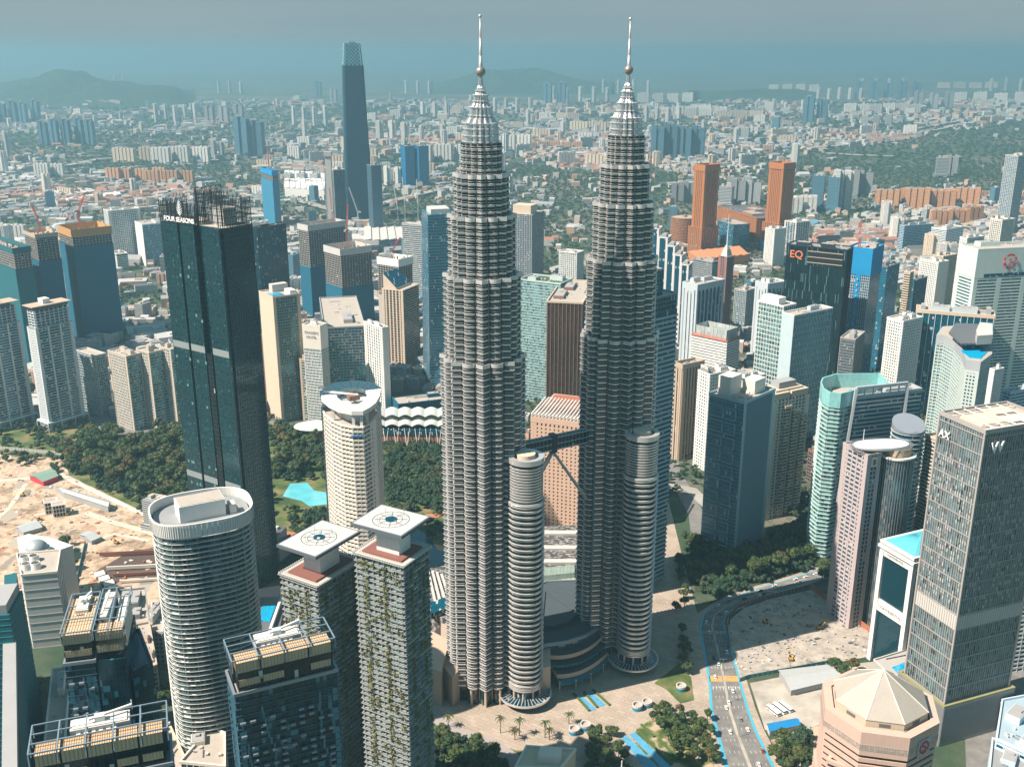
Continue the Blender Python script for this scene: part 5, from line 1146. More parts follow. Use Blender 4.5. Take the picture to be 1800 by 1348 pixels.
def exchange():
    t = thing('skyscraper', 'very tall tapering blue glass skyscraper far away on the left against the haze', 'skyscraper', (-412, 2768, 0)); c = (-412, 2780); d_ = R(12)
    sq = lambda r, ch=.16: [(c[0] + x*math.cos(d_) - y*math.sin(d_), c[1] + x*math.sin(d_) + y*math.cos(d_)) for x, y in [(r, -r*(1-ch)), (r, r*(1-ch)), (r*(1-ch), r), (-r*(1-ch), r), (-r, r*(1-ch)), (-r, -r*(1-ch)), (-r*(1-ch), -r), (r*(1-ch), -r)]]
    gx = glass('deep_blue_glass', (.003, .045, .08), 3, 4.4, var=.25, lit=0, metal=.1, rough=.3); m = MB(); prof = [(0, 38), (120, 34), (260, 30), (396, 26.5)]; m.loft([sq(r) for z, r in prof], [z for z, r in prof]); m.build('glazing', gx, t)
    m = MB()
    for k in range(88): z = 4 + k * 4.45; r = np.interp(z, [p[0] for p in prof], [p[1] for p in prof]); m.ring(sq(r), sq(r + .3), z, z + .8, False)
    m.build('floor_band', paint('dull_blue_band', (.01, .07, .11), .5), t)
    m = MB(); m.loft([sq(24.5), sq(20)], [396, 450]); cr = m.build('crown_lantern', glass('lantern_glass', (.05, .22, .28), 4, 6, var=.3, lit=0), t)
    m = MB()
    for lv in range(6):
        z0, z1 = 396 + lv*9, 405 + lv*9; a, b_ = sq(24.9 - lv*.75), sq(24.15 - lv*.75)
        for i in range(8):
            if math.dist(a[i], a[(i+1) % 8]) < 10: m.bar((*a[i], z0), (*b_[i], z1), .8); continue
            for k in range(4): p, q = lerp(a[i], a[(i+1) % 8], k/4), lerp(b_[i], b_[(i+1) % 8], (k+.5)/4); r_ = lerp(a[i], a[(i+1) % 8], (k+1)/4); m.bar((*p, z0), (*q, z1), .8); m.bar((*q, z1), (*r_, z0), .8)
    m.build('lattice', paint('lattice_pale', (.35, .48, .52), .4), cr); slabbox(t, sq(9), 450, 454, steel_d, 'cap')
    B(OT, 'blue netted tower with white lift core just left of the very tall distant skyscraper', ot, (586, 300), 190, 30, 570, 606, bh=.4, fs=3, fw=.3, gl=navy, wall=concfr, plant=1)
    B(OT, 'dark blue tower hugging the right side of the very tall distant skyscraper', ot, (652, 292), 172, 30, 645, 670, bh=.4, fs=3, fw=.3, gl=navy, wall=steel_d, plant=1)
    m = MB(); q = face_quad((570, 262), (580, 262), 10, 240); o = thing('lift_core', 'white concrete lift core rising beside the blue netted tower', 'lift core', (*cen(q), 0)); m.prism(q, 0, 225, True); m.build('shaft', pale, o); m = MB(); m.prism(offset(q, 2), 225, 234, True, True); m.build('head', concfr, o)
    t_, Q = construction('slim blue netted tower with turquoise head left of the far skyscraper', (478, 300), 150, 30, 458, 488, 26, paint('mid_blue_net', (.02, .20, .34)), bnet, 12); crane(*cen(Q), 148, 172, 30, R(90), redc, 'thin crane on the slim blue netted tower', 80)
    for F, h, xL, xR, lab in (((712, 258), 130, 704, 728, 'bright blue netted twin block, left half'), ((736, 258), 130, 728, 753, 'bright blue netted twin block, right half')): B(AT, lab, apt, F, h, 25, xL, xR, bh=.5, fs=5, fw=.5, gl=bnet, wall=navy, plant=1)
    for k, (px, py, az) in enumerate(((662, 398, 100), (672, 395, 80), (630, 402, 170), (700, 398, 120), (735, 385, 100), (712, 380, 110))):
        x, y = at(px, py, 20); crane(x, y, 0, 60, 62, R(az), whc, ['white luffing crane, left of two at the foot of the far skyscraper', 'white luffing crane, right of two at the foot of the far skyscraper', 'grey crane leaning left before the far skyscraper', 'white crane right of the far skyscraper foot', 'white crane behind the grey striped slab', 'white crane between skyscraper foot and grey slab'][k], 72)
exchange()
# ------------------------------------------------------------------ ground, roads, park, plazas
HAZE_D = 1 / 8000
def gmat(name, build):
    m, n, b = newmat(name); P = coord(n, 'Object'); c = build(n, P); n.links.new(c, b.inputs['Base Color']); b.inputs['Roughness'].default_value = .93; M[name] = m; return m
gm = gmat('city_ground', lambda n, P: mixc(n, ramp(n, noise(n, .0016, 6, P, .6), [(.42, (0, 0, 0)), (.55, (1, 1, 1))]),
     ramp(n, noise(n, .03, 6, P, .7), [(.35, (.03, .05, .035)), (.48, (.09, .095, .07)), (.58, (.22, .19, .15)), (.68, (.08, .09, .07))]),
     ramp(n, noise(n, .02, 6, P, .7), [(.3, (.018, .05, .025)), (.55, (.04, .075, .035)), (.72, (.16, .14, .09))])))
asph = gmat('asphalt', lambda n, P: ramp(n, noise(n, .15, 6, P), [(.35, (.15, .145, .14)), (.7, (.23, .22, .205))]))
def pv_(n, P):
    c = ramp(n, mth(n, 'MULTIPLY_ADD', noise(n, .9, 4, P), .5, mth(n, 'MULTIPLY', noise(n, .05, 4, P), .5)), [(.3, (.27, .22, .18)), (.5, (.42, .35, .285)), (.75, (.52, .44, .36))])
    mp = n.nodes.new('ShaderNodeMapping'); mp.inputs['Rotation'].default_value = (0, 0, R(32)); n.links.new(P, mp.inputs[0]); bt = n.nodes.new('ShaderNodeTexBrick'); n.links.new(mp.outputs[0], bt.inputs[0])
    for k_, v_ in (('Scale', .16), ('Mortar Size', .018), ('Brick Width', 1.0), ('Row Height', .5)): bt.inputs[k_].default_value = v_
    bt.inputs['Color1'].default_value = (1, 1, 1, 1); bt.inputs['Color2'].default_value = (.86, .84, .82, 1); bt.inputs['Mortar'].default_value = (.62, .58, .55, 1)
    return mixc(n, 1.0, c, bt.outputs[0], 'MULTIPLY')
pave = gmat('warm_paving', pv_)
lawn = gmat('lawn_grass', lambda n, P: ramp(n, noise(n, .05, 6, P), [(.35, (.035, .07, .02)), (.52, (.10, .13, .035)), (.68, (.24, .17, .09))]))
lot = gmat('pale_lot', lambda n, P: ramp(n, noise(n, .06, 6, P), [(.35, (.30, .27, .23)), (.6, (.46, .42, .36))]))
def dirt(n, P):
    v = n.nodes.new('ShaderNodeTexVoronoi'); v.inputs['Scale'].default_value = .09; v.inputs['Randomness'].default_value = .9; n.links.new(coord(n, 'Object', (1, .45, 1)), v.inputs['Vector'])
    s = n.nodes.new('ShaderNodeSeparateColor'); n.links.new(v.outputs['Color'], s.inputs[0])
    c = ramp(n, noise(n, .045, 7, P, .7), [(.36, (.16, .12, .085)), (.47, (.40, .28, .19)), (.56, (.56, .43, .31)), (.68, (.30, .22, .15))])
    k = mth(n, 'GREATER_THAN', s.outputs[0], .82); return mixc(n, k, c, ramp(n, s.outputs[1], [(0, (.22, .20, .18)), (.5, (.55, .46, .36)), (1, (.36, .16, .09))]))
sitem = gmat('building_site_dirt', dirt)
def slab_(n, P):
    a = noise(n, .12, 8, P, .75); c = ramp(n, a, [(.36, (.12, .11, .10)), (.41, (.30, .27, .24)), (.58, (.44, .39, .33)), (.7, (.54, .46, .37))])
    v = n.nodes.new('ShaderNodeTexVoronoi'); v.feature = 'DISTANCE_TO_EDGE'; v.inputs['Scale'].default_value = .045; n.links.new(P, v.inputs['Vector'])
    return c
sites = gmat('broken_concrete', slab_)
g = MB(); g.cap([(-54000, -4000), (54000, -4000), (54000, 70000), (-54000, 70000)], 0)
struct('ground', g, gm)
def area(name, px, z, mat, thick=False):
    m = MB(); P = ppx(px, z)
    if sum(P[i][0]*P[(i+1) % len(P)][1] - P[(i+1) % len(P)][0]*P[i][1] for i in range(len(P))) < 0: P = P[::-1]
    if thick: m.prism(P, 0, z, True)
    else: m.cap(P, z)
    return struct(name, m, mat), P
ZN = []      # zones kept free of scattered buildings
def zone(px): ZN.append(ppx(px, 0))
def inside(p, poly):
    x, y = p; r = False; j = len(poly) - 1
    for i in range(len(poly)):
        (xi, yi), (xj, yj) = poly[i], poly[j]
        if (yi > y) != (yj > y) and x < (xj - xi) * (y - yi) / (yj - yi) + xi: r = not r
        j = i
    return r
parkpx = [(-120, 760), (150, 742), (330, 728), (480, 745), (560, 760), (790, 768), (800, 1010), (700, 1010), (560, 1020), (480, 940), (330, 915), (270, 912), (120, 836), (-120, 800)]
area('park_lawn', parkpx, .06, lawn); zone(parkpx)
area('car_park_surface', [(150, 735), (335, 708), (338, 758), (250, 770), (170, 758)], .10, asph)
sp = [(-400, 775), (0, 798), (112, 806), (122, 836), (270, 908), (300, 1090), (120, 1090), (-400, 1010)]; area('building_site', sp, .12, sitem); zone(sp)
area('park_path', [(485, 945), (560, 955), (640, 930), (790, 905), (790, 898), (640, 918), (560, 942), (485, 930)], .10, paint('red_path', (.42, .17, .09), .9))
area('park_path', [(700, 985), (750, 968), (762, 955), (790, 962), (795, 975), (760, 985), (745, 1000)], .12, paint('orange_path', (.52, .30, .17), .9))
area('lake', [(690, 962), (735, 930), (757, 944), (768, 965), (795, 974), (795, 1010), (700, 1010)], .14, paint('lake_water', (.015, .10, .14), .06, streak=False))
area('children_pool', [(497, 872), (510, 850), (540, 848), (552, 862), (580, 866), (580, 885), (545, 890), (530, 880)], .16, paint('pool_shallow', (.12, .48, .55), .1, streak=False, scale=.1, var=.3))
area('playground_surface', [(318, 822), (342, 812), (342, 852), (322, 850)], .16, gmat('play_colours', lambda n, P: ramp(n, noise(n, .16, 2, P), [(.4, (.02, .28, .52)), (.47, (.1, .45, .6)), (.53, (.6, .3, .08)), (.6, (.5, .10, .05))], True)))
plz = [(700, 1010), (800, 985), (960, 900), (1175, 880), (1205, 1000), (1232, 1100), (1250, 1240), (1262, 1300), (1285, 1400), (880, 1400), (650, 1400), (640, 1150)]
area('plaza', plz, .08, pave); zone(plz); zone([(640, 1000), (1200, 880), (1300, 1400), (600, 1400)])
# roads
def ribbon(name, L, Rr, z, mat):
    m = MB(); A, B_ = ppx(L, z), ppx(Rr, z)
    for i in range(len(A) - 1): m.face([(*A[i], z), (*B_[i], z), (*B_[i+1], z), (*A[i+1], z)][::1])
    return struct(name, m, mat)
LL = [(1330, 1520), (1277, 1348), (1261, 1289), (1250, 1247), (1247, 1199), (1237, 1140), (1231, 1104), (1237, 1079), (1260, 1063), (1283, 1051), (1331, 1034), (1395, 1015), (1455, 995), (1560, 955)]
RR = [(1440, 1520), (1360, 1348), (1329, 1285), (1314, 1245), (1298, 1187), (1281, 1124), (1271, 1096), (1274, 1082), (1290, 1070), (1309, 1061), (1352, 1045), (1406, 1028), (1462, 1010), (1570, 970)]
mid = [((a[0]*.5 + b_[0]*.5), (a[1]*.5 + b_[1]*.5)) for a, b_ in zip(LL, RR)]
def off_px(A, B_, t): return [((a[0]*(1-t) + b_[0]*t), (a[1]*(1-t) + b_[1]*t)) for a, b_ in zip(A, B_)]
ribbon('pavement', off_px(LL, RR, -.30), off_px(LL, RR, 1.22), .10, pave)
ribbon('road', LL, RR, .14, asph); zone([(1225, 1400), (1215, 1060), (1300, 1030), (1455, 985), (1480, 1020), (1380, 1060), (1330, 1100), (1400, 1400)])
turqp = paint('turquoise_paint', (.06, .38, .52), .7); wp = paint('white_paint', (.70, .68, .63), .7); yp = paint('orange_paint', (.70, .38, .10), .7)
ribbon('cycle_lane', off_px(LL, RR, -.03), off_px(LL, RR, .05), .18, turqp); ribbon('cycle_lane', off_px(LL, RR, .96), off_px(LL, RR, 1.03), .18, turqp)
md = MB(); A, B_ = ppx(off_px(LL, RR, .47), .3), ppx(off_px(LL, RR, .545), .3)
for i in range(len(A) - 1): md.ring([A[i], B_[i]], [A[i], B_[i]], 0, .01) if False else md.face([(*A[i], .34), (*B_[i], .34), (*B_[i+1], .34), (*A[i+1], .34)]); md.wall(A[i], A[i+1], .14, .34); md.wall(B_[i+1], B_[i], .14, .34)
struct('median', md, lot)
mk = MB()
def along(t, s0, s1, w, z=.18):
    W = [Vector(p) for p in ppx(off_px(LL, RR, t), 0)]; ds = [0]
    for i in range(len(W)-1): ds.append(ds[-1] + (W[i+1]-W[i]).length)
    def at_(s):
        for i in range(len(W)-1):
            if ds[i+1] >= s: f = (s - ds[i]) / (ds[i+1]-ds[i]); return W[i].lerp(W[i+1], f), (W[i+1]-W[i]).normalized()
        return W[-1], (W[-1]-W[-2]).normalized()
    a, da = at_(s0); b_, db = at_(s1); n1 = Vector((-da.y, da.x))*w/2; n2 = Vector((-db.y, db.x))*w/2
    return [(*(a-n1), z), (*(b_-n2), z), (*(b_+n2), z), (*(a+n1), z)], a, da
for t in (.17, .28, .38, .65, .76, .87):
    s = 60
    while s < 420: mk.face(along(t, s, s + 2.6, .2)[0]); s += 12
for s in (166, 240, 330):
    for t in (.11, .22, .33, .43, .60, .70, .81, .92): mk.face(along(t, s, s + 2.6, .35)[0]); mk.face(along(t, s + 2.6, s + 3.6, .7)[0])
struct('road_marking', mk, wp)
zc = MB()
for k in range(22):
    t = .04 + k * .043
    if .46 < t < .55: continue
    zc.face(along(t, 176, 183, .75)[0])
struct('crosswalk', zc, yp)
# right hand building site and lots
rs = [(1296, 1185), (1280, 1118), (1284, 1088), (1308, 1068), (1355, 1052), (1428, 1036), (1548, 1122), (1546, 1150), (1475, 1163), (1315, 1192)]; area('demolition_site', rs, .16, sites)
r2 = [(1318, 1200), (1480, 1168), (1560, 1160), (1500, 1230), (1470, 1262), (1395, 1290), (1345, 1282)]; area('parking_lot', r2, .20, lot)
r3 = [(1355, 1300), (1480, 1262), (1460, 1340), (1400, 1400), (1375, 1380)]; area('rough_yard', r3, .12, sitem); zone([(1270, 1400), (1260, 1060), (1440, 1000), (1800, 1000), (1900, 1500), (1300, 1500)])
area('verge', [(1150, 1200), (1195, 1165), (1215, 1190), (1220, 1230), (1196, 1236), (1172, 1212)], .16, lawn); area('verge', [(845, 1330), (860, 1300), (905, 1318), (985, 1320), (1000, 1338), (930, 1350)], .2, lawn)
ver2 = area('verge', [(1110, 1290), (1160, 1250), (1245, 1270), (1275, 1400), (1150, 1400)], .16, gmat('bed_green', lambda n, P: ramp(n, noise(n, .12, 5, P), [(.4, (.05, .09, .02)), (.52, (.16, .17, .06)), (.6, (.44, .34, .25))])))
area('verge', [(750, 1262), (860, 1300), (905, 1320), (880, 1400), (640, 1400), (700, 1300)], .2, lawn)
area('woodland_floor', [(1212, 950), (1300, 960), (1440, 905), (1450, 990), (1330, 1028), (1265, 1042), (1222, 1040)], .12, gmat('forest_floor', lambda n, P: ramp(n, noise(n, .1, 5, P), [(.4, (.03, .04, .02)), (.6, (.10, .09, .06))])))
area('car_park_surface', [(1690, 1110), (1850, 1080), (1900, 1400), (1700, 1400)], .1, asph); area('excavation', [(168, 1004), (232, 966), (300, 962), (300, 1012), (215, 1016), (185, 1046)], .2, paint('excavated_earth', (.09, .06, .05), .95, scale=.3, var=.6))
zone([(1190, 860), (1440, 860), (1460, 1000), (1230, 1090)]); zone([(640, 690), (800, 690), (800, 780), (500, 780), (520, 730)])
# canal, flyovers and far highways
def strip(name, pts, wd, z, mat, thick=0.0):
    W = [Vector(at(*p, z)) for p in pts]; m = MB(); L = []
    for i, p in enumerate(W):
        d_ = (W[min(i+1, len(W)-1)] - W[max(i-1, 0)]).normalized(); n_ = Vector((-d_.y, d_.x)) * wd/2; L.append((tuple(p+n_), tuple(p-n_)))
    for i in range(len(L)-1):
        (a, b_), (c, d2) = L[i], L[i+1]; m.face([(*b_, z), (*d2, z), (*c, z), (*a, z)])
        if thick: m.wall(b_, d2, z-thick, z); m.wall(c, a, z-thick, z)
    return struct(name, m, mat)
hw = gmat('highway_concrete', lambda n, P: ramp(n, noise(n, .02, 3, P), [(.3, (.26, .25, .23)), (.7, (.42, .39, .35))]))
for pts, wd in (([(-20, 305), (60, 293), (120, 290), (175, 279), (250, 276), (330, 272)], 34), ([(-20, 278), (150, 274), (300, 268), (460, 268)], 22), ([(640, 365), (720, 345), (790, 328), (840, 315)], 30), ([(420, 345), (520, 350), (600, 372)], 24),
        ([(1395, 262), (1480, 254), (1560, 240), (1640, 228), (1720, 212), (1760, 206)], 60), ([(1410, 250), (1520, 240), (1620, 224), (1700, 210)], 36), ([(1690, 375), (1730, 352), (1765, 345), (1810, 362)], 34), ([(1700, 400), (1722, 378), (1760, 368), (1810, 352)], 26),
        ([(1440, 268), (1510, 272), (1575, 274)], 26), ([(1000, 262), (1100, 256), (1200, 262)], 26), ([(300, 345), (360, 360), (450, 372), (540, 392)], 24), ([(930, 245), (1010, 232), (1060, 236)], 26)):
    strip('highway', pts, wd, 8, hw, 3)
strip('road', [(1155, 720), (1185, 830), (1225, 905), (1232, 960), (1236, 1030)], 16, .12, asph); strip('road', [(1150, 850), (1215, 860), (1262, 905)], 14, .14, hw); strip('road', [(1420, 1000), (1380, 940), (1420, 900), (1440, 850)], 14, .13, asph)
strip('road', [(745, 1240), (800, 1285), (870, 1310), (905, 1335), (925, 1380)], 11, .3, paint('brick_road', (.34, .30, .28), .9, scale=.3)); strip('road', [(960, 1345), (1020, 1318), (1075, 1296)], 9, .3, M['brick_road'])
for q, wd in (([(-10, 915), (14, 895), (38, 862), (46, 850)], 5), ([(150, 900), (190, 915), (262, 935), (300, 950)], 7), ([(60, 905), (120, 895), (160, 885)], 4), ([(-40, 848), (60, 840), (118, 826)], 9), ([(140, 962), (200, 938), (262, 950)], 5), ([(100, 830), (160, 860), (230, 893), (268, 908)], 6)): strip('site_road', q, wd, .3, paint('site_track', (.60, .50, .40), .95, scale=.2))
# hills
def hill(ridge, D, front, back, label, seed):
    from mathutils import noise as mn
    m = MB(); hz_ = lambda px: None
    xs = np.linspace(ridge[0][0], ridge[-1][0], 110); K = 26; V = []
    for px in xs:
        py = np.interp(px, [r[0] for r in ridge], [r[1] for r in ridge]); a = PITCH + math.atan((py - 674) / FPX); H_ = CAM_Z - D * math.tan(a); col = []
        for j in range(K + 1):
            f = j / K; y = front + (back - front) * f; s_ = (D - front) / (back - front); k = math.sin(math.pi/2 * min(1, f / s_)) if f < s_ else math.cos(math.pi/2 * (f - s_) / (1 - s_))
            x = (px - 900) / FPX * (y * .955 + 120); e = min(1, (px - ridge[0][0]) / 30, (ridge[-1][0] - px) / 30); z = H_ * k * (.84 + .42 * mn.fractal(Vector((x*.0014, y*.0014, seed)), .9, 2.1, 6)) * max(0, e)**.5 if H_ > 0 else 0
            col.append((x, y, max(-1, z)))
        V.append(col)
    for i in range(len(V) - 1):
        for j in range(K): m.face([V[i][j], V[i+1][j], V[i+1][j+1], V[i][j+1]])
    return struct('hill', m, M['forest_hill'])
fm, n, b = newmat('forest_hill'); P = coord(n, 'Object'); n.links.new(ramp(n, noise(n, .012, 7, P, .75), [(.35, (.010, .035, .018)), (.6, (.035, .075, .03)), (.75, (.08, .10, .05))]), b.inputs['Base Color']); b.inputs['Roughness'].default_value = 1
bp = n.nodes.new('ShaderNodeBump'); bp.inputs['Strength'].default_value = .9; bp.inputs['Distance'].default_value = 18; n.links.new(noise(n, .02, 6, P, .7), bp.inputs['Height']); n.links.new(bp.outputs[0], b.inputs['Normal']); M['forest_hill'] = fm
hill([(-260, 175), (-160, 160), (-60, 152), (0, 148), (40, 136), (80, 131), (120, 127), (160, 129), (190, 136), (215, 141), (240, 143), (280, 148), (310, 156), (345, 172)], 9600, 8200, 12500, '', 1)
hill([(755, 165), (770, 150), (800, 137), (840, 128), (880, 121), (915, 120), (950, 127), (1000, 135), (1050, 148), (1080, 160)], 12500, 11000, 15500, '', 2)
hill([(1210, 176), (1260, 162), (1330, 157), (1400, 159), (1440, 170)], 10500, 9600, 12000, '', 3)
if False: hill([(1560, 262), (1640, 236), (1720, 222), (1800, 206), (1900, 196), (2000, 205)], 5300, 4100, 7000, '', 4)
# ------------------------------------------------------------------ plants
leafm, n, b = newmat('tree_leaves'); P = coord(n, 'Object'); oi = n.nodes.new('ShaderNodeObjectInfo')
c = ramp(n, noise(n, .35, 4, P), [(.3, (.010, .036, .012)), (.48, (.032, .070, .020)), (.62, (.075, .10, .028)), (.75, (.14, .13, .04))])
c = mixc(n, mth(n, 'MULTIPLY', oi.outputs['Random'], .45), c, ramp(n, oi.outputs['Random'], [(0, (.03, .09, .03)), (.6, (.09, .10, .02)), (.92, (.13, .08, .02)), (1, (.16, .07, .03))]))
n.links.new(c, b.inputs['Base Color']); b.inputs['Roughness'].default_value = .85; M['leaf'] = leafm
woodm, n, b = newmat('woodland_leaves'); P = coord(n, 'Object'); c = mixc(n, .5, ramp(n, noise(n, .35, 4, P), [(.3, (.008, .034, .018)), (.5, (.02, .055, .026)), (.7, (.05, .08, .035))]), ramp(n, noise(n, .03, 4, P), [(.35, (.008, .04, .022)), (.5, (.025, .06, .026)), (.65, (.08, .08, .03))]))
n.links.new(c, b.inputs['Base Color']); b.inputs['Roughness'].default_value = .9
bark = paint('bark', (.10, .07, .05), .9)
def crown_arrays(seed, lobes=11, leaves=420, spread=1.0, r0=1.0, n=7, mm=5):
    """Crown of radius about 1 and height about 1.1: lumpy lobes clothed in leaf-sprays."""
    rr = random.Random(seed); L = []
    for k in range(lobes):
        a = rr.uniform(0, 6.28); q = math.sqrt(rr.random()) * .66; L.append((math.cos(a)*q, math.sin(a)*q, .45 + .50*(1 - q) + rr.uniform(-.16, .12), rr.uniform(.24, .42)))
    m = MB()
    for (x, y, z, r) in L: m.sphere((x, y, z), r * .86, n, mm, .8)
    for _ in range(leaves):
        x, y, z, r = rr.choice(L); u = rr.uniform(-.35, 1); t = rr.uniform(0, 6.28); q = math.sqrt(max(0, 1 - u*u)); s_ = r * rr.uniform(.86, 1.14)
        c_ = Vector((x + q*math.cos(t)*s_, y + q*math.sin(t)*s_, z + u*s_*.82)); a = Vector((rr.gauss(0, 1), rr.gauss(0, 1), rr.gauss(0, .6))).normalized(); b_ = a.cross(Vector((rr.gauss(0, 1), rr.gauss(0, 1), rr.gauss(0, 1)))).normalized(); e = rr.uniform(.045, .095)
        m.face([tuple(c_ - a*e - b_*e*.7), tuple(c_ + a*e - b_*e*.7), tuple(c_ + a*e*.4 + b_*e*1.1)], [(0, 0)]*3)
    return m
def make_tree(seed, h=13, r=7):
    t = thing('tree', 'x', 'tree', (0, 0, 0)); m = crown_arrays(seed); m.v = [(v[0]*r, v[1]*r, h*.30 + v[2]*h*.62) for v in m.v]; m.build('crown', leafm, t)
    k = MB(); k.cyl(0, 0, -.2, h*.5, r*.07, r*.04, 7, False); rr = random.Random(seed)
    for j in range(4): a = rr.uniform(0, 6.28); k.bar((0, 0, h*.3), (math.cos(a)*r*.45, math.sin(a)*r*.45, h*.62), r*.04)
    k.build('trunk', bark, t); return t
PT = [make_tree(s) for s in (1, 2, 3, 4, 5)]
for p in PT: p.location = (0, -3000, 0)
def scatter(px, spacing, seed, jitter=.5, keep=1.0):
    P = ppx(px, 0); x0, x1, y0, y1 = min(p[0] for p in P), max(p[0] for p in P), min(p[1] for p in P), max(p[1] for p in P); rr = random.Random(seed); out_ = []; y = y0; row = 0
    while y < y1:
        x = x0 + (row % 2) * spacing/2
        while x < x1:
            p = (x + rr.uniform(-jitter, jitter)*spacing, y + rr.uniform(-jitter, jitter)*spacing)
            if inside(p, P) and rr.random() < keep: out_.append(p)
            x += spacing
        y += spacing*.87; row += 1
    return out_
used = [False]*5; tcount = [0]; tlab = {}
def put_tree(p, s, label, group, rr):
    k = rr.randrange(5); z = (s * rr.uniform(.85, 1.15),) * 2 + (s * rr.uniform(.85, 1.2),)
    if not used[k]: used[k] = True; o = PT[k]; o.location = (*p, 0); o.scale = z; o.rotation_euler = (0, 0, rr.uniform(0, 6)); o['label'] = label; o['group'] = group
    else: o = dup(PT[k], (*p, 0), label, rr.uniform(0, 6), group, z)
    tcount[0] += 1
rr = random.Random(11)
for px, sp_, s, lab, keep in (
    ([(1302, 985), (1390, 940), (1428, 945), (1425, 985), (1340, 1025), (1305, 1015)], 12, 1.35, 'big rounded tree in the grove right of the twins', 1.0),
    ([(1212, 955), (1300, 985), (1300, 1018), (1240, 1030), (1214, 1010)], 12.5, 1.2, 'dark tree in the shaded wood right of the farther twin', .95),
    ([(1135, 1262), (1165, 1245), (1245, 1265), (1262, 1345), (1200, 1345)], 7.2, .60, 'sunlit small tree in the plaza garden beside the road', .95),
    ([(1035, 1292), (1078, 1290), (1105, 1335), (1110, 1400), (1030, 1400)], 7.5, .64, 'small tree left of the blue water channels at the bottom', .95),
    ([(1350, 1300), (1400, 1300), (1430, 1350), (1400, 1400), (1375, 1380)], 10, .85, 'round tree between the road and the pink octagonal tower', .95),
    ([(760, 1290), (880, 1320), (890, 1400), (650, 1400), (680, 1310)], 11, .85, 'dark tree in the shadow at the foot of the nearer twin', .9),
    ([(1455, 1180), (1500, 1178), (1510, 1192), (1465, 1196)], 9, .8, 'tree beside the grey roofed shed', 1),
    ([(1190, 1150), (1200, 1105), (1212, 1180), (1196, 1195)], 8, .7, 'tree in the oval bed near the farther twin', 1),
    ([(1180, 990), (1206, 985), (1204, 1085), (1184, 1085)], 9, .7, 'small dark tree on the shaded paving right of the farther twin', .7),
    ([(1440, 1000), (1462, 990), (1470, 1030), (1440, 1025)], 10, .8, 'tree at the corner of the demolition site', 1),
    ([(92, 960), (128, 955), (130, 1010), (96, 1015)], 10, .9, 'tree by the white box with cooling tanks', 1),
    ([(20, 1240), (60, 1200), (70, 1260), (20, 1300)], 10, 1.0, 'tree at the foot of the bottom left towers', 1),
    ([(275, 1215), (305, 1215), (312, 1245), (280, 1245)], 9, .8, 'tree between the dark towers and round white tower', 1),
    ([(110, 800), (180, 765), (330, 765), (335, 905), (290, 905), (130, 838)], 19, 1.4, 'broad green tree in the park left of the dark green tower', .93),
    ([(480, 735), (565, 770), (575, 845), (510, 845), (490, 870), (484, 800)], 19, 1.3, 'green tree in the park between dark tower and round white tower', .92),
    ([(490, 885), (575, 895), (575, 960), (500, 960)], 16, 1.1, 'tree below the park pool beside the round white tower', .8),
    ([(675, 775), (785, 762), (790, 900), (750, 895), (680, 905)], 19, 1.35, 'dense dark green tree left of the nearer twin', 1.0),
    ([(735, 905), (790, 905), (790, 940), (745, 935)], 11, .6, 'small garden tree by the lake left of the nearer twin', .6),
    ([(1740, 1130), (1800, 1120), (1800, 1160), (1750, 1165)], 11, .8, 'tree beside the car park at the right edge', .9)):
    for p in scatter(px, sp_, len(lab), .42, keep):
        if tcount[0] < 298: put_tree(p, s, lab, lab, rr)
# palms in front of the nearer twin
def palm(x, y, h, label, rr):
    t = thing('palm_tree', label, 'palm', (x, y, 0), 'palms in front of the nearer twin'); m = MB(); m.cyl(x, y, 0, h, .32, .2, 7); m.build('trunk', bark, t); m = MB()
    for k in range(13):
        a = 2*math.pi*k/13 + rr.random()*.3; up = rr.uniform(.1, .9); pr = Vector((x, y, h)); L = rr.uniform(3.4, 4.6)
        for s_ in range(5):
            f = (s_+1)/5; q = Vector((x + math.cos(a)*L*f, y + math.sin(a)*L*f, h + up*L*.5*math.sin(f*2.2) - f*f*1.9)); w_ = .75*(1 - f*.7); sd_ = Vector((-math.sin(a), math.cos(a), 0))*w_
            m.face([tuple(pr - sd_ + Vector((0, 0, -.25))), tuple(q - sd_*.8 + Vector((0, 0, -.3))), tuple(q), tuple(pr)]); m.face([tuple(pr), tuple(q), tuple(q + sd_*.8 + Vector((0, 0, -.3))), tuple(pr + sd_ + Vector((0, 0, -.25)))]); pr = q
    m.build('crown', leafm, t)
for i, (px, py, h) in enumerate(((880, 1288, 12), (913, 1293, 13), (958, 1296, 12), (966, 1300, 8), (905, 1300, 8), (1000, 1272, 8), (788, 1278, 9))): palm(*at(px, py), h, ('tall palm left of the ring canopy', 'tall palm standing before the ring canopy of the nearer annexe', 'tall palm right of the ring canopy', 'short palm right of the ring canopy', 'short palm before the ring canopy', 'young palm on the plaza beside the red squares', 'palm near the dark shrubs left of the plaza')[i], random.Random(i))
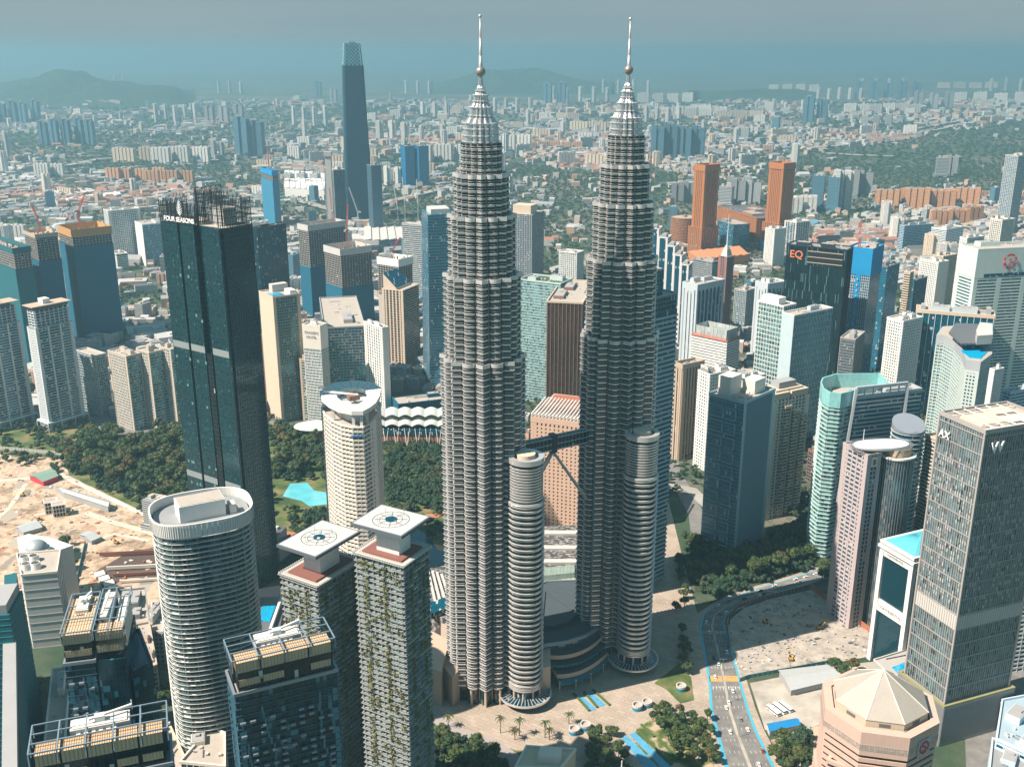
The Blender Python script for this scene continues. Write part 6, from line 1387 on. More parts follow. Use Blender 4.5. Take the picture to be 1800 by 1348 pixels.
# ------------------------------------------------------------------ podium between the twins and mall roofs
pt = thing('podium', 'dark curved podium with tiered bands and entrance canopy between the twin towers', 'podium', (20, 640, 0))
tanc = paint('tan_cladding', (.55, .40, .30), .5); droof = paint('dark_podium_roof', (.055, .075, .085), .85, scale=.4, var=.5)
c = at(985, 1095, 22); m = MB(); P = ppx([(880, 1140), (945, 1140), (962, 1134), (1000, 1128), (1030, 1117), (1052, 1104), (1066, 1085), (1100, 1010), (1010, 1020), (960, 1022), (900, 1050)], 26)
m.prism(P, 0, 26, True); po = m.build('hall', droof, pt)
m = MB(); m.ring(offset(P, -1.2), offset(P, .6), 25, 27); m.build('parapet', steel_d, po)
m = MB(); A = ppx([(958, 1040), (1012, 1078), (1000, 1092), (975, 1100), (952, 1102)], 28); m.prism(A, 26, 28.4, True); m.ring(offset(A, -1), offset(A, .5), 28, 29.4); m.build('raised_roof', droof, pt)
def arc4(q, n=14):
    W = [Vector(at(*p, z_)) for p in q]; o_ = []
    for i in range(n + 1):
        t = i / n; b0, b1, b2, b3 = (1-t)**3, 3*t*(1-t)**2, 3*t*t*(1-t), t**3; o_.append(tuple(W[0]*b0 + W[1]*b1 + W[2]*b2 + W[3]*b3))
    return o_
for q, z_, hh, dep_, mt in (([(955, 1137), (990, 1142), (1028, 1128), (1052, 1106)], 23, 2.4, 6, steel_d), ([(960, 1157), (1000, 1164), (1038, 1148), (1058, 1124)], 17.5, 3.2, 13, tanc), ([(960, 1172), (1004, 1180), (1044, 1162), (1064, 1136)], 13.2, 2.0, 13, glass('lobby_band', (.02, .16, .20), 1.2, 3)), ([(979, 1192), (1015, 1194), (1048, 1174), (1068, 1152)], 8, 3.4, 17, tanc)):
    O_ = arc4(q); I = [(p[0] - dep_*.35, p[1] + dep_) for p in O_]; m = MB()
    for k in range(len(O_)-1):
        m.mi = 0; m.wall(O_[k], O_[k+1], z_, z_+hh); m.face([(*O_[k], z_), (*I[k], z_), (*I[k+1], z_), (*O_[k+1], z_)]); m.mi = 1; m.face([(*O_[k], z_+hh), (*O_[k+1], z_+hh), (*I[k+1], z_+hh), (*I[k], z_+hh)])
    m.mi = 0; m.wall(I[0], O_[0], z_, z_+hh); m.wall(O_[-1], I[-1], z_, z_+hh); m.build('curved_tier', [mt, droof], pt)
z_ = 6.5; O_ = arc4([(984, 1203), (1018, 1203), (1050, 1184), (1070, 1162)]); I = [(p[0] - 2, p[1] + 7) for p in O_]; m = MB()
for k in range(len(O_)-1): m.face([(*O_[k], z_), (*O_[k+1], z_), (*I[k+1], z_+1.4), (*I[k], z_+1.4)]); m.wall(O_[k], O_[k+1], z_-.5, z_)
m.build('entrance_canopy', paint('canopy_teal', (.05, .20, .26), .2, metal=.3), pt)
for k in (0, 4, 8, 12): m = MB(); m.cyl(O_[k][0], O_[k][1] + 1, 0, 8, .5, n=8); m.build('column', tanc, pt)
slabbox(pt, [I[0], (I[0][0], I[0][1]-1), (I[-1][0], I[-1][1]-1), I[-1]], 0, 8, dkglass, 'lobby_glass')
slabbox(pt, ppx([(950, 1120), (952, 1178), (968, 1175), (967, 1118)], 22), 0, 24, tanc, 'stair_block')
wing = thing('podium_wing', 'tan stone podium wing with curved wall left of the nearer twin', 'podium', (*at(790, 1180), 0))
for q, z0, z1, mt, nm in ((([(752, 1105), (752, 1172), (775, 1180), (790, 1125)]), 0, 28, tanc, 'block'), (([(775, 1095), (775, 1165), (795, 1190), (815, 1170), (812, 1100)]), 0, 24, paint('tan_wall', (.44, .33, .25)), 'curved_wall'), (([(752, 1172), (752, 1198), (770, 1205), (775, 1182)]), 0, 14, wp, 'screen')):
    slabbox(wing, ppx(q, z1), z0, z1, mt, nm)
mall = thing('shopping_mall', 'long mall with patterned grey and white roof terraces behind the twins', 'shopping mall', (*at(980, 960), 0))
mr = gmat('mall_roof', lambda n, P: ramp(n, noise(n, .22, 3, coord(n, 'Object', (1, 2.4, 1)), .7), [(.42, (.05, .055, .06)), (.5, (.14, .13, .13)), (.56, (.42, .38, .34)), (.66, (.10, .10, .10))], True))
slabbox(mall, ppx([(935, 925), (935, 1000), (1020, 1000), (1020, 922)], 22), 0, 22, mr, 'roof_terrace')
for y in (932, 958, 982): slabbox(mall, ppx([(938, y), (938, y+6), (1018, y+6), (1018, y)], 24), 22, 24, pale, 'roof_ridge')
slabbox(mall, ppx([(935, 1003), (935, 1042), (1018, 1035), (1018, 1000)], 18), 0, 18, gmat('mall_terrace', lambda n, P: ramp(n, noise(n, .25, 3, P, .7), [(.38, (.06, .06, .06)), (.45, (.50, .46, .42)), (.6, (.62, .58, .52)), (.68, (.10, .10, .12))])), 'white_terrace')
m = MB(); q = ppx([(950, 1000), (950, 1014), (1010, 1008), (1010, 994)], 22)
m.prism(q, 18, 23, True); m.build('glass_vault', glass('vault_glass', (.22, .34, .30), 1.2, 9, var=.3, lit=0, metal=.2, frame=.12, framec=(.5, .5, .45)), mall)
m = MB()
for q in ([(745, 1000), (745, 1075), (790, 1090), (795, 985)],): slabbox(mall, ppx(q, 20), 0, 20, mr, 'left_roof')
m = MB(); q = ppx([(752, 1062), (758, 1080), (790, 1068), (785, 1050)], 24); m.prism(q, 20, 25, True); m.build('glass_vault', dkglass, mall)
for k in range(5): a_, b_ = at(752 + k*8, 1000 + k*3, 21), at(752 + k*8 + 14, 1062 - k*4, 21); m = MB(); m.bar((*a_, 21), (*b_, 21), 2.0, 1.2); m.build('roof_ridge', pale, mall)
# blue glass pools in front, kiosks, planters
def water(name, px, lab):
    o = area(name, px, .26, paint('fountain_blue', (.10, .34, .52), .12, streak=False, scale=.25, var=.35)); return o
for px in ([(1013, 1222), (1020, 1219), (1048, 1246), (1038, 1249)], [(1031, 1217), (1038, 1214), (1065, 1238), (1054, 1242)], [(1092, 1296), (1102, 1292), (1170, 1360), (1150, 1372)], [(1106, 1290), (1116, 1286), (1195, 1360), (1180, 1366)]): water('water_channel', px, '')
for i, (x, y) in enumerate(((1120, 1246), (1137, 1240), (1197, 1212), (1009, 1288), (1029, 1280))):
    X, Y = at(x, y); t = thing('glass_kiosk', ('round blue glass kiosk, left one of the pair in mid plaza', 'round blue glass kiosk, right one of the pair in mid plaza', 'round blue glass kiosk in the planted oval near the road', 'round blue glass kiosk, left one of the pair near the cream roofed building', 'round blue glass kiosk, right one of the pair near the cream roofed building')[i], 'kiosk', (X, Y, 0), 'round glass kiosks on the plaza')
    m = MB(); m.cyl(X, Y, 0, 3.0, 3.4, n=20, top=False); m.build('glass_drum', paint('kiosk_blue', (.02, .26, .42), .15, metal=.2), t); m = MB(); C20 = lambda r: [(X + math.cos(2*math.pi*k/20)*r, Y + math.sin(2*math.pi*k/20)*r) for k in range(20)]; m.ring(C20(2.9), C20(3.6), 2.6, 4.2); m.build('rim', pale, t); m = MB(); m.cyl(X, Y, 2.4, 2.6, 2.9, n=20); m.build('roof', roofc, t)
hedge = paint('hedge_leaf', (.07, .12, .03), .9, scale=1.5, var=.5)
for i, (a_, b_) in enumerate((((1008, 1219), (1036, 1250)), ((1042, 1213), (1072, 1240)), ((1120, 1283), (1180, 1345)), ((1127, 1274), (1150, 1296)), ((1158, 1300), (1192, 1335)), ((1026, 1216), (1050, 1244)))):
    p, q = at(*a_), at(*b_); m = MB(); m.bar((*p, .7), (*q, .7), 1.4, 1.2); o = m.build('hedge', hedge); tag(o, ('clipped hedge left of the upper blue channels', 'clipped hedge right of the upper blue channels', 'long clipped hedge right of the lower blue channels', 'short clipped hedge at the top of the garden', 'yellow-green hedge between garden rows', 'narrow hedge between the two upper blue channels')[i], 'hedge', 'clipped hedges on the plaza')
o = thing('cream_building', 'small cream flat-roofed building at the bottom centre edge', 'building', (*at(955, 1345, 26), 0))
slabbox(o, ppx([(925, 1312), (905, 1350), (985, 1352), (1012, 1318)], 26), 0, 26, cream, 'wall'); m = MB(); q = ppx([(925, 1312), (905, 1350), (985, 1352), (1012, 1318)], 26); m.ring(offset(q, -.8), offset(q, .3), 25.5, 27.4); m.build('parapet', warmwhite, o); slabbox(o, ppx([(950, 1312), (945, 1330), (985, 1333), (988, 1316)], 30), 26, 31, warmwhite, 'roof_room'); slabbox(o, ppx([(912, 1352), (890, 1400), (990, 1405), (1000, 1356)], 23), 0, 22, roofc, 'lower_block')
mst = thing('flag_mast', 'slim white pole rising at the bottom edge of the plaza', 'pole', (*at(1090, 1420), 0)); X, Y = at(1090, 1420); m = MB(); m.cyl(X, Y, 0, 34, .8, .35, 10); m.build('pole', white, mst)
# ------------------------------------------------------------------ right site: fences, shed, buses, canopy, vehicles
def fence(pts, h, mat, label, name='hoarding'):
    W = ppx(pts, 0); t = thing(name, label, 'fence', (*W[0], 0)); m = MB(); p_ = MB()
    for i in range(len(W)-1):
        m.bar((*W[i], h/2), (*W[i+1], h/2), .25, h); L = math.dist(W[i], W[i+1])
        for k in range(int(L/4)): q = lerp(W[i], W[i+1], k*4/L); p_.box(q[0], q[1], 0, .4, .4, h + .3)
    m.build('panel', mat, t); p_.build('post_row', steel_d, t)
fence([(1424, 1034), (1545, 1124)], 5, paint('rust_hoarding', (.40, .14, .06)), 'rust coloured hoarding along the right of the demolition site'); fence([(1300, 1198), (1315, 1192), (1475, 1163)], 3.2, paint('green_hoarding', (.05, .22, .22)), 'green hoarding between demolition site and parking lot')
fence([(1283, 1140), (1276, 1090), (1298, 1068), (1355, 1050), (1420, 1034)], 3.2, paint('maroon_hoarding', (.20, .08, .06)), 'maroon hoarding following the road bend')
fence([(0, 790), (60, 795), (108, 800)], 4, pale, 'pale hoarding between park and left building site'); fence([(118, 845), (200, 880), (270, 915)], 3, white, 'white hoarding along the park edge left of the round white tower'); fence([(150, 955), (140, 1000), (128, 1050)], 3, paint('green_hoarding', (.05, .22, .22)), 'teal fence beside the white box building')
def shed(px, h, label, mat=None, wallm=None):
    q = ppx(px, h); t = thing('shed', label, 'shed', (*cen(q), 0)); slabbox(t, offset(q, -.8), 0, h - .6, wallm or grey, 'wall'); m = MB(); r0, r1 = lerp(q[0], q[1], .5), lerp(q[3], q[2], .5); z = h + 1.2
    m.face([(*q[0], h-.6), (*r0, z), (*r1, z), (*q[3], h-.6)][::-1]); m.face([(*q[1], h-.6), (*q[2], h-.6), (*r1, z), (*r0, z)]); m.build('roof', mat or M['zinc_roof'], t)
paint('zinc_roof', (.42, .44, .44), .5, scale=.2)
shed([(1368, 1176), (1390, 1212), (1482, 1190), (1455, 1166)], 6, 'long grey roofed shed in the parking lot'); shed([(1346, 1270), (1352, 1284), (1408, 1272), (1400, 1260)], 5, 'bright blue canopy roof beside the parked buses', paint('blue_roof', (.01, .22, .50), .5), pale)
shed([(95, 852), (110, 864), (190, 890), (195, 880)], 7, 'long grey site shed along the park edge'); shed([(50, 835), (75, 846), (103, 835), (90, 822)], 6, 'green roofed site shed in the left building site', paint('green_roof', (.20, .30, .24), .6), rsign); shed([(25, 925), (40, 935), (75, 925), (62, 912)], 5, 'grey flat shed above the white box building'); shed([(137, 938), (160, 950), (178, 942), (155, 932)], 5, 'grey flat shed in mid building site')
def bus(px, py, a, label):
    X, Y = at(px, py); t = thing('bus', label, 'bus', (0, 0, 0), 'white buses parked in the lot'); m = MB(); m.box(0, 0, .5, 11.5, 2.5, 2.6); m.build('body', wsign, t); m = MB(); m.box(0, 0, 1.5, 11.56, 2.56, 1.0); m.build('window_band', blackglass, t)
    for x in (-3.6, 3.6):
        for y in (-1.2, 1.2): m = MB(); m.cyl(0, 0, -.15, .15, .5, n=12); m.v = [(x + v[0], y + v[2], .5 + v[1]) for v in m.v]; m.build('wheel', dark, t)
    t.location = (X, Y, .2); t.rotation_euler = (0, 0, a)
for i, (x, y) in enumerate(((1359, 1252), (1370, 1248), (1381, 1245))): bus(x, y, R(118), ('white bus, leftmost of three beside the blue canopy', 'white bus, middle of three beside the blue canopy', 'white bus, rightmost of three beside the blue canopy')[i])
def carm(col, name):
    t = thing('car', 'x', 'car', (0, 0, 0)); m = MB(); m.loft([[(-2.2, -.88), (2.2, -.88), (2.2, .88), (-2.2, .88)], [(-2.25, -.9), (2.25, -.9), (2.25, .9), (-2.25, .9)], [(-2.1, -.85), (2.1, -.85), (2.1, .85), (-2.1, .85)]], [.3, .6, .95]); m.build('body', col, t)
    m = MB(); m.loft([[(-1.6, -.8), (1.0, -.8), (1.0, .8), (-1.6, .8)], [(-1.2, -.68), (.5, -.68), (.5, .68), (-1.2, .68)]], [.95, 1.45]); m.build('cabin', blackglass, t)
    m = MB(); m.box(-.35, 0, 1.452, 1.6, 1.3, .04); m.build('roof', col, t)
    for x in (-1.4, 1.4):
        for y in (-.85, .85): m = MB(); m.cyl(0, 0, -.1, .1, .33, n=10); m.v = [(x + v[0], y + v[2], .33 + v[1]) for v in m.v]; m.build('wheel', dark, t)
    return t
cols = [('white', wsign), ('black', paint('black_car', (.02, .02, .02), .3)), ('red', paint('red_car', (.45, .03, .02), .3)), ('silver', paint('silver_car', (.4, .4, .4), .3, metal=.4))]
protos = {c_: carm(m_, c_) for c_, m_ in cols}; usedc = set()
def car(x, y, a, c_, label, group):
    p = protos[c_]
    if c_ not in usedc: usedc.add(c_); p.location = (x, y, .2); p.rotation_euler = (0, 0, a); p['label'] = label; p['group'] = group; return p
    return dup(p, (x, y, .2), label, a, group)
for s, t_, c_, lab in ((205, .30, 'black', 'black car alone on the sunlit carriageway above the orange crossing'), (120, .80, 'white', 'white car on the right carriageway near the bottom'), (78, .58, 'white', 'white van-like car at the bottom of the median'), (98, .93, 'red', 'red car by the turquoise lane at the lower right of the road'), (150, .52, 'white', 'white car beside the median below the crossing'), (300, .20, 'silver', 'silver car in the shaded stretch of the left carriageway'), (318, .8, 'white', 'white car in the shaded right carriageway'), (372, .3, 'white', 'white car at the start of the road bend'), (392, .7, 'silver', 'silver car on the road bend'), (270, .7, 'silver', 'silver car in shade near the turquoise lane')):
    _, a_, d_ = along(t_, s, s + 4, 1); car(a_.x, a_.y, math.atan2(d_.y, d_.x), c_, lab, 'cars on the curved road')
rr = random.Random(12)
for i in range(22):
    s, t_ = 70 + i * 15.5 + rr.uniform(-4, 4), rr.choice((.12, .22, .33, .42, .6, .7, .81, .91)); _, a_, d_ = along(t_, s, s + 4, 1); c_ = rr.choice(('white', 'silver', 'black', 'white')); car(a_.x, a_.y, math.atan2(d_.y, d_.x), c_, f'{c_} car driving in the stream along the curved road', f'{c_} cars driving along the curved road')
def digger(px, py, a, label):
    X, Y = at(px, py); t = thing('excavator', label, 'excavator', (0, 0, 0), 'excavators on the building sites'); yl = paint('machine_yellow', (.55, .28, .03), .5)
    for s_ in (-1, 1): m = MB(); m.box(0, s_*1.2, 0, 4.2, .7, 1.0); m.build('track', dark, t)
    m = MB(); m.box(-.4, 0, 1.0, 3.6, 2.6, 1.3); m.build('body', yl, t); m = MB(); m.box(.6, .7, 2.3, 1.4, 1.1, 1.3); m.build('cab', blackglass, t)
    m = MB(); m.bar((1.2, -.2, 2), (4.6, -.2, 5.2), .5, .7); m.bar((4.6, -.2, 5.2), (6.8, -.2, 2.4), .4, .5); m.build('boom', yl, t); m = MB(); m.box(6.9, -.2, 1.4, 1.1, 1.2, 1.2); m.build('bucket', dark, t); t.location = (X, Y, .3); t.rotation_euler = (0, 0, a)
for i, (x, y) in enumerate(((40, 872), (120, 905), (205, 955), (70, 915), (1345, 1095), (1440, 1105), (1390, 1160))): digger(x, y, i * 1.3, ('excavator near the green roofed site shed', 'excavator in the middle of the left building site', 'excavator above the deep excavation', 'excavator beside the grey flat shed on the left site', 'excavator in the upper left of the demolition site', 'excavator in the right half of the demolition site', 'excavator near the green hoarding of the demolition site')[i])
rr = random.Random(3)
for i in range(18): x, y = at(1706 + (i % 9)*11, 1188 + (i % 9)*5 + (i // 9)*10); car(x, y, R(120), rr.choice(['white', 'silver', 'red', 'black']), 'parked car in the lot at the right edge beside the W tower', 'cars parked at the right edge')
for i in range(14): x, y = at(1760 + rr.uniform(-30, 30), 1160 + rr.uniform(-8, 8)); 
# lamp posts
def lamp(x, y, a, label):
    t = thing('street_lamp', label, 'street lamp', (x, y, 0), 'street lamps on the road median'); m = MB(); m.cyl(x, y, 0, 10, .22, .12, 8); m.build('pole', steel_d, t); m = MB(); m.bar((x - math.cos(a)*2.4, y - math.sin(a)*2.4, 10.2), (x + math.cos(a)*2.4, y + math.sin(a)*2.4, 10.2), .22); m.build('arm', steel_d, t)
for k in range(9): _, a_, d_ = along(.505, 75 + k*38, 80 + k*38, 1); lamp(a_.x, a_.y, math.atan2(d_.x, -d_.y), 'double-armed grey street lamp on the median of the curved road')
# rubble and kit on both building sites
def rubble(px, num, seed, mats, name, lab, smax=3.2):
    P = ppx(px, 0); rr = random.Random(seed); m = MB(); x0, x1, y0, y1 = min(p[0] for p in P), max(p[0] for p in P), min(p[1] for p in P), max(p[1] for p in P); k = 0
    while k < num:
        p = (rr.uniform(x0, x1), rr.uniform(y0, y1))
        if not inside(p, P): continue
        m.mi = rr.randrange(len(mats)); s_ = rr.uniform(.5, smax); m.box(p[0], p[1], 0, s_ * rr.uniform(.5, 2.4), s_, rr.uniform(.2, 1.4), rr.choice([.35, .35, 1.9, rr.random()*3])); k += 1
    tag(m.build(name, mats), lab, 'rubble', None, 'stuff')
rubble(rs, 240, 1, [grey, pale, beige, slate], 'rubble', 'scattered rubble and slabs on the demolition site', 1.9); rubble(sp, 900, 2, [warmwhite, cream, brown, orange, grey, pale, paint('rust_dark', (.25, .10, .06))], 'site_materials', 'stacked building materials over the left building site', 2.6)
for i, (px, py) in enumerate(((78, 885), (92, 890))): q = fql((px, py), 12, 25, 9, 11); t = tower('concrete_frame', ('small concrete frame, left of two on the building site', 'small concrete frame, right of two on the building site')[i], 'concrete frame', q, 12, fh=4, bh=.8, fs=2.5, fw=.6, gl=paint('void_shade_paint', (.006, .012, .016), .9), wall=warmwhite, par=.5, plant=0)  # core painted near-black as the shade inside each bare frame
# terraced concrete walls of the excavation
t = thing('retaining_wall', 'terraced concrete retaining walls of the deep excavation left of the round white tower', 'retaining wall', (*at(230, 990), 0))
for k, y in enumerate((968, 992, 1003, 1014)): a_, b_ = at(175 + k*12, y + 6, 3), at(300, y, 3); m = MB(); m.bar((*a_, 3 - k*.3), (*b_, 3 - k*.3), 1.2, 3.5 - k*.5); m.build('wall', warmwhite if k % 2 else paint('rust_dark', (.25, .10, .06)), t)
for k in range(4): slabbox(t, ppx([(165 + k*8, 1008 + k*8), (168 + k*8, 1016 + k*8), (186 + k*8, 1010 + k*8), (182 + k*8, 1003 + k*8)], 2), 0, 3, warmwhite, 'slab')
# white box with dome and cooling tanks; wrapped blocks at the left edge
def coolbox():
    h = 62; Q = fq((122, 1002), h, 20, 60, 150); Q = ppx([(30, 975), (38, 1012), (100, 1006), (106, 968)], h); t = tower('utility_building', 'white panelled utility building with dome and cooling tanks on its roof, left', 'utility building', Q, h, fh=7, bh=.6, fs=0, dep=.3, gl=pale, wall=grey, band=paint('panel_grey', (.38, .38, .37)), plant=0, par=1.5, topm=warmwhite)
    for k, (u, v) in enumerate(((.18, .30), (.18, .65), (.45, .30), (.45, .65))): x, y = qp(Q, u, v); m = MB(); m.cyl(x, y, h, h+4.5, 4.2, 3.4, 18, False); m.ring([(x + math.cos(2*math.pi*i/18)*3.0, y + math.sin(2*math.pi*i/18)*3.0) for i in range(18)], [(x + math.cos(2*math.pi*i/18)*3.4, y + math.sin(2*math.pi*i/18)*3.4) for i in range(18)], h+4.2, h+4.7); m.build('cooling_tank', white, t)
    x, y = at(63, 955, h); D = thing('dome_building', 'white stepped roof with grey dome behind the cooling tanks', 'building', (x, y, 0)); q = ppx([(30, 945), (35, 975), (100, 968), (128, 958), (90, 945), (50, 938)], h - 8); slabbox(D, q, 0, h - 8, white, 'block'); m = MB(); m.sphere((x, y, h - 6), 9, 20, 12); m.build('dome', paint('dome_grey', (.42, .46, .48), .4, metal=.3), D, True); m = MB(); m.cyl(x, y, h - 8, h - 4, 9.8, n=20); m.build('drum', white, D)
coolbox()
for F, h, xL, xR, mt, tp, lab in (((4, 990), 95, -60, 26, tealnet, beige, 'teal wrapped block with beige open top behind the left edge'), ((-8, 1065), 120, -90, 12, tealnet, beige, 'teal wrapped block with beige roof at the left edge')):
    q = fq(F, h, 25, xL, xR) if xL > -70 else face_quad((-80, F[1]), (xR, F[1] - 8), 30, h); t = thing('wrapped_block', lab, 'tower under construction', (*cen(q), 0)); slabbox(t, q, 0, h - 9, mt, 'debris_net'); slabbox(t, inset(q, .9), h - 9, h - 3, grey, 'top_storey')
    m = MB(); z = 4
    while z < h - 10: m.ring(q, offset(q, .25), z, z + .4, False); z += 4
    m.build('scaffold_band', paint('scaffold_teal', (.01, .24, .26)), t)
B(AT, 'small white balconied block at the foot of the dark twin-wing tower', apt, (92, 1178), 42, 20, 76, 125, fh=6, bh=2.4, fs=0, gl=dkglass, wall=white, plant=1)
# terrace with pool right of the round white tower
t = thing('pool_terrace', 'dark terrace with bright blue tiled pool between round white tower and planted tower', 'pool terrace', (*at(470, 1075), 0)); h = 32
slabbox(t, ppx([(446, 1050), (430, 1125), (488, 1125), (500, 1060)], h), 0, h, slate, 'deck'); slabbox(t, ppx([(463, 1058), (455, 1090), (474, 1092), (486, 1060)], h + .5), h, h + .5, poolw, 'pool'); slabbox(t, ppx([(447, 1036), (447, 1050), (490, 1048), (492, 1028)], h + 8), 0, h + 8, dark, 'pavilion'); m = MB(); m.bar((*at(497, 1045, h+2), h+2), (*at(470, 1122, h+2), h+2), 1.8, 3); m.build('curved_wall', white, t)
# smaller roofs in the gap between the dark towers and the site
for i, (px, z, mt) in enumerate((([(150, 1045), (165, 1085), (215, 1075), (205, 1035)], 22, roofc), ([(205, 1040), (215, 1100), (262, 1095), (255, 1035)], 20, roofg), ([(268, 1060), (262, 1110), (285, 1112), (288, 1062)], 26, pale), ([(238, 1100), (262, 1175), (275, 1170), (262, 1095)], 30, beige))):
    q = ppx(px, z); t = tower('low_block', ('low tan roof block behind the twin-wing tower', 'low grey roof block between twin-wing tower and round white tower', 'pale low block touching the round white tower', 'narrow beige block beside the pool deck')[i], 'building', q, z, bh=1, fs=4, wall=mt, plant=3)
for i, (px, z, mt) in enumerate((([(318, 1340), (395, 1348), (395, 1290), (370, 1280)], 26, warmwhite), ([(300, 1280), (330, 1345), (290, 1400), (262, 1300)], 14, cream))):
    q = ppx(px, z); 
    if sum(q[i_][0]*q[(i_+1) % 4][1] - q[(i_+1) % 4][0]*q[i_][1] for i_ in range(4)) < 0: q = q[::-1]
    t = tower('low_block', ('white podium block at the foot of the round white tower', 'cream podium with curved edge below the round white tower')[i], 'building', q, z, bh=1.4, fs=4, wall=mt, plant=1)

# blocks at the bottom right edge
for i, (px, z, mt, rf) in enumerate((([(1762, 1232), (1752, 1300), (1850, 1345), (1850, 1215)], 24, paint('pale_blue_wall', (.50, .60, .66)), paint('pale_blue_roof', (.32, .42, .48))), ([(1745, 1300), (1735, 1400), (1850, 1440), (1850, 1330)], 18, paint('pale_blue_wall', (.50, .60, .66)), roofg), ([(1770, 1010), (1765, 1060), (1840, 1050), (1840, 1000)], 60, white, roofc))):
    q = ppx(px, z); t = tower('low_block', ('pale blue low block with glass walls at the bottom right edge', 'lower pale blue block in the bottom right corner', 'white balconied block behind the right side of the W tower')[i], 'building', q, z, bh=1.4, fs=5, gl=dkglass, wall=mt, plant=2, roofm=rf)
# ------------------------------------------------------------------ the city round about and far away
from mathutils import noise as mn
HERO = []
for o in C.objects:
    if o.parent is None and o.name in LOC and o.get('category') not in ('tree', 'palm', 'car', 'crane', 'fence', 'street lamp', 'hedge', 'bus', 'kiosk'):
        HERO.append((LOC[o.name][0], LOC[o.name][1]))
HN = np.array(HERO)
def free(x, y, r):
    if len(HN) and np.min((HN[:, 0]-x)**2 + (HN[:, 1]-y)**2) < (r + 30)**2: return False
    return not any(inside((x, y), z) for z in ZN)
def green_(x, y): return .10 + mn.fractal(Vector((x*.0011, y*.0007, 3.1)), 1, 2, 4) + .25*mn.noise(Vector((x*.006, y*.006, 9)))
grn_zones = [ppx(z, 0) for z in ([(1420, 275), (1640, 240), (1800, 215), (1900, 210), (1900, 345), (1750, 330), (1690, 325), (1560, 322), (1440, 300)], [(140, 375), (280, 372), (285, 395), (140, 398)], [(200, 500), (300, 505), (300, 540), (205, 545)])]
def vis(x, y):
    d_ = y * .9513 + 433 * .3082
    return abs(x / d_) * FPX < 960
wallm = [paint('flat_white', (.50, .49, .47)), paint('flat_cream', (.50, .42, .34)), paint('flat_grey', (.30, .31, .32)), paint('flat_peach', (.55, .34, .24)), paint('flat_blue', (.16, .30, .38))]
roofm_ = [paint('low_roof_white', (.46, .46, .45), streak=False), paint('low_roof_grey', (.28, .29, .30), streak=False), paint('low_roof_red', (.33, .16, .11), streak=False), paint('low_roof_tan', (.42, .33, .26), streak=False), paint('low_roof_blue', (.10, .28, .42), streak=False), paint('low_roof_dark', (.10, .11, .12), streak=False)]
winm = [glass('far_white_windows', (.60, .58, .54), 3.4, 3.3, var=.15, lit=.0, metal=0, rough=.6, frame=.0, wob=False)]
def punched(name, wall, win, cw=3.6, ch=3.2, fx=.45, fy=.42):
    if name in M: return M[name]
    m, n, b = newmat(name); s = n.nodes.new('ShaderNodeSeparateXYZ'); n.links.new(coord(n, 'UV'), s.inputs[0]); u, v = mth(n, 'DIVIDE', s.outputs[0], cw), mth(n, 'DIVIDE', s.outputs[1], ch)
    f = mth(n, 'MULTIPLY', mth(n, 'LESS_THAN', mth(n, 'FRACT', u), fx), mth(n, 'LESS_THAN', mth(n, 'FRACT', v), fy)); oi = n.nodes.new('ShaderNodeObjectInfo')
    w_ = mixc(n, 1.0, wall, mth(n, 'MULTIPLY_ADD', oi.outputs['Random'], .45, .68), 'MULTIPLY'); n.links.new(mixc(n, f, w_, win), b.inputs['Base Color']); n.links.new(mth(n, 'MULTIPLY_ADD', f, -.5, .8), b.inputs['Roughness']); M[name] = m; return m
W1 = [punched('white_block_wall', (.80, .76, .70), (.06, .10, .13)), punched('cream_block_wall', (.74, .60, .45), (.08, .09, .10)), punched('banded_block_wall', (.58, .57, .54), (.04, .08, .11), 400, 3.6, 1.0, .5), punched('orange_block_wall', (.66, .34, .17), (.08, .07, .07)), punched('blue_block_wall', (.12, .26, .34), (.02, .07, .11), 2.2, 3.4, .7, .6), punched('grey_block_wall', (.36, .37, .37), (.05, .08, .10)), punched('pink_block_wall', (.52, .33, .26), (.07, .08, .09)), punched('fine_block_wall', (.74, .72, .68), (.10, .14, .17), 1.8, 3.2, .5, .5)]
# --- prototypes: apartment and office blocks with their own articulation
def proto_block(kind, w_, d_, h, mat, roof, seed):
    t = thing({'slab': 'apartment_row', 'box': 'office_block', 'twin': 'twin_block', 'cross': 'point_block'}[kind], 'x', 'building', (0, 0, 0)); rr = random.Random(seed); m = MB()
    box = lambda cx, cy, sx, sy, z0, z1: m.prism([(cx-sx/2, cy-sy/2), (cx+sx/2, cy-sy/2), (cx+sx/2, cy+sy/2), (cx-sx/2, cy+sy/2)], z0, z1, True)
    if kind == 'slab':
        k = max(2, int(w_ / 13))
        for i in range(k): x = -w_/2 + w_*(i+.5)/k; box(x, 0, w_/k*.72, d_, 0, h + rr.choice((0, 0, 2.5))); box(x, 0, w_/k*1.001, d_*.66, 0, h - 2)
    elif kind == 'cross': box(0, 0, w_, d_*.45, 0, h); box(0, 0, w_*.45, d_, 0, h + 1.2)
    elif kind == 'twin': box(-w_*.29, 0, w_*.4, d_, 0, h); box(w_*.29, d_*.1, w_*.4, d_, 0, h*.94); box(0, 0, w_*.2, d_*.5, 0, h*.9)
    else: box(0, 0, w_, d_, 0, h); box(0, 0, w_*1.25, d_*1.25, 0, h*.18)
    o = m.build('wall', mat, t)
    r = MB(); 
    for i in range(3): r.box(rr.uniform(-.3, .3)*w_, rr.uniform(-.15, .15)*d_, h - 1, w_*.16, d_*.35, rr.uniform(3, 6))
    r.build('roof_room', roof, t); return t
PB = []
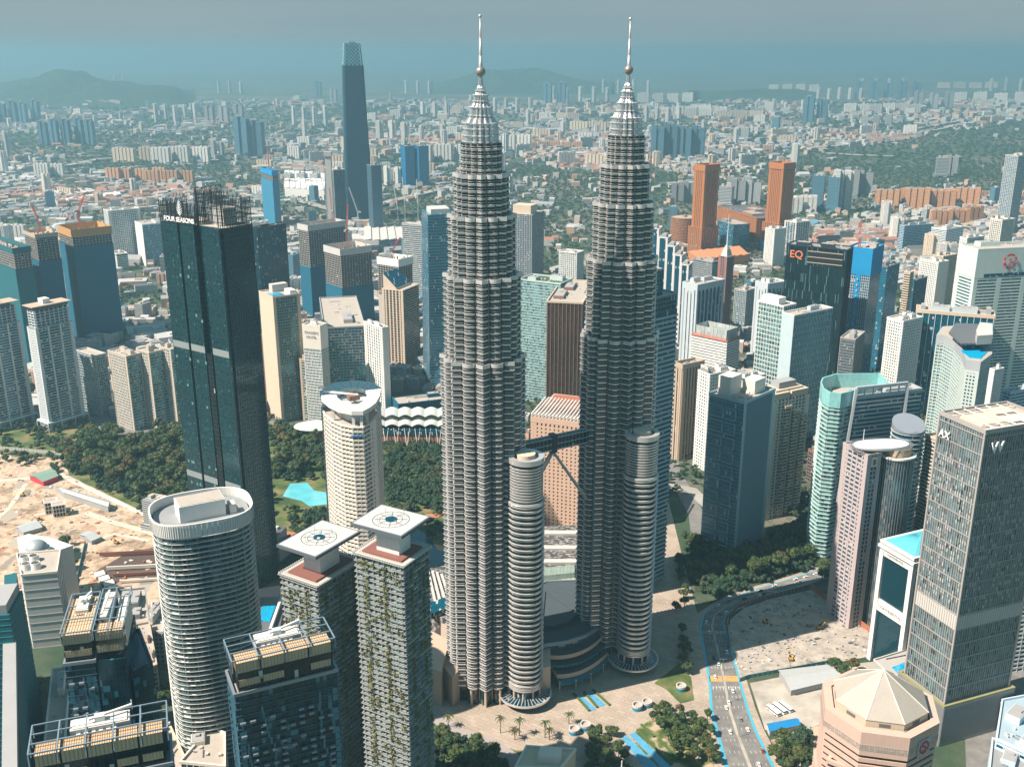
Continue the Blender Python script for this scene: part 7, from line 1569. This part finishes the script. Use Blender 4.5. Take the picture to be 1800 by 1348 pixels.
for i, a in enumerate((('slab', 70, 15, 55, 0), ('slab', 90, 16, 45, 1), ('cross', 28, 28, 75, 0), ('cross', 24, 24, 95, 7), ('twin', 46, 18, 80, 5), ('box', 30, 22, 50, 2), ('box', 24, 24, 70, 4), ('slab', 60, 15, 48, 3), ('box', 40, 26, 28, 2), ('slab', 52, 14, 32, 6), ('twin', 40, 18, 105, 4), ('box', 34, 30, 20, 7), ('cross', 30, 30, 60, 1), ('box', 22, 20, 90, 7))):
    PB.append(proto_block(a[0], a[1], a[2], a[3], W1[a[4]], wallm[(i * 2) % 3], i))
for p in PB: p.location = (0, -3200, 0)
pbu = [False]*len(PB)
KN = {0: 'white', 1: 'cream', 2: 'white', 3: 'pale', 4: 'grey', 5: 'banded', 6: 'blue glass', 7: 'orange', 8: 'banded', 9: 'pinkish', 10: 'blue glass', 11: 'pale', 12: 'cream', 13: 'pale'}
def region(x, y):
    px = 900 + FPX * x / (y*.9513 + 133); s_ = 'left' if px < 600 else 'middle' if px < 1150 else 'right'
    return s_, ('among the nearer towers' if y < 1900 else 'in the middle distance' if y < 3600 else 'in the far hazy city' if y < 7000 else 'near the horizon')
nb = [0]
def put_block(k, x, y, a, s_=(1, 1, 1), lab=None):
    sd_, rg_ = region(x, y); lab = lab or f'{KN[k]} {"tower block" if PB[k]["k"] > 60 else "building"} {rg_} on the {sd_} side'
    if not pbu[k]: pbu[k] = True; o = PB[k]; o.location = (x, y, 0); o.rotation_euler = (0, 0, a); o.scale = s_; o['label'] = lab; o['group'] = lab
    else: o = dup(PB[k], (x, y, 0), lab, a, lab, s_)
    nb[0] += 1
hts = (55, 45, 75, 95, 80, 50, 70, 48, 28, 32, 105, 20, 60, 90)
for p, h in zip(PB, hts): p['k'] = h
# clusters that stand out in the photograph: pixel of the foot, kind, number in the row, spacing, angle, scale
CL = [((265, 285), 1, 3, 92, .1, 1.25), ((320, 288), 0, 3, 70, .1, 1.3), ((385, 282), 3, 2, 34, .3, .85), ((200, 318), 7, 1, 60, .2, 1.0), ((250, 318), 7, 3, 62, .1, .9), ((300, 322), 7, 3, 60, .2, .9), ((90, 312), 0, 2, 50, .2, .9), ((8, 285), 3, 2, 34, .3, 1.3), ((25, 220), 10, 5, 52, .1, 1.6), ((120, 256), 10, 5, 52, .1, 1.15), ((440, 275), 10, 2, 46, .2, 1.9),
      ((180, 190), 1, 3, 90, 0, 1.4), ((310, 215), 3, 5, 55, .1, 1.2), ((395, 218), 4, 3, 70, .1, 1.6), ((545, 222), 3, 4, 55, 0, 1.3), ((610, 235), 5, 2, 60, 0, 1.6), ((690, 250), 2, 3, 50, .1, 1.5), ((765, 205), 2, 3, 70, 0, 1.4), ((780, 285), 0, 3, 74, 0, 1.25), ((735, 305), 1, 2, 60, .1, .8), ((660, 320), 0, 3, 50, .1, .8), ((700, 325), 2, 3, 40, .1, .8),
      ((880, 200), 3, 4, 70, 0, 1.3), ((975, 182), 10, 2, 80, 0, 2.3), ((1020, 180), 3, 5, 90, 0, 1.7), ((1050, 232), 1, 3, 90, .05, 1.3), ((905, 265), 0, 2, 60, 0, 1.3), ((975, 262), 7, 5, 64, .05, .7), ((1145, 215), 2, 6, 60, .05, 1.3), ((1215, 205), 0, 3, 80, 0, 1.4), ((1190, 280), 10, 4, 46, .12, 1.55), ((1240, 208), 0, 3, 90, .1, 1.3), ((1300, 210), 1, 3, 90, .05, 1.3), ((1310, 248), 5, 1, 60, 0, 1.5), ((1363, 240), 6, 1, 60, 0, 1.8), ((1432, 218), 10, 2, 60, 0, 1.9), ((1395, 162), 0, 4, 110, 0, 1.8), ((1560, 175), 10, 5, 90, 0, 2.2), ((1550, 160), 3, 4, 110, 0, 1.9), ((1475, 175), 2, 5, 80, 0, 1.5), ((1550, 200), 0, 6, 80, .05, 1.35), ((1540, 222), 5, 3, 60, 0, 1.5), ((1640, 190), 4, 3, 90, 0, 1.9), ((1700, 155), 1, 4, 140, 0, 1.9), ((1740, 180), 0, 4, 130, 0, 1.9), ((1780, 160), 3, 4, 120, 0, 1.9), ((1395, 305), 3, 1, 40, .2, 1.25),
      ((1600, 366), 7, 3, 66, .05, 1.2), ((1655, 368), 7, 3, 66, .1, 1.25), ((1680, 395), 7, 3, 60, .5, .95), ((1735, 352), 7, 3, 60, .1, .6), ((1448, 372), 6, 2, 34, .1, 1.55), ((1478, 372), 3, 2, 30, .1, 1.25), ((1505, 345), 4, 2, 44, .1, 1.05), ((1400, 375), 0, 2, 50, .4, .9), ((1275, 362), 5, 1, 50, .1, 1.4), ((1310, 360), 4, 2, 44, .1, .95), ((1670, 308), 4, 1, 50, .2, .9), ((1655, 312), 5, 1, 50, .2, 1.5), ((1270, 330), 5, 4, 66, .1, .7), ((1200, 355), 4, 2, 44, .3, .75), ((1182, 400), 6, 1, 40, .3, .85), ((520, 330), 5, 4, 44, .1, 1.0), ((545, 335), 9, 3, 60, .1, 1.0), ((600, 182), 4, 2, 100, 0, 1.7), ((560, 170), 10, 1, 60, 0, 1.9), ((735, 165), 3, 3, 90, 0, 1.8), ((210, 145), 2, 2, 90, 0, 1.6), ((405, 165), 3, 3, 90, 0, 1.6), ((1100, 165), 3, 4, 120, 0, 1.7), ((1170, 180), 0, 4, 100, 0, 1.7)]
rr = random.Random(5); fixed = []
for (px, k, num, sp_, a, s_) in CL:
    x, y = at(*px)
    for i in range(num):
        X, Y = x + (i - (num-1)/2) * sp_ * math.cos(a) * (s_**.5), y + (i - (num-1)/2) * sp_ * math.sin(a) + rr.uniform(-10, 10); put_block(k, X, Y, a - .45 + rr.uniform(-.1, .1), (s_**.7, s_**.7, (s_ if s_ < 1.2 else 1.2 + (s_ - 1.2)*.45) * rr.uniform(.9, 1.06))); fixed.append((X, Y))
# district fill
rr = random.Random(77); FX = list(fixed)
def okfill(x, y, r):
    for (a, b_) in FX:
        if (a-x)**2 + (b_-y)**2 < r*r: return False
    return True
tries = 0
while nb[0] < 720 and tries < 12000:
    tries += 1; t_ = rr.random(); y = 850 + 8500 * t_**1.35; x = rr.uniform(-.60, .60) * (y + 150)
    if not vis(x, y) or green_(x, y) > .12 or any(inside((x, y), z) for z in grn_zones): continue
    r = 30 if y < 2500 else 60
    if not free(x, y, r) or not okfill(x, y, r + 14): continue
    if y < 1700: k, s_ = rr.choice((5, 8, 11, 9, 8, 11)), rr.uniform(.5, .9)
    elif y < 3200: k, s_ = rr.choice((5, 8, 11, 9, 0, 2, 12, 6, 8, 9)), rr.uniform(.5, .95)
    else: k, s_ = rr.choice((0, 1, 2, 3, 8, 9, 12, 1, 0, 11)), rr.uniform(.5, 1.1)
    FX.append((x, y)); put_block(k, x, y, rr.choice((.3, .35, -.4, -.5, -.3, 1.2)) + rr.uniform(-.1, .1), (s_**.5, s_**.5, s_))
# low rise: three hundred nearest as things, the rest as one mass
def gable(m, x, y, sx, sy, h, a, mi_w, mi_r, flat):
    ca, sa = math.cos(a), math.sin(a); Pt = lambda u, v: (x + u*ca - v*sa, y + u*sa + v*ca); Q = [Pt(-sx/2, -sy/2), Pt(sx/2, -sy/2), Pt(sx/2, sy/2), Pt(-sx/2, sy/2)]
    m.mi = mi_w; m.prism(Q, 0, h, False); m.mi = mi_r
    if flat: m.cap(Q, h); m.mi = mi_w; p = Pt(sx*.2, 0); m.box(p[0], p[1], h, sx*.22, sy*.3, 2.2, a)
    else:
        r0, r1 = Pt(-sx/2, 0), Pt(sx/2, 0); z = h + sy*.22
        m.face([(*Q[0], h), (*Q[1], h), (*r1, z), (*r0, z)]); m.face([(*Q[2], h), (*Q[3], h), (*r0, z), (*r1, z)]); m.face([(*Q[1], h), (*Q[2], h), (*r1, z)]); m.face([(*Q[3], h), (*Q[0], h), (*r0, z)])
LM = wallm + roofm_
lows = []; rr = random.Random(21); y = 820.0
while y < 9500:
    sp_ = 19 if y < 2600 else 26 if y < 4200 else 44 if y < 6500 else 85; x = -.56 * (y + 150); blk = int(y / 90)
    while x < .56 * (y + 150):
        X, Y = x + rr.uniform(-.35, .35)*sp_, y + rr.uniform(-.35, .35)*sp_; x += sp_ * rr.uniform(.85, 1.2)
        g_ = green_(X, Y)
        if rr.random() < (.10 if g_ < 0 else .55 if g_ < .12 else .90): continue
        if any(inside((X, Y), z) for z in grn_zones) and rr.random() < .97: continue
        if not free(X, Y, 6 if Y > 1500 else -4) or not okfill(X, Y, 24): continue
        street = mn.noise(Vector((X*.004, Y*.004, 5)))
        if abs(mn.noise(Vector((X*.0016, Y*.0016, 1.7)))) < .03: continue
        a = .35 + street * 1.6 + rr.uniform(-.05, .05); big = rr.random() < (.10 if Y < 6000 else .3)
        sx, sy, h = (rr.uniform(28, 60), rr.uniform(18, 34), rr.uniform(8, 16)) if big else (rr.uniform(10, 22), rr.uniform(9, 15), rr.choice((5, 7, 9, 12, 16)))
        k = sp_ / 19 if not big else 1; k = k**.75; red = mn.noise(Vector((X*.002, Y*.002, 12))) > .2
        rf = rr.choice((2, 2, 2, 3, 0)) if red else rr.choice((0, 0, 1, 1, 3, 5, 0, 4 if rr.random() < .4 else 1))
        lows.append((X, Y, sx*k, sy*k, h * (1 if k == 1 else k**.7), a, rr.choice((0, 0, 1, 2, 3, 0, 2, 1)), len(wallm) + rf, rf != 2 and rr.random() < .75))
    y += sp_ * .95
print('low rise', len(lows), 'blocks', nb[0], 'tries', tries)
seen = [l for l in lows if vis(l[0], l[1])]; seen.sort(key=lambda l: l[1] / (l[2]*l[4])**.5); single = set(id(l) for l in seen[:290])
RN = {5: 'white', 6: 'grey', 7: 'red', 8: 'tan', 9: 'blue', 10: 'dark'}
mass = MB()
for l in lows:
    if id(l) in single:
        X, Y = l[0], l[1]; sd_, rg_ = region(X, Y); lab = f'low {RN[l[7]]} roofed building {rg_} on the {sd_} side'; m = MB(); gable(m, 0, 0, *l[2:6], 0, 1, l[8]); o = m.build('low_building', [LM[l[6]], LM[l[7]]]); o.location = (X, Y, 0); tag(o, lab, 'building', lab)
    else: gable(mass, *l)
tag(mass.build('low_rise_houses', LM), 'countless low roofs filling the city out to the haze', 'houses', None, 'stuff')
# --- trees between the roofs, woods and the park's undergrowth as one mass
def mass_trees(pts, name, lab, arrs):
    V, F, off_ = [], [], 0; MI = []
    by = [[] for _ in arrs]
    for p in pts: by[p[3]].append(p)
    vs, fs = [], []
    for ai, (v0, tri) in enumerate(arrs):
        if not by[ai]: continue
        P_ = np.array([(p[0], p[1], p[2], p[4]) for p in by[ai]]); ca, sa = np.cos(P_[:, 3]), np.sin(P_[:, 3]); s_ = P_[:, 2]
        x = (v0[None, :, 0]*ca[:, None] - v0[None, :, 1]*sa[:, None])*s_[:, None] + P_[:, 0:1]; y_ = (v0[None, :, 0]*sa[:, None] + v0[None, :, 1]*ca[:, None])*s_[:, None] + P_[:, 1:2]; z = v0[None, :, 2]*s_[:, None]
        vs.append(np.stack([x, y_, z], -1).reshape(-1, 3)); n_ = len(v0)
        fs.append((tri[None] + (np.arange(len(P_))*n_)[:, None, None] + off_).reshape(-1, 3)); off_ += n_*len(P_)
    v = np.concatenate(vs).astype(np.float32); f = np.concatenate(fs).astype(np.int32); me = bpy.data.meshes.new(name)
    me.vertices.add(len(v)); me.vertices.foreach_set('co', v.ravel()); me.loops.add(f.size); me.loops.foreach_set('vertex_index', f.ravel()); me.polygons.add(len(f)); me.polygons.foreach_set('loop_start', np.arange(len(f), dtype=np.int32)*3); me.polygons.foreach_set('loop_total', np.full(len(f), 3, dtype=np.int32))
    me.materials.append(woodm); me.update(calc_edges=True); o = bpy.data.objects.new(name, me); C.objects.link(o); return tag(o, lab, 'trees', None, 'stuff')
def arr(seed, lobes, leaves, n, mm):
    m = crown_arrays(seed, lobes, leaves, n=n, mm=mm); v = np.array(m.v); v[:, 2] = v[:, 2] * 1.15 - .12; t = []
    for f in m.f:
        for k in range(1, len(f)-1): t.append((f[0], f[k], f[k+1]))
    return v, np.array(t, dtype=np.int32)
near_a = [arr(s, 8, 170, 6, 4) for s in (31, 32, 33)]; far_a = [arr(s, 5, 26, 5, 3) for s in (41, 42, 43)]
pts = []; rr = random.Random(8)
for px, sp_, keep in ((parkpx, 12, .40), ([(1200, 940), (1300, 985), (1440, 895), (1460, 985), (1330, 1030), (1255, 1055), (1212, 1035)], 8, .95), ([(480, 735), (570, 765), (575, 960), (500, 960)], 9, .5), ([(680, 770), (790, 755), (790, 900), (750, 895), (680, 905)], 9, .9), ([(120, 790), (330, 760), (335, 905), (290, 905), (130, 838)], 9, .62), ([(1380, 1290), (1430, 1300), (1430, 1400), (1370, 1380)], 8, .8), ([(740, 1290), (850, 1310), (880, 1400), (640, 1400), (690, 1300)], 8, .8), ([(1130, 700), (1240, 700), (1240, 880), (1190, 850)], 14, .3), ([(1390, 860), (1440, 850), (1440, 930), (1380, 930)], 10, .8), ([(-60, 1180), (70, 1190), (90, 1330), (-60, 1400)], 9, .7)):
    for p in scatter(px, sp_, 3, .45, keep):
        if not inside(p, ppx([(490, 845), (585, 845), (585, 895), (490, 895)], 0)) and not inside(p, ppx([(150, 735), (335, 708), (338, 758), (250, 770), (170, 758)], 0)) and not inside(p, ppx([(690, 945), (800, 945), (800, 1010), (690, 1010)], 0)): pts.append((*p, rr.uniform(5, 8.5), rr.randrange(3), rr.uniform(0, 6)))
mass_trees(pts, 'undergrowth', 'dense mixed greenery filling the park and groves', near_a)
pts = []; y = 820.0
while y < 9000:
    sp_ = 15 if y < 2200 else 22 if y < 4200 else 42 if y < 6500 else 75; x = -.56*(y+150)
    while x < .56*(y+150):
        X, Y = x + rr.uniform(-.5, .5)*sp_, y + rr.uniform(-.5, .5)*sp_; x += sp_; g_ = green_(X, Y); gz = any(inside((X, Y), z) for z in grn_zones)
        if rr.random() > (.9 if gz else .14 if g_ < 0 else .42 if g_ < .12 else .88): continue
        if not free(X, Y, -20): continue
        pts.append((X, Y, rr.uniform(5, 8.5) * (sp_/15)**.62, rr.randrange(3), rr.uniform(0, 6)))
    y += sp_
print('far trees', len(pts)); mass_trees(pts, 'woodland', 'tree cover between the roofs and far woods', far_a)
# big single roofs that stand out
for px, z, mt, lab in (([(95, 352), (105, 356), (215, 342), (205, 335)], 14, white, 'long white wavy factory roof far left'), ([(60, 345), (75, 350), (170, 336), (160, 331)], 12, pale, 'long pale factory roof far left beside the white wavy one'), ([(1210, 442), (1230, 456), (1318, 448), (1300, 432)], 20, paint('orange_dome', (.55, .22, .10)), 'orange vaulted roof near the brown pointed tower'), ([(500, 300), (500, 330), (570, 335), (572, 305)], 30, white, 'broad white complex right of the slim blue netted tower'), ([(640, 398), (640, 422), (742, 425), (742, 400)], 24, pale, 'large pale screened construction site below the far skyscraper'), ([(1090, 262), (1092, 270), (1160, 272), (1158, 264)], 12, pale, 'long pale warehouse roof beyond the right twin'), ([(1330, 415), (1340, 428), (1420, 420), (1405, 410)], 18, paint('bright_blue_roof', (.02, .30, .52)), 'bright blue roofed block behind the black glass hotel')):
    q = ppx(px, z)
    if sum(q[i][0]*q[(i+1) % 4][1] - q[(i+1) % 4][0]*q[i][1] for i in range(4)) < 0: q = q[::-1]
    t = thing('hall', lab, 'hall', (*cen(q), 0)); slabbox(t, q, 0, z, mt, 'wall'); m = MB(); K = 7
    for k in range(K):
        a_, b_, c_, d_ = qp(q, k/K, .0), qp(q, (k+.9)/K, .0), qp(q, (k+.9)/K, 1), qp(q, k/K, 1); m.face([(*a_, z+.2), (*b_, z+2.5), (*c_, z+2.5), (*d_, z+.2)]); m.face([(*b_, z+.1), (*c_, z+.1), (*c_, z+2.5), (*b_, z+2.5)])
    m.build('roof', mt, t)
# ------------------------------------------------------------------ air
hm = bpy.data.materials.new('haze_air'); hm.use_nodes = True; n = hm.node_tree; n.nodes.clear()
o = n.nodes.new('ShaderNodeOutputMaterial'); pv = n.nodes.new('ShaderNodeVolumePrincipled')
pv.inputs['Color'].default_value = (.32, .56, .68, 1); pv.inputs['Density'].default_value = HAZE_D; pv.inputs['Anisotropy'].default_value = .35
n.links.new(pv.outputs[0], o.inputs['Volume'])
hb = MB(); hb.box(0, 20000, -2, 110000, 110000, 492)
hz = hb.build('haze', hm); tag(hz, 'pale blue haze lying over the whole city', None, None, 'stuff')
# ------------------------------------------------------------------ lettering becomes plain mesh
bpy.context.view_layer.update(); dg = bpy.context.evaluated_depsgraph_get()
for o in [o for o in C.objects if o.type == 'FONT']:
    me = bpy.data.meshes.new_from_object(o.evaluated_get(dg)); nm = o.name; mo = bpy.data.objects.new('sign_letters', me); C.objects.link(mo); mo.parent = o.parent; mo.location = o.location.copy(); mo.rotation_euler = o.rotation_euler.copy()
    bpy.data.objects.remove(o)
for o in [o for o in C.objects if o.parent is None and o.location.y < -2900 and o.type == 'EMPTY']:      # prototypes that were never placed
    for c_ in list(o.children_recursive): bpy.data.objects.remove(c_)
    bpy.data.objects.remove(o)
bpy.data.orphans_purge(do_recursive=True) if False else None

for o in C.objects:
    if o.parent and o.name.split('.')[0] in ('balustrade', 'louvre', 'window_glazing', 'cladding', 'opening_shade', 'post_row', 'blind'): o['kind'] = 'stuff'
